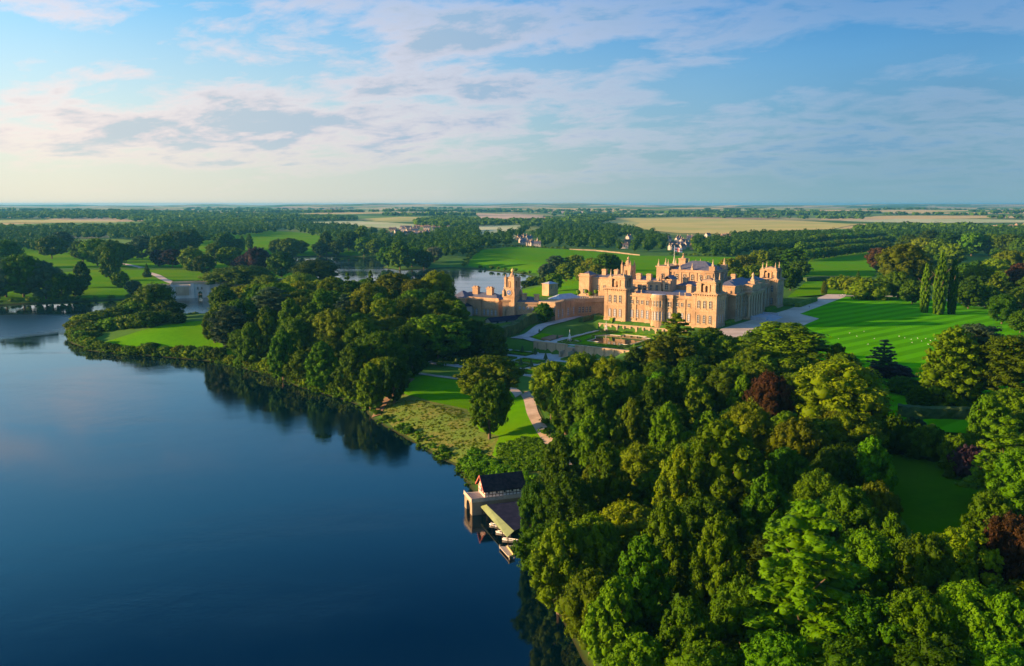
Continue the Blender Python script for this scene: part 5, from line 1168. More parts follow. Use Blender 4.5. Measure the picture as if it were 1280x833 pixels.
# rowing boats
def rowboat():
    r_ = empty('rowing_boat', (0, 0, 0)); L_ = 4.2; mb = MB(); n = 10; prof = []
    for i in range(n + 1):
        t_ = i / n; x = (t_ - .5) * L_; b_ = .62 * math.sin(math.pi * min(1, (t_ * .82 + .18))) ** .7 * (1 if t_ < .75 else 1 - ((t_ - .75) / .25) ** 2 * .85); sh = .42 + .16 * (2 * t_ - 1) ** 2
        prof.append((x, max(b_, .04), sh))
    vs = []
    for x, b_, sh in prof: vs += [(x, -b_, sh), (x, -b_ * .78, .05), (x, 0, -.08), (x, b_ * .78, .05), (x, b_, sh), (x, b_ * .88, sh - .02), (x, b_ * .66, .12), (x, -b_ * .66, .12), (x, -b_ * .88, sh - .02)]
    fs = []
    for i in range(n):
        for k in range(9): a = i * 9 + k; b2 = i * 9 + (k + 1) % 9; fs.append((a, b2, b2 + 9, a + 9))
    fs += [tuple(range(9)), tuple(range(n * 9, n * 9 + 9))[::-1]]
    mb.add(vs, fs); mb.build('hull', 'white_paint', r_)
    for x in (-1.0, .2, 1.3): mb = MB(); mb.box(x - .14, x + .14, -.5 if x < 1 else -.4, .5 if x < 1 else .4, .28, .33); mb.build('seat', 'weathered_timber', r_)
    return r_
def copy_tree(o, parent=None):
    c = o.copy(); col.objects.link(c); c.parent = parent
    for ch_ in list(o.children): copy_tree(ch_, c)
    return c
b0 = rowboat(); ang0 = math.atan2(e2[1] - e1[1], e2[0] - e1[0]) + .25
for i, (px, py, lb) in enumerate([(618, 659, 'white rowing boat moored nearest the stone arch of the boathouse'), (626.5, 668, 'middle of the three white rowing boats under the green roof'), (635, 677, 'white rowing boat moored nearest the jetty')]):
    o = b0 if i == 0 else copy_tree(b0); x, y = G(px, py, 0); o.location = (x + .5, y + .5, .0); o.scale = (.85, .85, .85); o.rotation_euler = (0, 0, ang0 + .45 + .12 * i); tag(o, lb, 'boat', 'rowing boats beside the boat shelter')

# ================================================================== park wall, houses of the town, people, birds
def thin_wall(name, pts, h_, w_, mat, label):
    mb = MB()
    for (xa, ya), (xb, yb) in zip(pts[:-1], pts[1:]):
        n = max(1, int(math.hypot(xb - xa, yb - ya) / 25))
        for i in range(n):
            x0, y0 = xa + (xb - xa) * i / n, ya + (yb - ya) * i / n; x1, y1 = xa + (xb - xa) * (i + 1) / n, ya + (yb - ya) * (i + 1) / n
            d = math.hypot(x1 - x0, y1 - y0); nx_, ny_ = -(y1 - y0) / d * w_ / 2, (x1 - x0) / d * w_ / 2; g0 = min(h1(x0, y0), h1(x1, y1)); g1 = max(h1(x0, y0), h1(x1, y1))
            mb.prism([(x0 + nx_, y0 + ny_), (x1 + nx_, y1 + ny_), (x1 - nx_, y1 - ny_), (x0 - nx_, y0 - ny_)], g0 - 1, g1 + h_)
    q = mb.build(name, mat); tag(q, label, 'wall'); return q
thin_wall('park_wall', GP([(712, 312.5), (745, 314), (775, 317), (800, 320)]), 1.5, .6, 'darkened_stone', 'long pale stone wall at the edge of the park below the town')

HD = {}
def house(px, py, wpx, label, kind=0, rot=None):
    gx, gy = GT(px, py); z = h1(gx, gy); lx = wpx * gy / F; lx = max(7, lx); ly = lx * .62; hw = 5.2; hr = 3.2
    k = kind % 3
    r_ = empty('house', (gx, gy, z), rot if rot is not None else random.uniform(-.5, .9), label, 'house', 'houses of the town beyond the park')
    mats = [('pale_house', 'house_roof'), ('brick_house', 'house_roof'), ('pale_house', 'slate')][k]
    key = k
    if key not in HD:
        X, Y = 12, 7.5
        mb = MB(); mb.box(0, X, 0, Y, -2, hw); mb.add([(0, 0, hw), (0, Y, hw), (0, Y / 2, hw + hr - .3), (X, 0, hw), (X, Y, hw), (X, Y / 2, hw + hr - .3)], [(0, 1, 2), (5, 4, 3)]); a = mb.build('wall', mats[0], r_)
        mb = MB(); mb.gable(0, X, 0, Y, hw, hr, over=.4); b_ = mb.build('roof', mats[1], r_)
        mb = MB(); mb.box(1.0, 2.4, Y / 2 - .5, Y / 2 + .5, hw + 2, hw + hr + 1.6); c_ = mb.build('chimney', 'brick_house', r_)
        mb = MB(); mb.box(X - 2.4, X - 1.0, Y / 2 - .5, Y / 2 + .5, hw + 2, hw + hr + 1.6); mb.build('chimney', 'brick_house', r_)
        for i in range(3): mb = MB(); mb.box(1.4 + i * 4, 2.8 + i * 4, -.06, .05, 3.2, 4.4); mb.build('window', 'glass', r_)
        HD[key] = r_
        r_.scale = (lx / 12, ly / 7.5, 1)
        return r_
    src = HD[key]
    for c in src.children:
        d = c.copy(); col.objects.link(d); d.parent = r_
    r_.scale = (lx / 12, ly / 7.5, 1); return r_
HL = [(486, 289, 9, 1, 'brown house half hidden in the trees left of the village'), (431, 297, 8, 2, 'tall pale house standing alone above the pool'), (494, 292, 7, 0, 'white house at the left end of the village rooftops'), (500, 290, 8, 2, 'slate-roofed house in the upper row of the village'), (505, 294, 7, 1, 'brown house in the middle row of the village'),
      (510, 291, 8, 0, 'pale house behind the middle of the village'), (516, 295, 9, 2, 'grey-roofed house at the right of the village'), (522, 297, 8, 1, 'brick house lowest in the village row'), (528, 292, 9, 0, 'pale house apart at the right end of the village'), (541, 288, 8, 0, 'small white house on the field edge beyond the village'),
      (650, 306, 10, 2, 'grey house beside the park trees, left of two'), (660, 308, 12, 0, 'long white house beside the green park'), (672, 303, 11, 2, 'grey slate house behind the long white house'), (655, 299, 7, 1, 'brown house behind the park trees'), (738, 294, 7, 1, 'lone tan house on top of the wood'),
      (776, 311, 9, 0, 'pale house at the end of the park wall'), (782, 306, 8, 1, 'brown gabled house above the park wall'), (786, 300, 8, 2, 'grey house on the wooded slope above the park wall'), (840, 313, 9, 0, 'white house under the flag in the town'), (847, 309, 8, 2, 'grey-roofed house in the town gap between trees'),
      (853, 305, 8, 0, 'pale house in the middle of the town gap'), (858, 300, 7, 1, 'brick house at the back of the town'), (848, 301, 7, 0, 'small white house at the back of the town gap'), (865, 303, 9, 2, 'slate house right of the town gap'), (893, 300, 9, 1, 'brick house in the right part of the town'), (903, 302, 9, 2, 'slate house above the avenue trees'),
      (912, 299, 8, 1, 'brown house at the right end of the town'), (884, 297, 7, 0, 'pale house behind the right part of the town'), (1232, 287, 12, 2, 'pale roofed house at the right horizon, left of three'), (1248, 288, 14, 0, 'long white building at the right horizon'), (1268, 288, 12, 2, 'blue-grey roofed house at the right edge horizon'), (1120, 288, 9, 0, 'white farm building beyond the right woods'),
      (604, 307, 8, 1, 'brick house among trees left of the long white house'), (960, 300, 7, 1, 'small brick house behind the avenue')]
for px, py, w_, k, lb in HL: house(px, py, w_, lb, k)

def person_mesh(mat_top, mat_leg, stride=.25, arm=.1):
    me = bpy.data.meshes.new('person'); 
    V = [(0, 0, .95), (0, 0, 1.2), (0, 0, 1.45), (0, 0, 1.56), (0, 0, 1.68), (.1, 0, .9), (.1 , stride, .5), (.1, stride * .9, .06), (.1, stride * .9 - .14, .03), (-.1, 0, .9), (-.1, -stride, .5), (-.1, -stride * 1.4, .08), (-.1, -stride * 1.4 - .14, .04),
         (.19, 0, 1.42), (.24, arm, 1.15), (.24, -arm * .5, .92), (-.19, 0, 1.42), (-.24, -arm, 1.15), (-.24, arm * .5, .92)]
    E_ = [(0, 1), (1, 2), (2, 3), (3, 4), (0, 5), (5, 6), (6, 7), (7, 8), (0, 9), (9, 10), (10, 11), (11, 12), (2, 13), (13, 14), (14, 15), (2, 16), (16, 17), (17, 18)]
    rad = [.15, .14, .16, .06, .11, .1, .075, .05, .04, .1, .075, .05, .04, .07, .05, .04, .07, .05, .04]
    me.from_pydata(V, E_, []); o = bpy.data.objects.new('person', me); col.objects.link(o)
    sk = o.modifiers.new('Skin', 'SKIN'); o.modifiers.new('Subsurf', 'SUBSURF').levels = 1
    for v, r_ in zip(me.skin_vertices[0].data, rad): v.radius = (r_, r_ * .8)
    me.skin_vertices[0].data[0].use_root = True
    dg = bpy.context.evaluated_depsgraph_get(); m2 = bpy.data.meshes.new_from_object(o.evaluated_get(dg)); bpy.data.objects.remove(o)
    m2.name = 'person'
    for q in (mat_top, mat_leg, 'skin', 'hair'): m2.materials.append(MAT[q])
    for p in m2.polygons:
        z = p.center.z; p.material_index = 3 if z > 1.70 else 2 if (z > 1.50 or (abs(p.center.x) > .2 and z < .98)) else 1 if z < .95 else 0
        p.use_smooth = True
    return m2
PM = [person_mesh('cloth_dark', 'cloth_blue'), person_mesh('cloth_red', 'cloth_dark', .3), person_mesh('cloth_pale', 'cloth_dark', .15)]
for i, (px, py, k, lb) in enumerate([(1011.5, 386, 0, 'person in dark clothes walking alone across the gravel terrace'), (1049, 371, 0, 'person in a dark top at the far corner of the gravel terrace, left of two'), (1053, 371, 2, 'person in a pale top at the far corner of the gravel terrace, right of two'), (884.5, 424.5, 1, 'person in a red top on the gravel near the corner tower'), (887.5, 425, 2, 'person in a pale top beside the one in red')]):
    o = bpy.data.objects.new('person', PM[k]); col.objects.link(o); x, y = G(px, py, PZ); o.location = (x, y, PZ + .03); o.rotation_euler = (0, 0, i * 1.3); tag(o, lb, 'person', 'visitors on the gravel terrace')
mb = MB(); mb.ball(0, 0, .22, .2, 8, 0, .8); mb.ball(.22, 0, .42, .09, 6); mb.cyl(.12, 0, .25, .42, .08, .06, 6); mb.box(-.42, -.1, -.07, .07, .2, .26); mb.box(-.05, 0, -.06, -.03, 0, .1); mb.box(-.05, 0, .03, .06, 0, .1)
bird = mb.build('white_bird', 'white_paint'); bird.scale = (.8, .8, .8)
k = 0
for px, py in [(1062, 417), (1071, 421), (1080, 415), (1093, 424), (1124, 421), (1131, 423), (1139, 425), (1147, 423.5), (1152, 427), (1157, 424), (1163, 426.5), (1169, 424.5), (1140, 429), (1160, 431), (1048, 424), (1085, 431)]:
    o = bird if k == 0 else bird.copy()
    if k: col.objects.link(o)
    x, y = G(px, py, PZ); o.location = (x, y, PZ + .03); o.rotation_euler = (0, 0, k * 2.1); tag(o, 'tiny white bird resting on the striped south lawn', 'bird', 'white birds on the south lawn'); k += 1

# ================================================================== trees
def ico(sub=1):
    bm = bmesh.new(); bmesh.ops.create_icosphere(bm, subdivisions=sub, radius=1.0)
    v = np.array([q.co[:] for q in bm.verts]); f = np.array([[l.index for l in q.verts] for q in bm.faces]); bm.free(); return v, f
ICO = ico(1); ICO2 = ico(2)
def leaf_cloud(lobes, n, size, r, flat=0.0, droop=0.0, cull=.72, tintw=.5, asp_z=.42):
    """lobes: rows cx,cy,cz,rx,rz ; returns quads (m,4,3), tint (m)"""
    lobes = np.array(lobes); area = lobes[:, 3] ** 2 * .5 + lobes[:, 3] * lobes[:, 4]; cnt = np.maximum(4, (n * area / area.sum())).astype(int)
    li = np.repeat(np.arange(len(lobes)), cnt); m = len(li)
    # leaves sit in twig clumps, the clumps sit on the lobes
    k = 20
    cdir = r.normal(size=(len(lobes), k, 3)); cdir /= np.linalg.norm(cdir, axis=2)[:, :, None]
    fl_ = cdir[:, :, 2] < -.3; cdir[:, :, 2] = np.where(fl_, -cdir[:, :, 2], cdir[:, :, 2])
    crad = r.uniform(.74, 1.22, (len(lobes), k)); ctint = r.uniform(0, 1, (len(lobes), k))
    ci = r.integers(0, k, m); c_ = cdir[li, ci]
    off_ = r.normal(0, .17, (m, 3)); d = c_ + off_; d /= np.linalg.norm(d, axis=1)[:, None]
    L_ = lobes[li]; sc3 = np.stack([L_[:, 3], L_[:, 3], L_[:, 4]], 1)
    away = np.linalg.norm(off_, axis=1)
    rad = crad[li, ci] - .55 * away + r.normal(0, .05, m) + (r.uniform(0, 1, m) < .06) * r.uniform(.05, .25, m)
    bump_ = np.clip(ctint[li, ci] - .9 * away, 0, 1)
    p = L_[:, :3] + d * sc3 * rad[:, None]
    # drop leaves buried inside other lobes
    keep = np.ones(m, bool)
    for j, lb in enumerate(lobes):
        q = (p - lb[:3]) / np.array([lb[3], lb[3], lb[4]]); keep &= ~(((q * q).sum(1) < cull ** 2) & (li != j))
    p = p[keep]; d = d[keep]; off_ = off_[keep]; li = li[keep]; sc3 = sc3[keep]; bump_ = bump_[keep]; m = len(p)
    nrm = d / (sc3 * np.array([1, 1, 1 / asp_z])); nrm /= np.linalg.norm(nrm, axis=1)[:, None]
    nrm = nrm + 2.2 * off_ + r.normal(0, .38, (m, 3)); nrm[:, 2] += flat
    nrm /= np.linalg.norm(nrm, axis=1)[:, None]
    a = np.cross(nrm, r.normal(size=(m, 3))); a /= np.linalg.norm(a, axis=1)[:, None]; b = np.cross(nrm, a)
    s = size * r.uniform(.6, 1.35, m)[:, None]
    asp = r.uniform(.5, .8, m)[:, None]
    a = a * s; b = b * s * asp
    a = a * np.array([1, 1, asp_z]); b = b * np.array([1, 1, asp_z])
    q = np.stack([p - a, p - b * .9 + a * .1, p + a, p + b * .9 + a * .1], 1)
    if droop: q[:, 2, 2] -= s[:, 0] * droop * asp_z
    lt_ = r.uniform(0, 1, len(lobes))
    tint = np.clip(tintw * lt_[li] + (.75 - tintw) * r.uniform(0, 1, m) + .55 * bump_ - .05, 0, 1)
    return q, tint
def crown_mesh(name, lobes, n, size, seed, core=.70, **kw):
    r = np.random.default_rng(seed); q, tint = leaf_cloud(lobes, n, size, r, **kw)
    V = q.reshape(-1, 3); Fq = np.arange(len(V)).reshape(-1, 4)
    me = bpy.data.meshes.new(name)
    cv, cf = ICO; vs = []; tris = []
    for lb in lobes:
        j = 1 + r.normal(0, .12, (len(cv), 1)); vs.append(cv * j * np.array([lb[3], lb[3], lb[4]]) * core + np.array(lb[:3])); tris.append(cf + (len(vs) - 1) * len(cv))
    CV = np.concatenate(vs); CF = np.concatenate(tris)
    # core triangles become quads with a doubled corner avoided: build with mixed loops
    allv = np.concatenate([V, CV]); nq = len(Fq); ntri = len(CF)
    loops = np.concatenate([Fq.ravel(), (CF + len(V)).ravel()]); starts = np.concatenate([np.arange(nq) * 4, nq * 4 + np.arange(ntri) * 3])
    me.vertices.add(len(allv)); me.vertices.foreach_set('co', allv.astype(np.float32).ravel())
    me.loops.add(len(loops)); me.loops.foreach_set('vertex_index', loops.astype(np.int32))
    me.polygons.add(nq + ntri); me.polygons.foreach_set('loop_start', starts.astype(np.int32)); me.update(calc_edges=True)
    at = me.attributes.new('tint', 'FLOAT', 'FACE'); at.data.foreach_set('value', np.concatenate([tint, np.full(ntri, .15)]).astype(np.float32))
    me.materials.append(None)
    return me
def lobes_round(r, top=1.0, wide=1.0, n=44, base=.10, rl=.27, egg=0.0, az_=.42):
    n = int(n * 1.5); rl = rl * .92
    o_ = []
    for i in range(n):
        t_ = (i + .5) / n; ph = i * 2.399963 + r.normal(0, .25); z = t_ * 2 - 1
        rr = math.sqrt(max(0, 1 - z * z)); zz = (z + 1) / 2
        R_ = (.72 + r.normal(0, .10)) * rr * wide * (1 - egg * zz)
        l_ = rl * r.uniform(.5, 1.45)
        o_.append([R_ * math.cos(ph), R_ * math.sin(ph), base + (1 - base - l_ * az_) * (zz ** .85) * top, l_, l_ * az_ * r.uniform(.8, 1.1)])
    for i in range(5): o_.append([r.normal(0, .18), r.normal(0, .18), base + (1 - base) * .5, .46, .30])
    return o_
def lobes_column(r, n=40, base=.04, wid=.62, pw=.8, rl=.3):
    o_ = []
    for i in range(n):
        t_ = (i + .5) / n; ph = i * 2.399963; prof = max(.06, math.sin(math.pi * min(1, (t_ * .88 + .12))) ** pw)
        l_ = rl * (1 - .55 * t_) * r.uniform(.8, 1.2); o_.append([wid * prof * math.cos(ph), wid * prof * math.sin(ph), base + (1 - base) * t_ * .97, l_, l_ * .34])
        if i % 3 == 0: o_.append([0, 0, base + (1 - base) * t_ * .95, .5 * prof, .09])
    return o_
def lobes_cone(r, n=66, base=.06):
    o_ = []
    for i in range(n):
        t_ = (i + .5) / n; ph = i * 2.399963 + r.normal(0, .2); R_ = .80 * (1 - t_) ** .9 * r.uniform(.8, 1.1); l_ = (.24 * (1 - t_) + .05)
        o_.append([R_ * math.cos(ph), R_ * math.sin(ph), base + (1 - base) * t_ * .98 - .03 * (1 - t_), l_, l_ * .28])
        if i % 4 == 0: o_.append([0, 0, base + (1 - base) * t_ * .95, .5 * (1 - t_) + .03, .05])
    return o_
def lobes_cedar(r, tiers=9, base=.2):
    o_ = []
    for k in range(tiers):
        t_ = k / (tiers - 1); z = base + (1 - base - .04) * t_; Rk = (.78 * (1 - t_ ** 2.3) + .16); nb = max(3, int(9 * (1 - t_ * .7)))
        for j in range(nb):
            ph = 2 * math.pi * (j + r.uniform(-.3, .3)) / nb + k * 1.1; Rr = Rk * r.uniform(.55, 1.0)
            for s_ in (.35, .7, 1.0):
                l_ = (.15 + .10 * (1 - s_) + .03 * r.normal()) * (1 - .35 * t_); o_.append([Rr * s_ * math.cos(ph + .12 * (s_ - .5)), Rr * s_ * math.sin(ph), z + .02 * s_ + r.normal(0, .008), max(.08, l_), .028])
        o_.append([0, 0, z, .16 * (1 - t_) + .05, .06])
    return o_
def lobes_feather(r, n=60, base=.12):
    # upright, plume-like crowns of young limes
    o_ = []
    for i in range(n):
        t_ = (i + .5) / n; ph = i * 2.399963 + r.normal(0, .3); prof = math.sin(math.pi * min(1, t_ * .80 + .2)) ** .7
        R_ = .66 * prof * r.uniform(.75, 1.12); l_ = .21 * r.uniform(.7, 1.25) * (1 - .25 * t_)
        o_.append([R_ * math.cos(ph), R_ * math.sin(ph), base + (1 - base) * t_ * .94, l_, l_ * .46])
    for i in range(6): o_.append([0, 0, base + (1 - base) * (.15 + .13 * i), .42 * math.sin(math.pi * (.25 + .11 * i)), .12])
    return o_
rr = np.random.default_rng(11)
SHAPES = {}
def shape(kind, lobes_list, n_hi, s_hi, n_lo, s_lo, **kw):
    SHAPES[kind] = [(crown_mesh('crown', lb, n_hi, s_hi, 100 + i, **kw), crown_mesh('crown', lb, n_lo, s_lo, 200 + i, **kw)) for i, lb in enumerate(lobes_list)]
shape('round', [lobes_round(rr), lobes_round(rr, n=52, rl=.24), lobes_round(rr, n=38, rl=.30, egg=.15)], 26000, .034, 4600, .078, cull=.70)
shape('oak', [lobes_round(rr, n=34, rl=.33, base=.20), lobes_round(rr, n=60, rl=.22, base=.15, wide=1.08)], 26000, .034, 4600, .078, cull=.70)
shape('dome', [lobes_round(rr, n=56, rl=.26, base=.10, az_=.16), lobes_round(rr, n=48, rl=.30, base=.08, az_=.18)], 24000, .036, 4600, .08, cull=.6, flat=.7)
shape('tall', [lobes_feather(rr), lobes_feather(rr, n=72), lobes_feather(rr, n=50)], 26000, .034, 4600, .076, cull=.66)
shape('poplar', [lobes_column(rr)], 9000, .070, 2400, .13, cull=.6, asp_z=.2)
shape('cypress', [lobes_column(rr, n=70, base=.0, wid=.66, pw=.55, rl=.28)], 18000, .045, 3600, .09, cull=.6, asp_z=.35)
shape('spruce', [lobes_cone(rr), lobes_cone(rr, n=54)], 13000, .042, 3000, .09, droop=.5, flat=.4, cull=.5, asp_z=.35)
shape('cedar', [lobes_cedar(rr), lobes_cedar(rr, tiers=11)], 20000, .034, 4600, .075, flat=1.1, cull=.45, core=.9)
shape('pine', [lobes_cedar(rr, tiers=7, base=.35)], 12000, .045, 3000, .09, flat=.5, cull=.45)
shape('bush', [lobes_round(rr, n=16, rl=.40, base=.05, wide=.9, az_=.7), lobes_round(rr, n=22, rl=.33, base=.05, az_=.7)], 6000, .07, 1800, .12, cull=.65, asp_z=.7)
def trunk_mesh(limbs=True):
    mb = MB(); mb.cyl(0, 0, -.06, .03, .042, .030, 8); mb.cyl(0, 0, .03, .45, .030, .020, 8); mb.cyl(0, 0, .45, .85, .020, .006, 6)
    if limbs:
        for i in range(6):
            a = i * 2.4; z0 = .22 + .07 * i; n = 5; pr_ = None
            v = []; f = []
            for k in range(4):
                t_ = k / 3; rr_ = .013 * (1 - .75 * t_); c = (math.cos(a) * .17 * t_, math.sin(a) * .17 * t_, z0 + .20 * t_ ** .8)
                for j in range(n): b_ = 2 * math.pi * j / n; v.append((c[0] + rr_ * math.cos(b_) * math.sin(a), c[1] - rr_ * math.cos(b_) * math.cos(a), c[2] + rr_ * math.sin(b_)))
            for k in range(3):
                for j in range(n): f.append((k * n + j, k * n + (j + 1) % n, (k + 1) * n + (j + 1) % n, (k + 1) * n + j))
            mb.add(v, f)
    o = mb.build('trunk', 'bark'); me = o.data; bpy.data.objects.remove(o); return me
TRUNK = trunk_mesh()
KINDN = {'round': 'broadleaf_tree', 'oak': 'oak_tree', 'tall': 'lime_tree', 'poplar': 'poplar_tree', 'cypress': 'cypress_tree', 'spruce': 'spruce_tree', 'cedar': 'cedar_tree', 'dome': 'cedar_tree', 'pine': 'pine_tree', 'bush': 'bush'}
KINDL = {'round': 'round-crowned broadleaf tree', 'oak': 'spreading oak', 'tall': 'tall billowing lime tree', 'poplar': 'slim column-shaped poplar', 'cypress': 'dense pointed cypress', 'spruce': 'pointed spruce', 'cedar': 'layered cedar', 'dome': 'broad domed cedar', 'pine': 'tiered pine', 'bush': 'leafy bush'}
CATL = {'bush': 'bush'}
LC = {'G': 'leaf_green', 'D': 'leaf_dark', 'Y': 'leaf_yellow', 'O': 'leaf_olive', 'L': 'leaf_bright', 'B': 'leaf_blue', 'C': 'leaf_copper', 'P': 'leaf_purple', 'S': 'leaf_silver'}
TREES = []      # (x, y, r, h, kind, colour, zone, label)
def solve_top(px, ytop, h_):
    """where must a tree of height h_ stand for its top to show at (px, ytop)"""
    z = 10.0
    for _ in range(16):
        x, y = G(px, ytop, z + h_); z = .5 * z + .5 * max(0.0, h1(x, y))
    return G(px, ytop, z + h_)
def T(px, ytop, h_, wpx, kind, c, zone, label=None):
    if ytop <= 262: return
    x, y = solve_top(px, ytop, h_); r = wpx / 2 * y / F
    TREES.append([x, y, r, h_, kind, c, zone, label])
WARP = {'poplar': 3.6, 'spruce': 1.5, 'cypress': 3.0, 'bush': .62, 'tall': 1.35, 'pine': 1.2}
def TB(px, ytop, wpx, kind, c, zone, label=None, ybase=None):
    if ybase is None: ybase = ytop + wpx * WARP.get(kind, 1.0)
    x, y = GT(px, ybase); v = (ytop - 416.5) / F; zt_ = H - y * (SP + v * CP) / (CP - v * SP)
    TREES.append([x, y, wpx / 2 * y / F, max(2.0, zt_ - h1(x, y)), kind, c, zone, label])
def B(px, ybase, h_, wpx, kind, c, zone, label=None):
    x, y = GT(px, ybase); TREES.append([x, y, wpx / 2 * y / F, h_, kind, c, zone, label])
ZN = 'lakeside'
for a in [(282, 334, 22, 62, 'round', 'G'), (306, 331, 24, 66, 'round', 'G'), (332, 343, 20, 40, 'round', 'Y'), (346, 352, 20, 46, 'oak', 'G'), (375, 341, 20, 40, 'oak', 'Y'), (393, 323, 27, 52, 'oak', 'D'),
          (414, 345, 20, 36, 'round', 'Y'), (434, 342, 22, 20, 'pine', 'D'), (463, 337, 25, 32, 'spruce', 'D'), (462, 353, 20, 46, 'round', 'O'), (493, 340, 22, 50, 'oak', 'O'), (520, 348, 20, 42, 'round', 'O'),
          (545, 337, 24, 44, 'round', 'Y'), (541, 372, 16, 38, 'round', 'D'), (547, 392, 21, 78, 'oak', 'G'), (588, 398, 18, 58, 'round', 'D'), (610, 403, 15, 44, 'round', 'D'), (286, 381, 22, 44, 'dome', 'B'), (301, 372, 20, 36, 'oak', 'D'),
          (515, 432, 13, 32, 'round', 'D'), (338, 358, 21, 44, 'dome', 'B'), (362, 372, 22, 40, 'tall', 'L'), (388, 378, 22, 46, 'tall', 'G'), (418, 384, 22, 54, 'round', 'O'), (331, 392, 22, 44, 'tall', 'G'), (352, 412, 22, 42, 'tall', 'L'),
          (452, 398, 20, 44, 'round', 'G'), (478, 412, 21, 56, 'round', 'G'), (505, 405, 19, 44, 'oak', 'D'), (440, 430, 20, 52, 'tall', 'G'), (402, 426, 20, 46, 'tall', 'L'), (376, 440, 18, 42, 'round', 'L'), (462, 452, 18, 44, 'tall', 'G'), (424, 448, 18, 40, 'tall', 'Y'),
          (312, 404, 20, 40, 'tall', 'G'), (281, 418, 16, 34, 'round', 'D'), (296, 430, 16, 34, 'round', 'G'), (320, 436, 16, 36, 'tall', 'G'), (346, 446, 15, 36, 'tall', 'L'), (395, 458, 14, 36, 'bush', 'L'), (492, 446, 17, 42, 'round', 'D'), (520, 398, 18, 42, 'round', 'D'), (452, 366, 20, 40, 'oak', 'Y'), (480, 372, 20, 44, 'round', 'Y'),
          (402, 362, 21, 42, 'tall', 'G'), (430, 368, 20, 40, 'cedar', 'B'), (365, 395, 21, 42, 'round', 'G'), (510, 372, 19, 44, 'oak', 'O'), (243, 428, 10, 34, 'tall', 'Y'), (262, 440, 8, 26, 'bush', 'L')]:
    T(*a, ZN)
ZN = 'garden'
TB(612, 472, 51, 'oak', 'D', ZN, ybase=549, label= 'dark rounded oak with a visible trunk standing alone on the grassy bank')
T(611, 444, 17.5, 84, 'oak', 'Y', ZN, 'broad golden-topped oak just behind the lone dark oak above the bank')
T(846, 392, 22, 66, 'cedar', 'Y', ZN, 'tall tiered pine rising in front of the palace west front')
T(838, 420, 17, 74, 'oak', 'O', ZN, 'broad olive oak in front of the pine and the near corner tower')
T(908, 418, 13, 34, 'round', 'G', ZN, 'small rounded green tree at the edge of the gravel terrace')
T(879, 421, 14, 26, 'tall', 'G', ZN, 'narrow loose tree between the pine and the gravel terrace')
T(982, 402, 21, 96, 'dome', 'G', ZN, 'huge spreading green cedar at the near corner of the south lawn')
T(964, 464, 19, 52, 'oak', 'C', ZN, 'copper-brown beech standing among the green trees below the lawn')
T(1052, 448, 22, 112, 'round', 'Y', ZN, 'great yellow-green domed tree at the edge of the south lawn')
TB(1103, 425, 40, 'cedar', 'B', ZN, ybase=471, label='small blue cedar standing alone on the south lawn')
TB(1188, 408, 84, 'cypress', 'G', ZN, ybase=508, label='broad dense green yew on the right side of the south lawn')
T(1222, 404, 24, 76, 'dome', 'B', ZN, 'dark layered cedar growing behind the broad yew at the right of the lawn')
T(1268, 418, 23, 76, 'dome', 'G', ZN, 'layered green cedar cut by the right edge of the picture, beyond the lawn')
TB(1155, 329, 13, 'cypress', 'G', ZN, ybase=391, label='shorter left tree of the pointed cypress clump on the lawn')
TB(1173, 316, 18, 'cypress', 'G', ZN, ybase=393, label='tallest middle tree of the pointed cypress clump on the lawn')
TB(1189, 322, 13, 'cypress', 'D', ZN, ybase=393, label='dark right tree of the pointed cypress clump on the lawn')
T(905, 522, 25, 112, 'tall', 'G', ZN, 'massive pale green lime in the middle of the near wood')
T(1012, 628, 26, 176, 'cedar', 'L', ZN, 'large bright green cedar with fanned layers in the foreground')
T(1092, 544, 16, 64, 'tall', 'L', ZN, 'bright yellow-green tree beside the shaded clearing')
T(1262, 522, 19, 92, 'cedar', 'L', ZN, 'pale green spreading tree at the right edge beyond the clearing')
T(1268, 640, 17, 76, 'oak', 'C', ZN, 'copper-brown tree at the right edge of the foreground')
T(700, 648, 18, 86, 'tall', 'G', ZN, 'green tree nearest the jetty on the lake shore')
T(805, 668, 19, 92, 'tall', 'L', ZN, 'tall pale green tree in the foreground, above the lake corner')
T(742, 640, 16, 70, 'round', 'L', ZN, 'rounded pale green tree behind the shore trees near the jetty')
T(1018, 705, 16, 80, 'round', 'G', ZN); TREES.pop()
ZN = 'near wood'
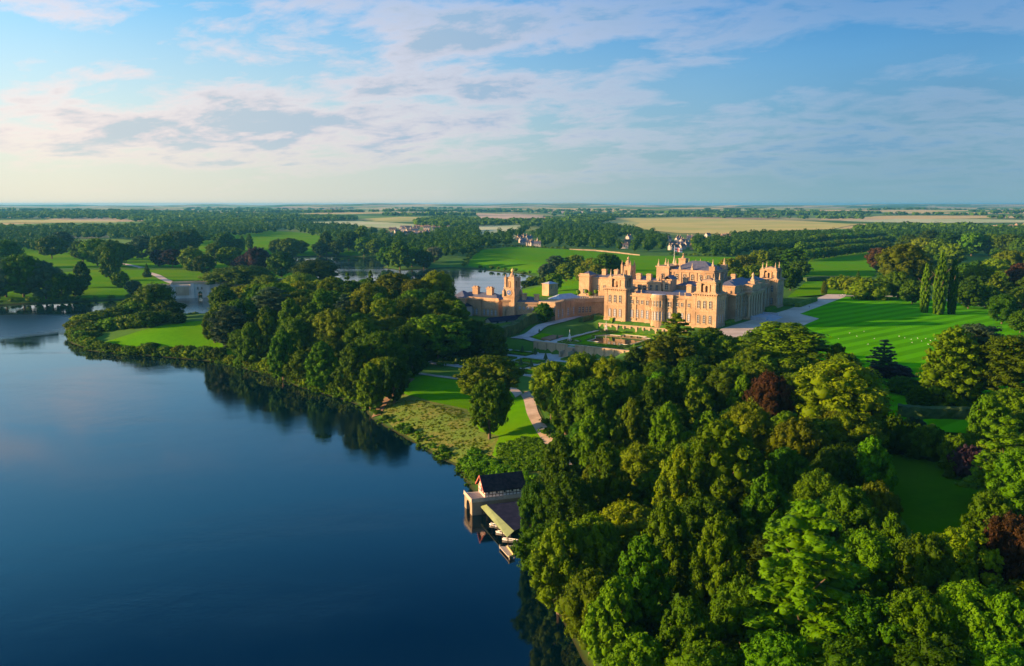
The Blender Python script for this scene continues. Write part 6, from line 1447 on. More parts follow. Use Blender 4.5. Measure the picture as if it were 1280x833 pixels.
for a in [(690, 450, 19, 52, 'oak', 'O'), (728, 439, 19, 50, 'round', 'Y'), (762, 443, 19, 50, 'round', 'Y'), (708, 470, 18, 50, 'tall', 'G'), (745, 470, 19, 56, 'round', 'G'), (790, 462, 18, 60, 'round', 'G'), (866, 450, 17, 50, 'oak', 'D'), (826, 470, 18, 58, 'round', 'D'),
          (790, 500, 20, 60, 'tall', 'O'), (835, 505, 20, 62, 'tall', 'G'), (740, 515, 19, 62, 'tall', 'G'), (700, 545, 19, 70, 'tall', 'D'), (758, 555, 20, 74, 'tall', 'D'), (668, 600, 15, 44, 'round', 'D'), (710, 590, 18, 70, 'round', 'D'), (870, 470, 18, 54, 'tall', 'Y'), (905, 455, 17, 56, 'round', 'D'), (930, 470, 17, 50, 'tall', 'G'),
          (935, 500, 19, 60, 'oak', 'O'), (1000, 520, 17, 70, 'round', 'Y'), (1045, 555, 15, 60, 'round', 'D'), (990, 565, 16, 60, 'oak', 'D'), (1025, 585, 15, 66, 'round', 'G'), (1060, 605, 15, 72, 'round', 'G'), (960, 590, 18, 74, 'tall', 'D'), (1098, 600, 14, 56, 'round', 'O'), (1118, 640, 14, 60, 'tall', 'L'), (1085, 660, 15, 76, 'round', 'G'),
          (850, 560, 20, 74, 'tall', 'O'), (835, 620, 20, 80, 'tall', 'D'), (900, 640, 21, 90, 'tall', 'G'), (770, 720, 17, 90, 'tall', 'L'), (860, 745, 17, 96, 'tall', 'G'), (930, 720, 15, 84, 'round', 'D'), (740, 710, 15, 76, 'round', 'G'), (1160, 665, 15, 80, 'round', 'G'), (1210, 660, 15, 82, 'oak', 'Y'), (1150, 735, 15, 96, 'round', 'G'),
          (1215, 725, 15, 96, 'round', 'L'), (1090, 745, 14, 96, 'oak', 'D'), (1260, 740, 15, 100, 'tall', 'G'), (980, 790, 14, 110, 'round', 'L'), (800, 790, 15, 110, 'tall', 'L'), (880, 800, 14, 110, 'round', 'G'), (1180, 795, 14, 120, 'round', 'D'), (1060, 800, 13, 120, 'round', 'G'), (1250, 800, 13, 110, 'round', 'L'), (720, 770, 13, 80, 'round', 'G'), (1240, 612, 14, 66, 'round', 'D'), (1218, 556, 8, 50, 'bush', 'P'), (1196, 540, 9, 44, 'bush', 'D'), (1160, 528, 9, 56, 'bush', 'D'), (1122, 518, 10, 46, 'bush', 'D'), (1192, 566, 6, 22, 'spruce', 'D'), (1240, 548, 9, 44, 'bush', 'G'),
          (1085, 480, 14, 50, 'round', 'D'), (1020, 470, 17, 56, 'round', 'G'), (1115, 455, 5, 50, 'bush', 'P'), (1130, 470, 6, 40, 'bush', 'D'), (1150, 482, 7, 34, 'cypress', 'D'), (1238, 492, 16, 60, 'tall', 'G'), (1276, 560, 15, 64, 'round', 'G'), (1142, 520, 6, 30, 'bush', 'B')]:
    T(*a, ZN)
ZN = 'promontory'
for a in [(192, 354, 20, 46, 'oak', 'D'), (182, 350, 20, 30, 'oak', 'G'), (212, 375, 11, 34, 'round', 'D'), (165, 372, 10, 34, 'round', 'G'), (148, 383, 8, 34, 'round', 'G'), (125, 387, 8, 36, 'bush', 'G'), (105, 392, 7, 30, 'bush', 'Y'), (96, 400, 6, 26, 'bush', 'O'), (118, 402, 6, 34, 'bush', 'G'), (140, 396, 7, 34, 'bush', 'L'), (160, 392, 8, 34, 'bush', 'G'), (182, 388, 9, 36, 'bush', 'D'), (202, 388, 7, 30, 'bush', 'G'), (220, 391, 6, 22, 'bush', 'D'), (92, 412, 4, 20, 'bush', 'G'), (176, 372, 12, 34, 'round', 'G'), (112, 413, 4, 24, 'bush', 'Y'), (186, 428, 3, 22, 'bush', 'D'), (206, 432, 3, 18, 'bush', 'G'), (222, 434, 3.4, 20, 'bush', 'D'), (170, 434, 3, 20, 'bush', 'G'), (236, 436, 4, 20, 'bush', 'Y'), (255, 432, 5, 24, 'bush', 'L')]:
    T(*a, ZN)
BASEY = {(541, 316): 352, (556, 315): 352, (585, 320): 358, (312, 292): 312, (303, 294): 313, (139, 312): 351, (1128, 303): 365, (1030, 351): 369, (1243, 340): 380, (500, 300): 337, (30, 316): 372, (8, 322): 372, (58, 326): 374, (103, 327): 360, (393, 323): 360}
ZN = 'far bank'
for a in [(30, 316, 22, 54, 'round', 'D'), (8, 322, 22, 44, 'oak', 'B'), (58, 326, 20, 44, 'round', 'B'), (78, 340, 15, 36, 'round', 'D'), (103, 327, 16, 24, 'tall', 'D'), (45, 345, 13, 40, 'round', 'B'), (15, 350, 13, 40, 'round', 'D'), (68, 352, 11, 34, 'round', 'D'), (0, 340, 16, 34, 'round', 'B'), (94, 345, 13, 26, 'round', 'D'),
          (104, 300, 24, 28, 'oak', 'G'), (122, 297, 24, 36, 'round', 'G'), (142, 299, 24, 36, 'round', 'D'), (158, 304, 20, 24, 'oak', 'D'), (139, 312, 22, 25, 'tall', 'G'), (151, 338, 13, 22, 'round', 'G'), (184, 329, 8, 12, 'spruce', 'D'), (167, 350, 12, 20, 'round', 'B'), (186, 343, 14, 32, 'round', 'D'), (200, 312, 19, 24, 'round', 'P'), (216, 311, 19, 28, 'oak', 'P'), (240, 309, 22, 32, 'round', 'G'), (256, 318, 18, 26, 'round', 'D'), (270, 303, 22, 26, 'round', 'G'), (288, 308, 22, 30, 'oak', 'G'), (262, 332, 16, 26, 'tall', 'G'),
          (312, 292, 20, 12, 'poplar', 'G'), (303, 294, 19, 10, 'poplar', 'G'), (296, 298, 19, 16, 'round', 'D'), (322, 308, 18, 36, 'round', 'P'), (306, 318, 16, 26, 'round', 'P'), (328, 318, 17, 22, 'cedar', 'B'), (352, 313, 19, 34, 'round', 'D'), (348, 298, 16, 22, 'round', 'D'), (362, 297, 17, 26, 'round', 'G'), (376, 300, 15, 18, 'round', 'D'), (280, 290, 19, 24, 'oak', 'D'),
          (78, 289, 20, 28, 'dome', 'B'), (65, 294, 18, 30, 'oak', 'D'), (178, 294, 20, 30, 'dome', 'B'), (205, 292, 22, 34, 'round', 'D'), (222, 288, 22, 30, 'oak', 'D'), (238, 286, 20, 30, 'round', 'D'), (10, 299, 16, 36, 'oak', 'D')]:
    TB(a[0], a[1], *a[3:6], ZN, None, BASEY.get((a[0], a[1])))
ZN = 'queen pool'
for a in [(500, 300, 24, 34, 'tall', 'G'), (485, 308, 18, 26, 'round', 'D'), (515, 308, 18, 26, 'round', 'G'), (492, 318, 14, 22, 'round', 'G'), (530, 312, 16, 24, 'round', 'D'), (541, 316, 22, 9, 'poplar', 'G'), (556, 315, 23, 10, 'poplar', 'G'), (585, 320, 24, 12, 'poplar', 'D'), (543, 308, 17, 20, 'round', 'S'), (565, 311, 19, 26, 'round', 'S'), (576, 334, 17, 24, 'round', 'S'), (524, 328, 14, 16, 'spruce', 'D'), (572, 344, 14, 20, 'round', 'G'),
          (455, 296, 18, 24, 'round', 'G'), (470, 298, 17, 22, 'round', 'G'), (436, 288, 20, 26, 'oak', 'D'), (408, 289, 20, 22, 'tall', 'D'), (400, 302, 14, 18, 'round', 'D'), (420, 300, 15, 20, 'round', 'D'), (452, 282, 22, 22, 'tall', 'G'), (595, 348, 12, 22, 'round', 'D')]:
    TB(a[0], a[1], *a[3:6], ZN, None, BASEY.get((a[0], a[1])))
ZN = 'palace lawn'
for a in [(695, 319, 21, 26, 'dome', 'B'), (683, 329, 16, 22, 'round', 'B'), (719, 318, 22, 24, 'oak', 'Y'), (708, 328, 18, 24, 'round', 'Y'), (740, 322, 20, 26, 'round', 'O'), (757, 316, 23, 34, 'oak', 'D'), (770, 324, 19, 22, 'round', 'D'), (692, 341, 12, 24, 'round', 'G'), (668, 345, 9, 18, 'bush', 'G'), (658, 350, 7, 14, 'bush', 'D'), (748, 330, 18, 24, 'oak', 'O'), (728, 332, 17, 22, 'round', 'Y'), (680, 347, 8, 16, 'bush', 'G'),
          (679, 378, 20, 25, 'round', 'D'), (725, 369, 3.4, 9, 'bush', 'D'), (716, 370, 3, 8, 'bush', 'D')]:
    TB(a[0], a[1], *a[3:6], ZN, None, BASEY.get((a[0], a[1])))
ZN = 'right'
for a in [(912, 322, 18, 26, 'round', 'Y'), (930, 318, 19, 28, 'round', 'Y'), (950, 312, 20, 30, 'oak', 'Y'), (975, 308, 22, 32, 'dome', 'D'), (990, 310, 22, 34, 'dome', 'D'), (900, 330, 15, 24, 'round', 'D'), (920, 334, 14, 26, 'round', 'Y'), (962, 325, 18, 26, 'round', 'G'), (1000, 325, 18, 24, 'oak', 'D'), (988, 335, 15, 28, 'round', 'D'), (940, 330, 16, 28, 'round', 'G'),
          (1128, 303, 24, 56, 'round', 'Y'), (1100, 309, 21, 32, 'oak', 'C'), (1112, 325, 17, 30, 'round', 'D'), (1142, 322, 18, 32, 'round', 'Y'), (1050, 344, 7, 30, 'bush', 'Y'), (1068, 346, 7, 30, 'bush', 'O'), (1085, 347, 8, 44, 'bush', 'Y'), (1030, 351, 6.5, 9, 'cypress', 'Y'), (1072, 338, 6, 12, 'spruce', 'D'), (1105, 345, 9, 34, 'bush', 'G'), (1122, 338, 12, 36, 'round', 'D'), (1140, 350, 9, 30, 'round', 'D'),
          (1205, 328, 17, 30, 'round', 'D'), (1225, 330, 17, 34, 'round', 'G'), (1243, 322, 17, 34, 'oak', 'Y'), (1243, 340, 15, 26, 'poplar', 'Y'), (1262, 312, 20, 40, 'oak', 'O'), (1276, 328, 19, 34, 'oak', 'C'), (1210, 352, 12, 34, 'round', 'D'), (1252, 367, 11, 38, 'round', 'D'), (1232, 356, 12, 30, 'round', 'G'), (1278, 360, 14, 30, 'round', 'G'), (1275, 388, 13, 28, 'round', 'G'),
          (1150, 296, 22, 34, 'oak', 'O'), (1172, 298, 21, 34, 'round', 'G'), (1190, 304, 19, 30, 'round', 'G'), (1214, 290, 20, 30, 'round', 'G'), (1236, 292, 20, 28, 'round', 'G'), (1258, 292, 20, 30, 'oak', 'G'), (1275, 296, 19, 28, 'round', 'G'), (1185, 290, 20, 28, 'oak', 'D'), (1135, 292, 19, 26, 'round', 'D'), (1160, 287, 19, 26, 'round', 'D')]:
    TB(a[0], a[1], *a[3:6], ZN, None, BASEY.get((a[0], a[1])))
# the lime avenue: three rows of bright trees running away
ZN = 'avenue'
def rowT(p0, p1, n, h_, wpx0, wpx1, c, lab):
    (x0, y0), (x1, y1) = GT(*p0), GT(*p1)
    for i in range(n):
        t_ = i / (n - 1); x = x0 + (x1 - x0) * t_ + random.uniform(-1, 1); y = y0 + (y1 - y0) * t_ + random.uniform(-1, 1); TREES.append([x, y, (wpx0 + (wpx1 - wpx0) * t_) / 2, h_ * random.uniform(.9, 1.08), 'round', c, ZN, lab])
rowT((1008, 327), (1108, 313), 19, 14, 15, 17, 'L', 'front row of the lime avenue')
rowT((1000, 316.5), (1112, 305.5), 17, 15, 16, 18, 'L', 'middle row of the lime avenue')
rowT((1000, 307), (1100, 299.5), 13, 15, 18, 20, 'L', 'back row of the lime avenue')

# fill the woods between the trees placed by eye
def inpoly(x, y, poly):
    return seg_dist([(x, y)], poly)[0] < 0
CLEAR = [GP([(1118, 556), (1147, 566), (1182, 596), (1240, 622), (1246, 640), (1225, 662), (1150, 650), (1120, 620)]), GP([(1086, 476), (1150, 482), (1136, 512), (1096, 506)])]
VIS = [[(1122, 556), (1147, 566), (1179, 596), (1238, 622), (1240, 640), (1216, 652), (1160, 640), (1128, 610)], [(650, 480), (668, 490), (694, 560), (676, 556), (655, 520)], [(1092, 474), (1150, 482), (1134, 510), (1100, 504)], [(560, 438), (706, 438), (790, 452), (690, 482), (560, 488)]]
def fill(poly, sp, hr, kinds, zone, maxn=400, seed=3, rs=(.50, .66)):
    r = np.random.default_rng(seed); P = np.array(poly); x0, y0 = P.min(0); x1, y1 = P.max(0); k = 0
    C_ = r.uniform((x0, y0), (x1, y1), (6000, 2)); C_ = C_[seg_dist(C_, poly) < 0]
    for c in CLEAR: C_ = C_[seg_dist(C_, c) > 2]
    have = np.array([[t[0], t[1], t[2]] for t in TREES])
    for x, y in C_:
        if k >= maxn: break
        dd = np.hypot(have[:, 0] - x, have[:, 1] - y)
        if (dd < np.maximum(sp, have[:, 2] * .85 + sp * .35)).any(): continue
        px, py = PXF(x, y, 12.0)
        if px < -60 or px > 1345 or py > 1000: continue
        kd, c = kinds[r.integers(len(kinds))]; h_ = r.uniform(*hr); rad = sp * r.uniform(*rs)
        zg = h1(x, y); probe = [PXF(x + a_ * rad, y, zg + f_ * h_) for a_, f_ in ((0, 1.02), (-.8, .75), (.8, .75), (-.9, .4), (.9, .4), (0, .6))]
        if any((seg_dist(probe, v_) < 0).any() for v_ in VIS): continue
        TREES.append([x, y, rad, h_, kd, c, zone, None]); have = np.vstack([have, [x, y, rad]]); k += 1
    return k
W1 = [G(*q, 8) for q in [(262, 446), (300, 456), (340, 466), (380, 481), (420, 492), (455, 507), (470, 498), (505, 466), (560, 452), (628, 444), (600, 424), (566, 410), (548, 392), (500, 380), (440, 372), (400, 368), (340, 368), (285, 372), (268, 400)]]
n1 = fill(W1, 11.5, (13, 17.5), [('round', 'G'), ('tall', 'G'), ('oak', 'G'), ('round', 'D'), ('round', 'Y'), ('tall', 'L'), ('oak', 'O')], 'lakeside', 95, 4, (.56, .72))
W2 = [G(*q, 12) for q in [(678, 480), (668, 500), (692, 545), (712, 590), (690, 610), (676, 640), (676, 700), (700, 745), (730, 800), (765, 900), (800, 1050), (1420, 1050), (1380, 740), (1320, 680), (1240, 690), (1160, 690), (1110, 640), (1100, 560), (1098, 505), (1070, 495), (1000, 474), (935, 462), (890, 452), (850, 466), (815, 476), (780, 484), (740, 484), (700, 484)]]
n2 = fill(W2, 9.5, (11, 15.5), [('round', 'G'), ('tall', 'G'), ('oak', 'G'), ('tall', 'D'), ('round', 'D'), ('round', 'Y'), ('tall', 'L'), ('oak', 'D'), ('tall', 'O')], 'near wood', 135, 5, (.56, .72))
W3 = [G(*q, 10) for q in [(1240, 545), (1330, 560), (1360, 640), (1290, 640), (1262, 600)]]
fill(W3, 9, (9, 14), [('round', 'G'), ('round', 'D')], 'near wood', 10, 6)
W4 = [G(*q, 13) for q in [(1062, 364), (1150, 364), (1205, 372), (1240, 384), (1330, 392), (1330, 330), (1240, 330), (1190, 336), (1150, 318), (1118, 322), (1090, 345)]]
fill(W4, 13, (11, 15), [('round', 'G'), ('round', 'D'), ('oak', 'D')], 'right', 30, 7, (.6, .75))
# shrubs at the water's edge under the wood
W5 = []
r5_ = np.random.default_rng(9)
for i in range(len(LAKE_PX) - 1):
    (xa, ya), (xb, yb) = LAKE[i], LAKE[i + 1]; d = math.hypot(xb - xa, yb - ya)
    if 11 <= i <= 12 or i >= 36 or (2 < i < 9): continue
    for k in range(max(1, int(d / (9 if 10 <= i <= 16 else 3.6)))):
        t_ = (k + r5_.uniform(.2, .8)) / max(1, int(d / (9 if 10 <= i <= 16 else 3.6))); x, y = xa + (xb - xa) * t_, ya + (yb - ya) * t_
        nx_, ny_ = -(yb - ya) / d, (xb - xa) / d
        q = 2.2 if seg_dist([(x + nx_ * 2.2, y + ny_ * 2.2)], LAKE)[0] > 0 else -2.2
        hs_ = r5_.uniform(1.6, 3.0) if 9 <= i <= 16 else r5_.uniform(2.5, 6)
        TREES.append([x + nx_ * q, y + ny_ * q, hs_ * .62, hs_, 'bush', 'GGDYL'[r5_.integers(5)], 'shore', None])

# landmarks for the wording of the labels
LM_ = [('the palace corner tower', *Wd(6, 6)), ('the boathouse', *G(625, 620, 3)), ('the lone dark oak on the bank', *G(612, 548, 8)), ('the copper beech', *G(964, 530, 12)), ('the stone bridge', *G(240, 372, 0)), ('the tall yew hedge', *G(670, 410, 10)), ('the stable court', *G(600, 390, 12)), ('the dirt track', *G(490, 495, 4)), ('the pond terrace', *Wd(-58, 40)),
       ('the foreground cedar', *G(1012, 745, 12)), ('the shaded clearing', *G(1180, 600, 12)), ('the blue cedar on the lawn', *G(1103, 470, 14)), ('the lakeside pine', *G(434, 372, 10)), ('the promontory grass', *G(200, 420, 3)), ('the jetty', *G(635, 688, 0)), ('the lake corner', *G(735, 820, 0)), ('the massive lime', *G(905, 610, 14)), ('the lower garden', *Wd(-95, 60)),
       ('the domed yellow tree', *G(1052, 530, 14)), ('the cypress clump', *G(1172, 392, 14)), ('the avenue lawn', *G(1060, 335, 14)), ('the far bank shore', *G(100, 376, 0)), ('the queen pool', *G(440, 340, 0)), ('the park lawn', *G(700, 328, 8)), ('the golden field', *G(850, 290, 8)), ('the gravel terrace', *G(985, 400, 14)), ('the village', *G(510, 298, 8)), ('the far bank parkland', *G(60, 330, 8)), ('the knoll of copses', *G(130, 330, 8)), ('the wooded right park', *G(1230, 350, 14)), ('the inlet by the bridge', *G(262, 399, 0))]
SIZEW = ['small', 'low', 'medium', 'tall', 'very tall']
used_labels = {}
ORD = ['', 'second ', 'third ', 'fourth ', 'fifth ', 'sixth ', 'seventh ', 'eighth ', 'ninth ', 'tenth ']
NOLOW = 0
def relation(x, y):
    best = min(LM_, key=lambda l: math.hypot(l[1] - x, (l[2] - y) * .8)); nm, lx_, ly_ = best
    dx, dy = x - lx_, y - ly_
    # seen from the south-west, along the line of sight
    L0 = math.hypot(lx_, ly_); ux, uy = lx_ / L0, ly_ / L0; f_ = dx * ux + dy * uy; s_ = dx * uy - dy * ux
    if abs(s_) > abs(f_): w_ = 'right of' if s_ > 0 else 'left of'
    else: w_ = 'behind' if f_ > 0 else 'in front of'
    d = math.hypot(dx, dy); return w_ + ' ' + nm, d
items = []
for t in TREES:
    x, y, r, h_, kind, c, zone, lab = t
    if seg_dist([(x, y)], LAKE)[0] < -1.0 or seg_dist([(x, y)], POOL)[0] < -1: 
        continue
    rel_, d = relation(x, y); items.append((rel_, d, t))
items.sort(key=lambda q: q[1])
GR = {'lakeside': 'trees of the lakeside wood', 'near wood': 'trees of the near wood', 'promontory': 'trees and bushes of the promontory', 'far bank': 'park trees on the far bank', 'queen pool': 'trees round the upper pool', 'palace lawn': 'trees behind the palace', 'right': 'trees right of the palace', 'avenue': 'limes of the avenue', 'shore': 'bushes along the lake shore', 'garden': 'specimen trees of the pleasure grounds'}
cnt_lab = {}
tr_rng = np.random.default_rng(21)
for rel_, d, (x, y, r, h_, kind, c, zone, lab) in items:
    z = h1(x, y); colw = COLW[LC[c]]; sc_r = r * F / y
    if lab is None:
        base = f'{colw} {KINDL[kind]} {rel_}'
    elif zone == 'avenue': base = f'bright lime tree in the {lab}'
    else: base = lab
    k = cnt_lab.get(base, 0); cnt_lab[base] = k + 1
    if k == 0: label = base if lab and zone != 'avenue' else 'nearest ' + base if False else base
    if k > 0:
        if zone == 'avenue': label = f'{ORD[min(k, 9)]}{base}, counting from the palace'
        else: label = f'{ORD[min(k, 9)]}{base}'
    hi = sc_r > 17 or (y < 330)
    var = SHAPES[kind][int(tr_rng.integers(len(SHAPES[kind])))]
    ro = empty(KINDN[kind], (x, y, z - .1), float(tr_rng.uniform(0, 6.28)), label, 'bush' if kind == 'bush' else 'tree', GR.get(zone))
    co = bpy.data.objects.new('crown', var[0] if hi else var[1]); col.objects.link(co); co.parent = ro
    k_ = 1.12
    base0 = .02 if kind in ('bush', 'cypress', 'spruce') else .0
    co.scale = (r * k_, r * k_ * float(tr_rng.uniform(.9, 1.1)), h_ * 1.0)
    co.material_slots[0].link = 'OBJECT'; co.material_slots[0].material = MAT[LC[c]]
    if kind != 'bush':
        tk = bpy.data.objects.new('trunk', TRUNK); col.objects.link(tk); tk.parent = ro; tk.scale = (h_ * .9, h_ * .9, h_)
print('TREES', len(items), n1, n2)

# ================================================================== distant woods, hedgerows and rough growth (too many to count)
def blob_wood(name, pts, mat, label, nleaf=90, lsz=.16, seed=1, mind=1.0):
    """pts: (x, y, r, h)"""
    r = np.random.default_rng(seed); pts = np.array(pts); z = height(pts[:, 0], pts[:, 1])
    ok = (seg_dist(pts[:, :2], LAKE) > mind) & (seg_dist(pts[:, :2], POOL) > mind); z = np.maximum(z, -.2); pts = pts[ok]; z = z[ok]; n = len(pts)
    d = r.normal(size=(n, nleaf, 3)); d /= np.linalg.norm(d, axis=2)[..., None]; d[..., 2] = np.where(d[..., 2] < -.3, -d[..., 2], d[..., 2])
    # a few knobs per crown make the outline uneven
    kb = r.normal(size=(n, 6, 3)); kb /= np.linalg.norm(kb, axis=2)[..., None]
    bump_ = np.maximum(0, np.einsum('nkj,nlj->nlk', kb, d) - .6).max(2) * 1.1
    rad = (.72 + bump_ + r.normal(0, .05, (n, nleaf)))
    sc3 = np.stack([pts[:, 2], pts[:, 2], pts[:, 3] * .48], 1)[:, None]
    c = np.stack([pts[:, 0], pts[:, 1], z + pts[:, 3] * .5], 1)[:, None]
    p = (c + d * sc3 * rad[..., None]).reshape(-1, 3); dn = d.reshape(-1, 3) + r.normal(0, .4, (n * nleaf, 3)); dn /= np.linalg.norm(dn, axis=1)[:, None]
    a = np.cross(dn, r.normal(size=dn.shape)); a /= np.linalg.norm(a, axis=1)[:, None]; b = np.cross(dn, a)
    s = (np.repeat(pts[:, 2], nleaf) * lsz * r.uniform(.6, 1.4, n * nleaf))[:, None]
    q = np.stack([p - a * s, p - b * s * .8, p + a * s, p + b * s * .8], 1).reshape(-1, 3)
    tint = np.clip(np.repeat(r.uniform(0, .7, n), nleaf) + r.uniform(0, .3, n * nleaf), 0, 1)
    cv, cf = ICO
    C = (c + cv[None] * sc3 * .74 * (1 + r.normal(0, .1, (n, len(cv), 1)))).reshape(-1, 3); CF = (cf[None] + (np.arange(n) * len(cv))[:, None, None]).reshape(-1, 3) + len(q)
    me = bpy.data.meshes.new(name); allv = np.concatenate([q, C]); nq = len(q) // 4
    loops = np.concatenate([np.arange(len(q)), CF.ravel()]); starts = np.concatenate([np.arange(nq) * 4, nq * 4 + np.arange(len(CF)) * 3])
    me.vertices.add(len(allv)); me.vertices.foreach_set('co', allv.astype(np.float32).ravel()); me.loops.add(len(loops)); me.loops.foreach_set('vertex_index', loops.astype(np.int32))
    me.polygons.add(len(starts)); me.polygons.foreach_set('loop_start', starts.astype(np.int32)); me.update(calc_edges=True)
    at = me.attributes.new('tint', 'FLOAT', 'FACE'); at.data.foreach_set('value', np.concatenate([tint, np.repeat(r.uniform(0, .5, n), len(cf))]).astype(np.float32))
    me.materials.append(MAT[mat]); o = bpy.data.objects.new(name, me); col.objects.link(o); tag(o, label, kind='stuff'); return o
NOGO = [GP(p) for p in ([(762, 273), (860, 271.5), (1000, 275.5), (1080, 280.5), (1045, 288), (960, 291), (900, 293.5), (850, 293), (806, 289), (788, 285)], [(386, 277.5), (518, 280), (518, 288), (398, 284)], [(-30, 275), (150, 274.5), (152, 281), (-30, 281.5)], [(444, 271), (548, 271), (520, 277), (444, 277.5)], [(590, 267), (684, 267), (680, 276), (595, 276)], [(478, 284), (545, 283), (545, 299), (482, 300)], [(640, 297), (670, 297), (678, 311), (640, 312)], [(834, 297), (872, 297), (866, 319), (830, 319)], [(880, 294), (915, 294), (915, 304), (880, 304)], [(1216, 282), (1300, 282), (1300, 289), (1216, 289)], [(768, 298), (795, 298), (794, 314), (770, 314)], [(1045, 274), (1300, 274), (1300, 280), (1100, 280)], [(594, 283), (655, 281), (655, 291), (600, 301)])]
def scatter(poly_px, sp, n, rr_=(5, 8), hh=(11, 17), seed=1, z0=10, patch=None):
    poly = [GT(*q) for q in poly_px]; r = np.random.default_rng(seed); P = np.array(poly); C_ = r.uniform(P.min(0), P.max(0), (n * 30, 2)); C_ = C_[seg_dist(C_, poly) < 0]
    if patch: C_ = C_[(np.sin(C_[:, 0] * .0043 + 1.3 * np.sin(C_[:, 1] * .0017)) + np.sin(C_[:, 1] * .0031 + C_[:, 0] * .0012) + r.normal(0, .12, len(C_))) > patch]
    for ng in NOGO: C_ = C_[seg_dist(C_, ng) > 0] if len(C_) else C_
    out_ = []; cell = {}
    for x, y in C_:
        k = (int(x // sp), int(y // sp))
        if any(math.hypot(x - a, y - b) < sp for i in (-1, 0, 1) for j in (-1, 0, 1) for a, b in cell.get((k[0] + i, k[1] + j), ())): continue
        cell.setdefault(k, []).append((x, y)); out_.append((x, y, r.uniform(*rr_), r.uniform(*hh)))
        if len(out_) >= n: break
    return out_
def line_px(pts_px, sp, seed=1, rr_=(4, 6.5), hh=(8, 13), jit=4):
    r = np.random.default_rng(seed); P = [GT(*q) for q in pts_px]; o_ = []
    for (xa, ya), (xb, yb) in zip(P[:-1], P[1:]):
        n = max(1, int(math.hypot(xb - xa, yb - ya) / sp))
        for i in range(n): t_ = (i + r.uniform(0, .8)) / n; o_.append((xa + (xb - xa) * t_ + r.normal(0, jit), ya + (yb - ya) * t_ + r.normal(0, jit), r.uniform(*rr_), r.uniform(*hh)))
    return o_
pts = []
for i, (pl, sp, n) in enumerate([
    ([(-20, 303), (-20, 292), (130, 290), (250, 295), (262, 300), (180, 301), (100, 299), (40, 300)], 11, 420),
    ([(-20, 310), (-20, 304), (60, 303), (105, 309), (60, 315), (20, 316)], 12, 80),
    ([(190, 303), (180, 296), (280, 290), (330, 287), (345, 291), (270, 300), (250, 306), (230, 309)], 12, 200),
    ([(330, 287), (345, 282), (420, 285), (470, 292), (470, 305), (430, 311), (410, 300), (370, 290)], 12, 220),
    ([(400, 312), (470, 302), (480, 296), (560, 298), (640, 300), (640, 306), (600, 312), (584, 320), (560, 326), (480, 320), (440, 318), (400, 318)], 13, 300),
    ([(540, 294), (560, 290), (640, 285), (660, 288), (650, 297), (600, 298), (560, 298)], 14, 120),
    ([(655, 306), (665, 296), (690, 284), (740, 281), (800, 291), (838, 301), (838, 314), (780, 316), (720, 311), (680, 310)], 13, 420),
    ([(858, 316), (870, 302), (900, 303), (1000, 298), (1010, 304), (1000, 312), (940, 316), (915, 322), (880, 321)], 12, 240),
    ([(900, 300), (920, 297.5), (990, 297), (1040, 296), (1130, 295), (1130, 300), (1090, 300), (1000, 302), (930, 301)], 13, 260),
    ([(1110, 302), (1110, 296), (1200, 291), (1320, 292), (1320, 312), (1250, 312), (1232, 318), (1190, 312), (1150, 312)], 13, 330),
    ([(1110, 330), (1150, 314), (1192, 314), (1198, 330), (1150, 342)], 13, 60),
    ([(1236, 330), (1245, 318), (1330, 312), (1330, 345), (1260, 345)], 14, 60),
]):
    pts += scatter(pl, sp, n, (5.0, 8.0), (11, 18), 40 + i)
blob_wood('distant_woodland', pts, 'leaf_dark', 'massed dark woodland across the middle distance', 110, .17, 2)
pts = []
for i, (pl, sp, n, rr_, hh) in enumerate([
    ([(-40, 292), (-40, 288.5), (150, 288), (210, 283), (330, 281), (330, 287), (280, 290), (150, 291)], 16, 700, (8, 13), (12, 18)),
    ([(330, 279), (330, 271), (400, 268), (440, 270), (445, 276), (400, 277)], 20, 260, (9, 15), (12, 18)),
    ([(-40, 274.5), (-40, 268), (160, 268), (330, 270), (330, 280), (200, 280), (155, 276.5)], 24, 600, (11, 18), (12, 17)),
    ([(520, 278), (560, 272), (600, 277), (660, 278), (700, 276), (760, 272), (770, 277), (700, 284), (650, 285), (590, 284), (520, 286)], 22, 420, (9, 14), (11, 16)),
    ([(1070, 290), (1100, 285), (1320, 286), (1320, 292), (1200, 291), (1110, 293)], 18, 420, (9, 13), (11, 17)),
    ([(720, 270), (760, 267), (900, 271), (1060, 274), (1050, 276), (860, 271.5), (760, 273)], 22, 160, (8, 12), (9, 13)),
]):
    pts += scatter(pl, sp, n, rr_, hh, 60 + i, patch=(-.9, -.1, .0, .0, -.2, -.2)[i])
r8 = np.random.default_rng(88)
for k in range(60):       # hedgerows and copses scattered over the far plain
    y = 255 + 12 * r8.uniform(.45, 1.0) + 10 * r8.uniform() ** 2; x0 = r8.uniform(-40, 1320); w_ = r8.uniform(30, 180)
    pts += line_px([(x0, max(258.5, y)), (x0 + w_, max(258.5, y + r8.uniform(-.7, .7)))], 34 if y > 265 else 60, 300 + k, (12, 26), (9, 15), 12)
pts = [q for q, k_ in zip(pts, np.all([seg_dist([(a[0], a[1]) for a in pts], ng) > 0 for ng in NOGO], axis=0)) if k_]
blob_wood('distant_hedgerows', pts, 'leaf_dark', 'dark hedgerows and copses across the far plain', 26, .34, 3)
pts = []
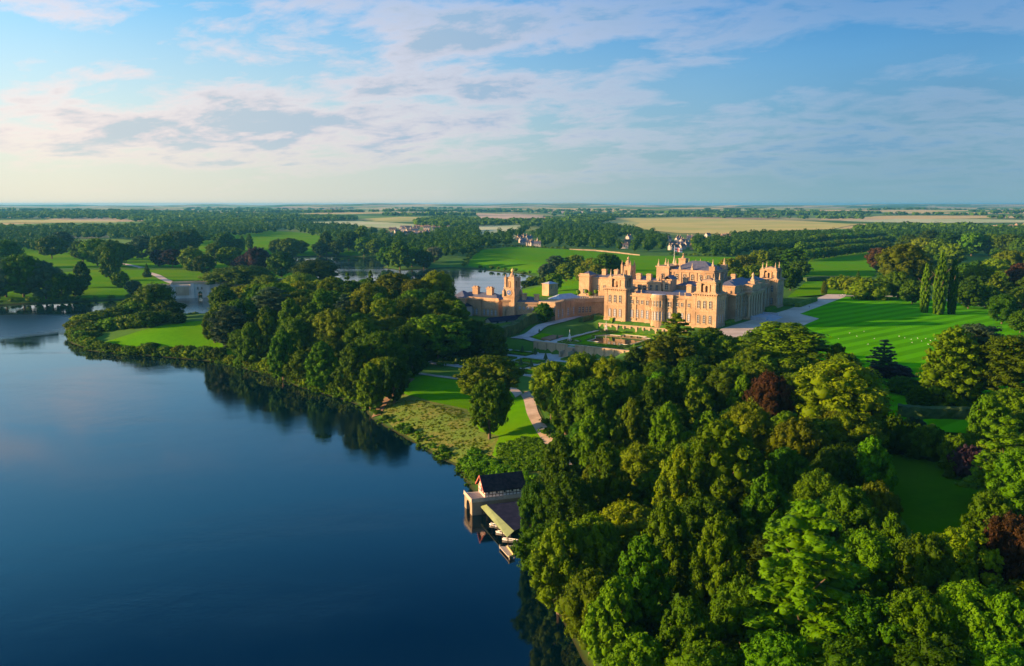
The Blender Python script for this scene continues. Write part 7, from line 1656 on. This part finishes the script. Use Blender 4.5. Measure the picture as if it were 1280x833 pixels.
for k, ln in enumerate([[(355, 321), (400, 319.5), (470, 320.5)], [(470, 337), (500, 341), (540, 339.5)], [(600, 335), (640, 340.5), (664, 344)], [(-20, 380), (60, 377.5), (160, 373.5), (205, 372)], [(580, 334), (600, 312), (640, 308)], [(838, 319), (900, 321), (930, 320)], [(640, 309), (712, 312)]]): pts += line_px(ln, 5, 500 + k, (1.6, 3.4), (2, 4.5), 1.5)
blob_wood('waterside_scrub', pts, 'leaf_green', 'low scrub along the far shores and lawn edges', 60, .2, 5)
# tussocks and scrub on the rough bank
BK = GP([(478, 521), (470, 513), (482, 500), (520, 500), (584, 515), (600, 542), (620, 570), (650, 590), (690, 600), (668, 636), (640, 622), (612, 614), (600, 606), (592, 594), (577, 581), (548, 566), (515, 548), (492, 533)])
def bscat(poly, n, rr_, hh, seed):
    r = np.random.default_rng(seed); P = np.array(poly); C_ = r.uniform(P.min(0), P.max(0), (n * 4, 2)); C_ = C_[seg_dist(C_, poly) < 0][:n]
    s = r.uniform(0, 1, len(C_)) ** 2; return [(x, y, rr_[0] + (rr_[1] - rr_[0]) * k, hh[0] + (hh[1] - hh[0]) * k) for (x, y), k in zip(C_, s)]
blob_wood('rough_grass', bscat(BK, 2200, (.18, .6), (.08, .28), 71), 'leaf_olive', 'tussocky rough grass on the lake bank', 26, .34, 6)
blob_wood('bank_scrub', bscat(GP([(577, 583), (590, 560), (640, 590), (668, 600), (664, 640), (640, 625), (612, 616), (596, 607), (586, 596)]), 260, (.6, 1.5), (.7, 1.8), 72) + bscat(GP([(478, 521), (486, 518), (548, 552), (600, 590), (592, 594), (548, 566), (492, 533)]), 90, (.4, 1.0), (.4, 1.1), 73), 'leaf_bright', 'bright weeds and scrub near the water on the bank', 34, .26, 7)
blob_wood('nettle_bed', bscat(GP([(620, 560), (655, 548), (682, 552), (690, 585), (660, 592), (628, 588)]), 420, (.6, 1.2), (.6, 1.1), 74), 'leaf_bright', 'thick bright green bed of weeds below the winding path', 34, .24, 8)
blob_wood('undergrowth', bscat(W1, 700, (1.2, 2.6), (1.0, 2.6), 75) + bscat(W2, 900, (1.2, 2.6), (1.0, 2.8), 76), 'leaf_dark', 'dark undergrowth on the floor of the woods', 30, .26, 9)

# reeds, weeds and low branches that break the water's edge
r9 = np.random.default_rng(19); pts = []
for i in range(2, 37):
    (xa, ya), (xb, yb) = LAKE[i], LAKE[i + 1]; d = math.hypot(xb - xa, yb - ya)
    if i in (4, 5, 6, 7, 8): continue
    for k in range(int(d / (1.3 if 9 < i < 17 else .55))):
        t_ = r9.uniform(); nx_, ny_ = -(yb - ya) / d, (xb - xa) / d; o_ = r9.normal(0.6, 1.1); x, y = xa + (xb - xa) * t_, ya + (yb - ya) * t_
        if seg_dist([(x + nx_ * .5, y + ny_ * .5)], LAKE)[0] < 0: nx_, ny_ = -nx_, -ny_
        clump_ = math.sin(x * .35) * math.sin(y * .27 + 1) ; s_ = r9.uniform(.35, .8) * (1.35 + .8 * clump_)
        pts.append((x + nx_ * o_, y + ny_ * o_, s_, s_ * r9.uniform(.9, 1.6)))
blob_wood('shore_reeds', pts, 'leaf_green', 'reeds and weeds fringing the lake edge', 24, .32, 12, mind=-1.6)
# the dense rooftops of the village and the town, too alike to tell apart
rv = np.random.default_rng(31)
for (x0, x1, y0, y1, n, lb) in [(484, 534, 286, 298, 20, 'small house among the dense rooftops of the village'), (836, 866, 300, 314, 12, 'small house among the dense rooftops seen in the town gap'), (884, 912, 296, 303, 8, 'small house in the row at the right end of the town'), (1222, 1285, 284, 288.5, 9, 'tiny pale house on the right horizon'), (642, 668, 299, 309, 7, 'small house in the cluster beside the park trees')]:
    for k in range(n): house(rv.uniform(x0, x1), rv.uniform(y0, y1), rv.uniform(6, 9), lb, int(rv.integers(3)))
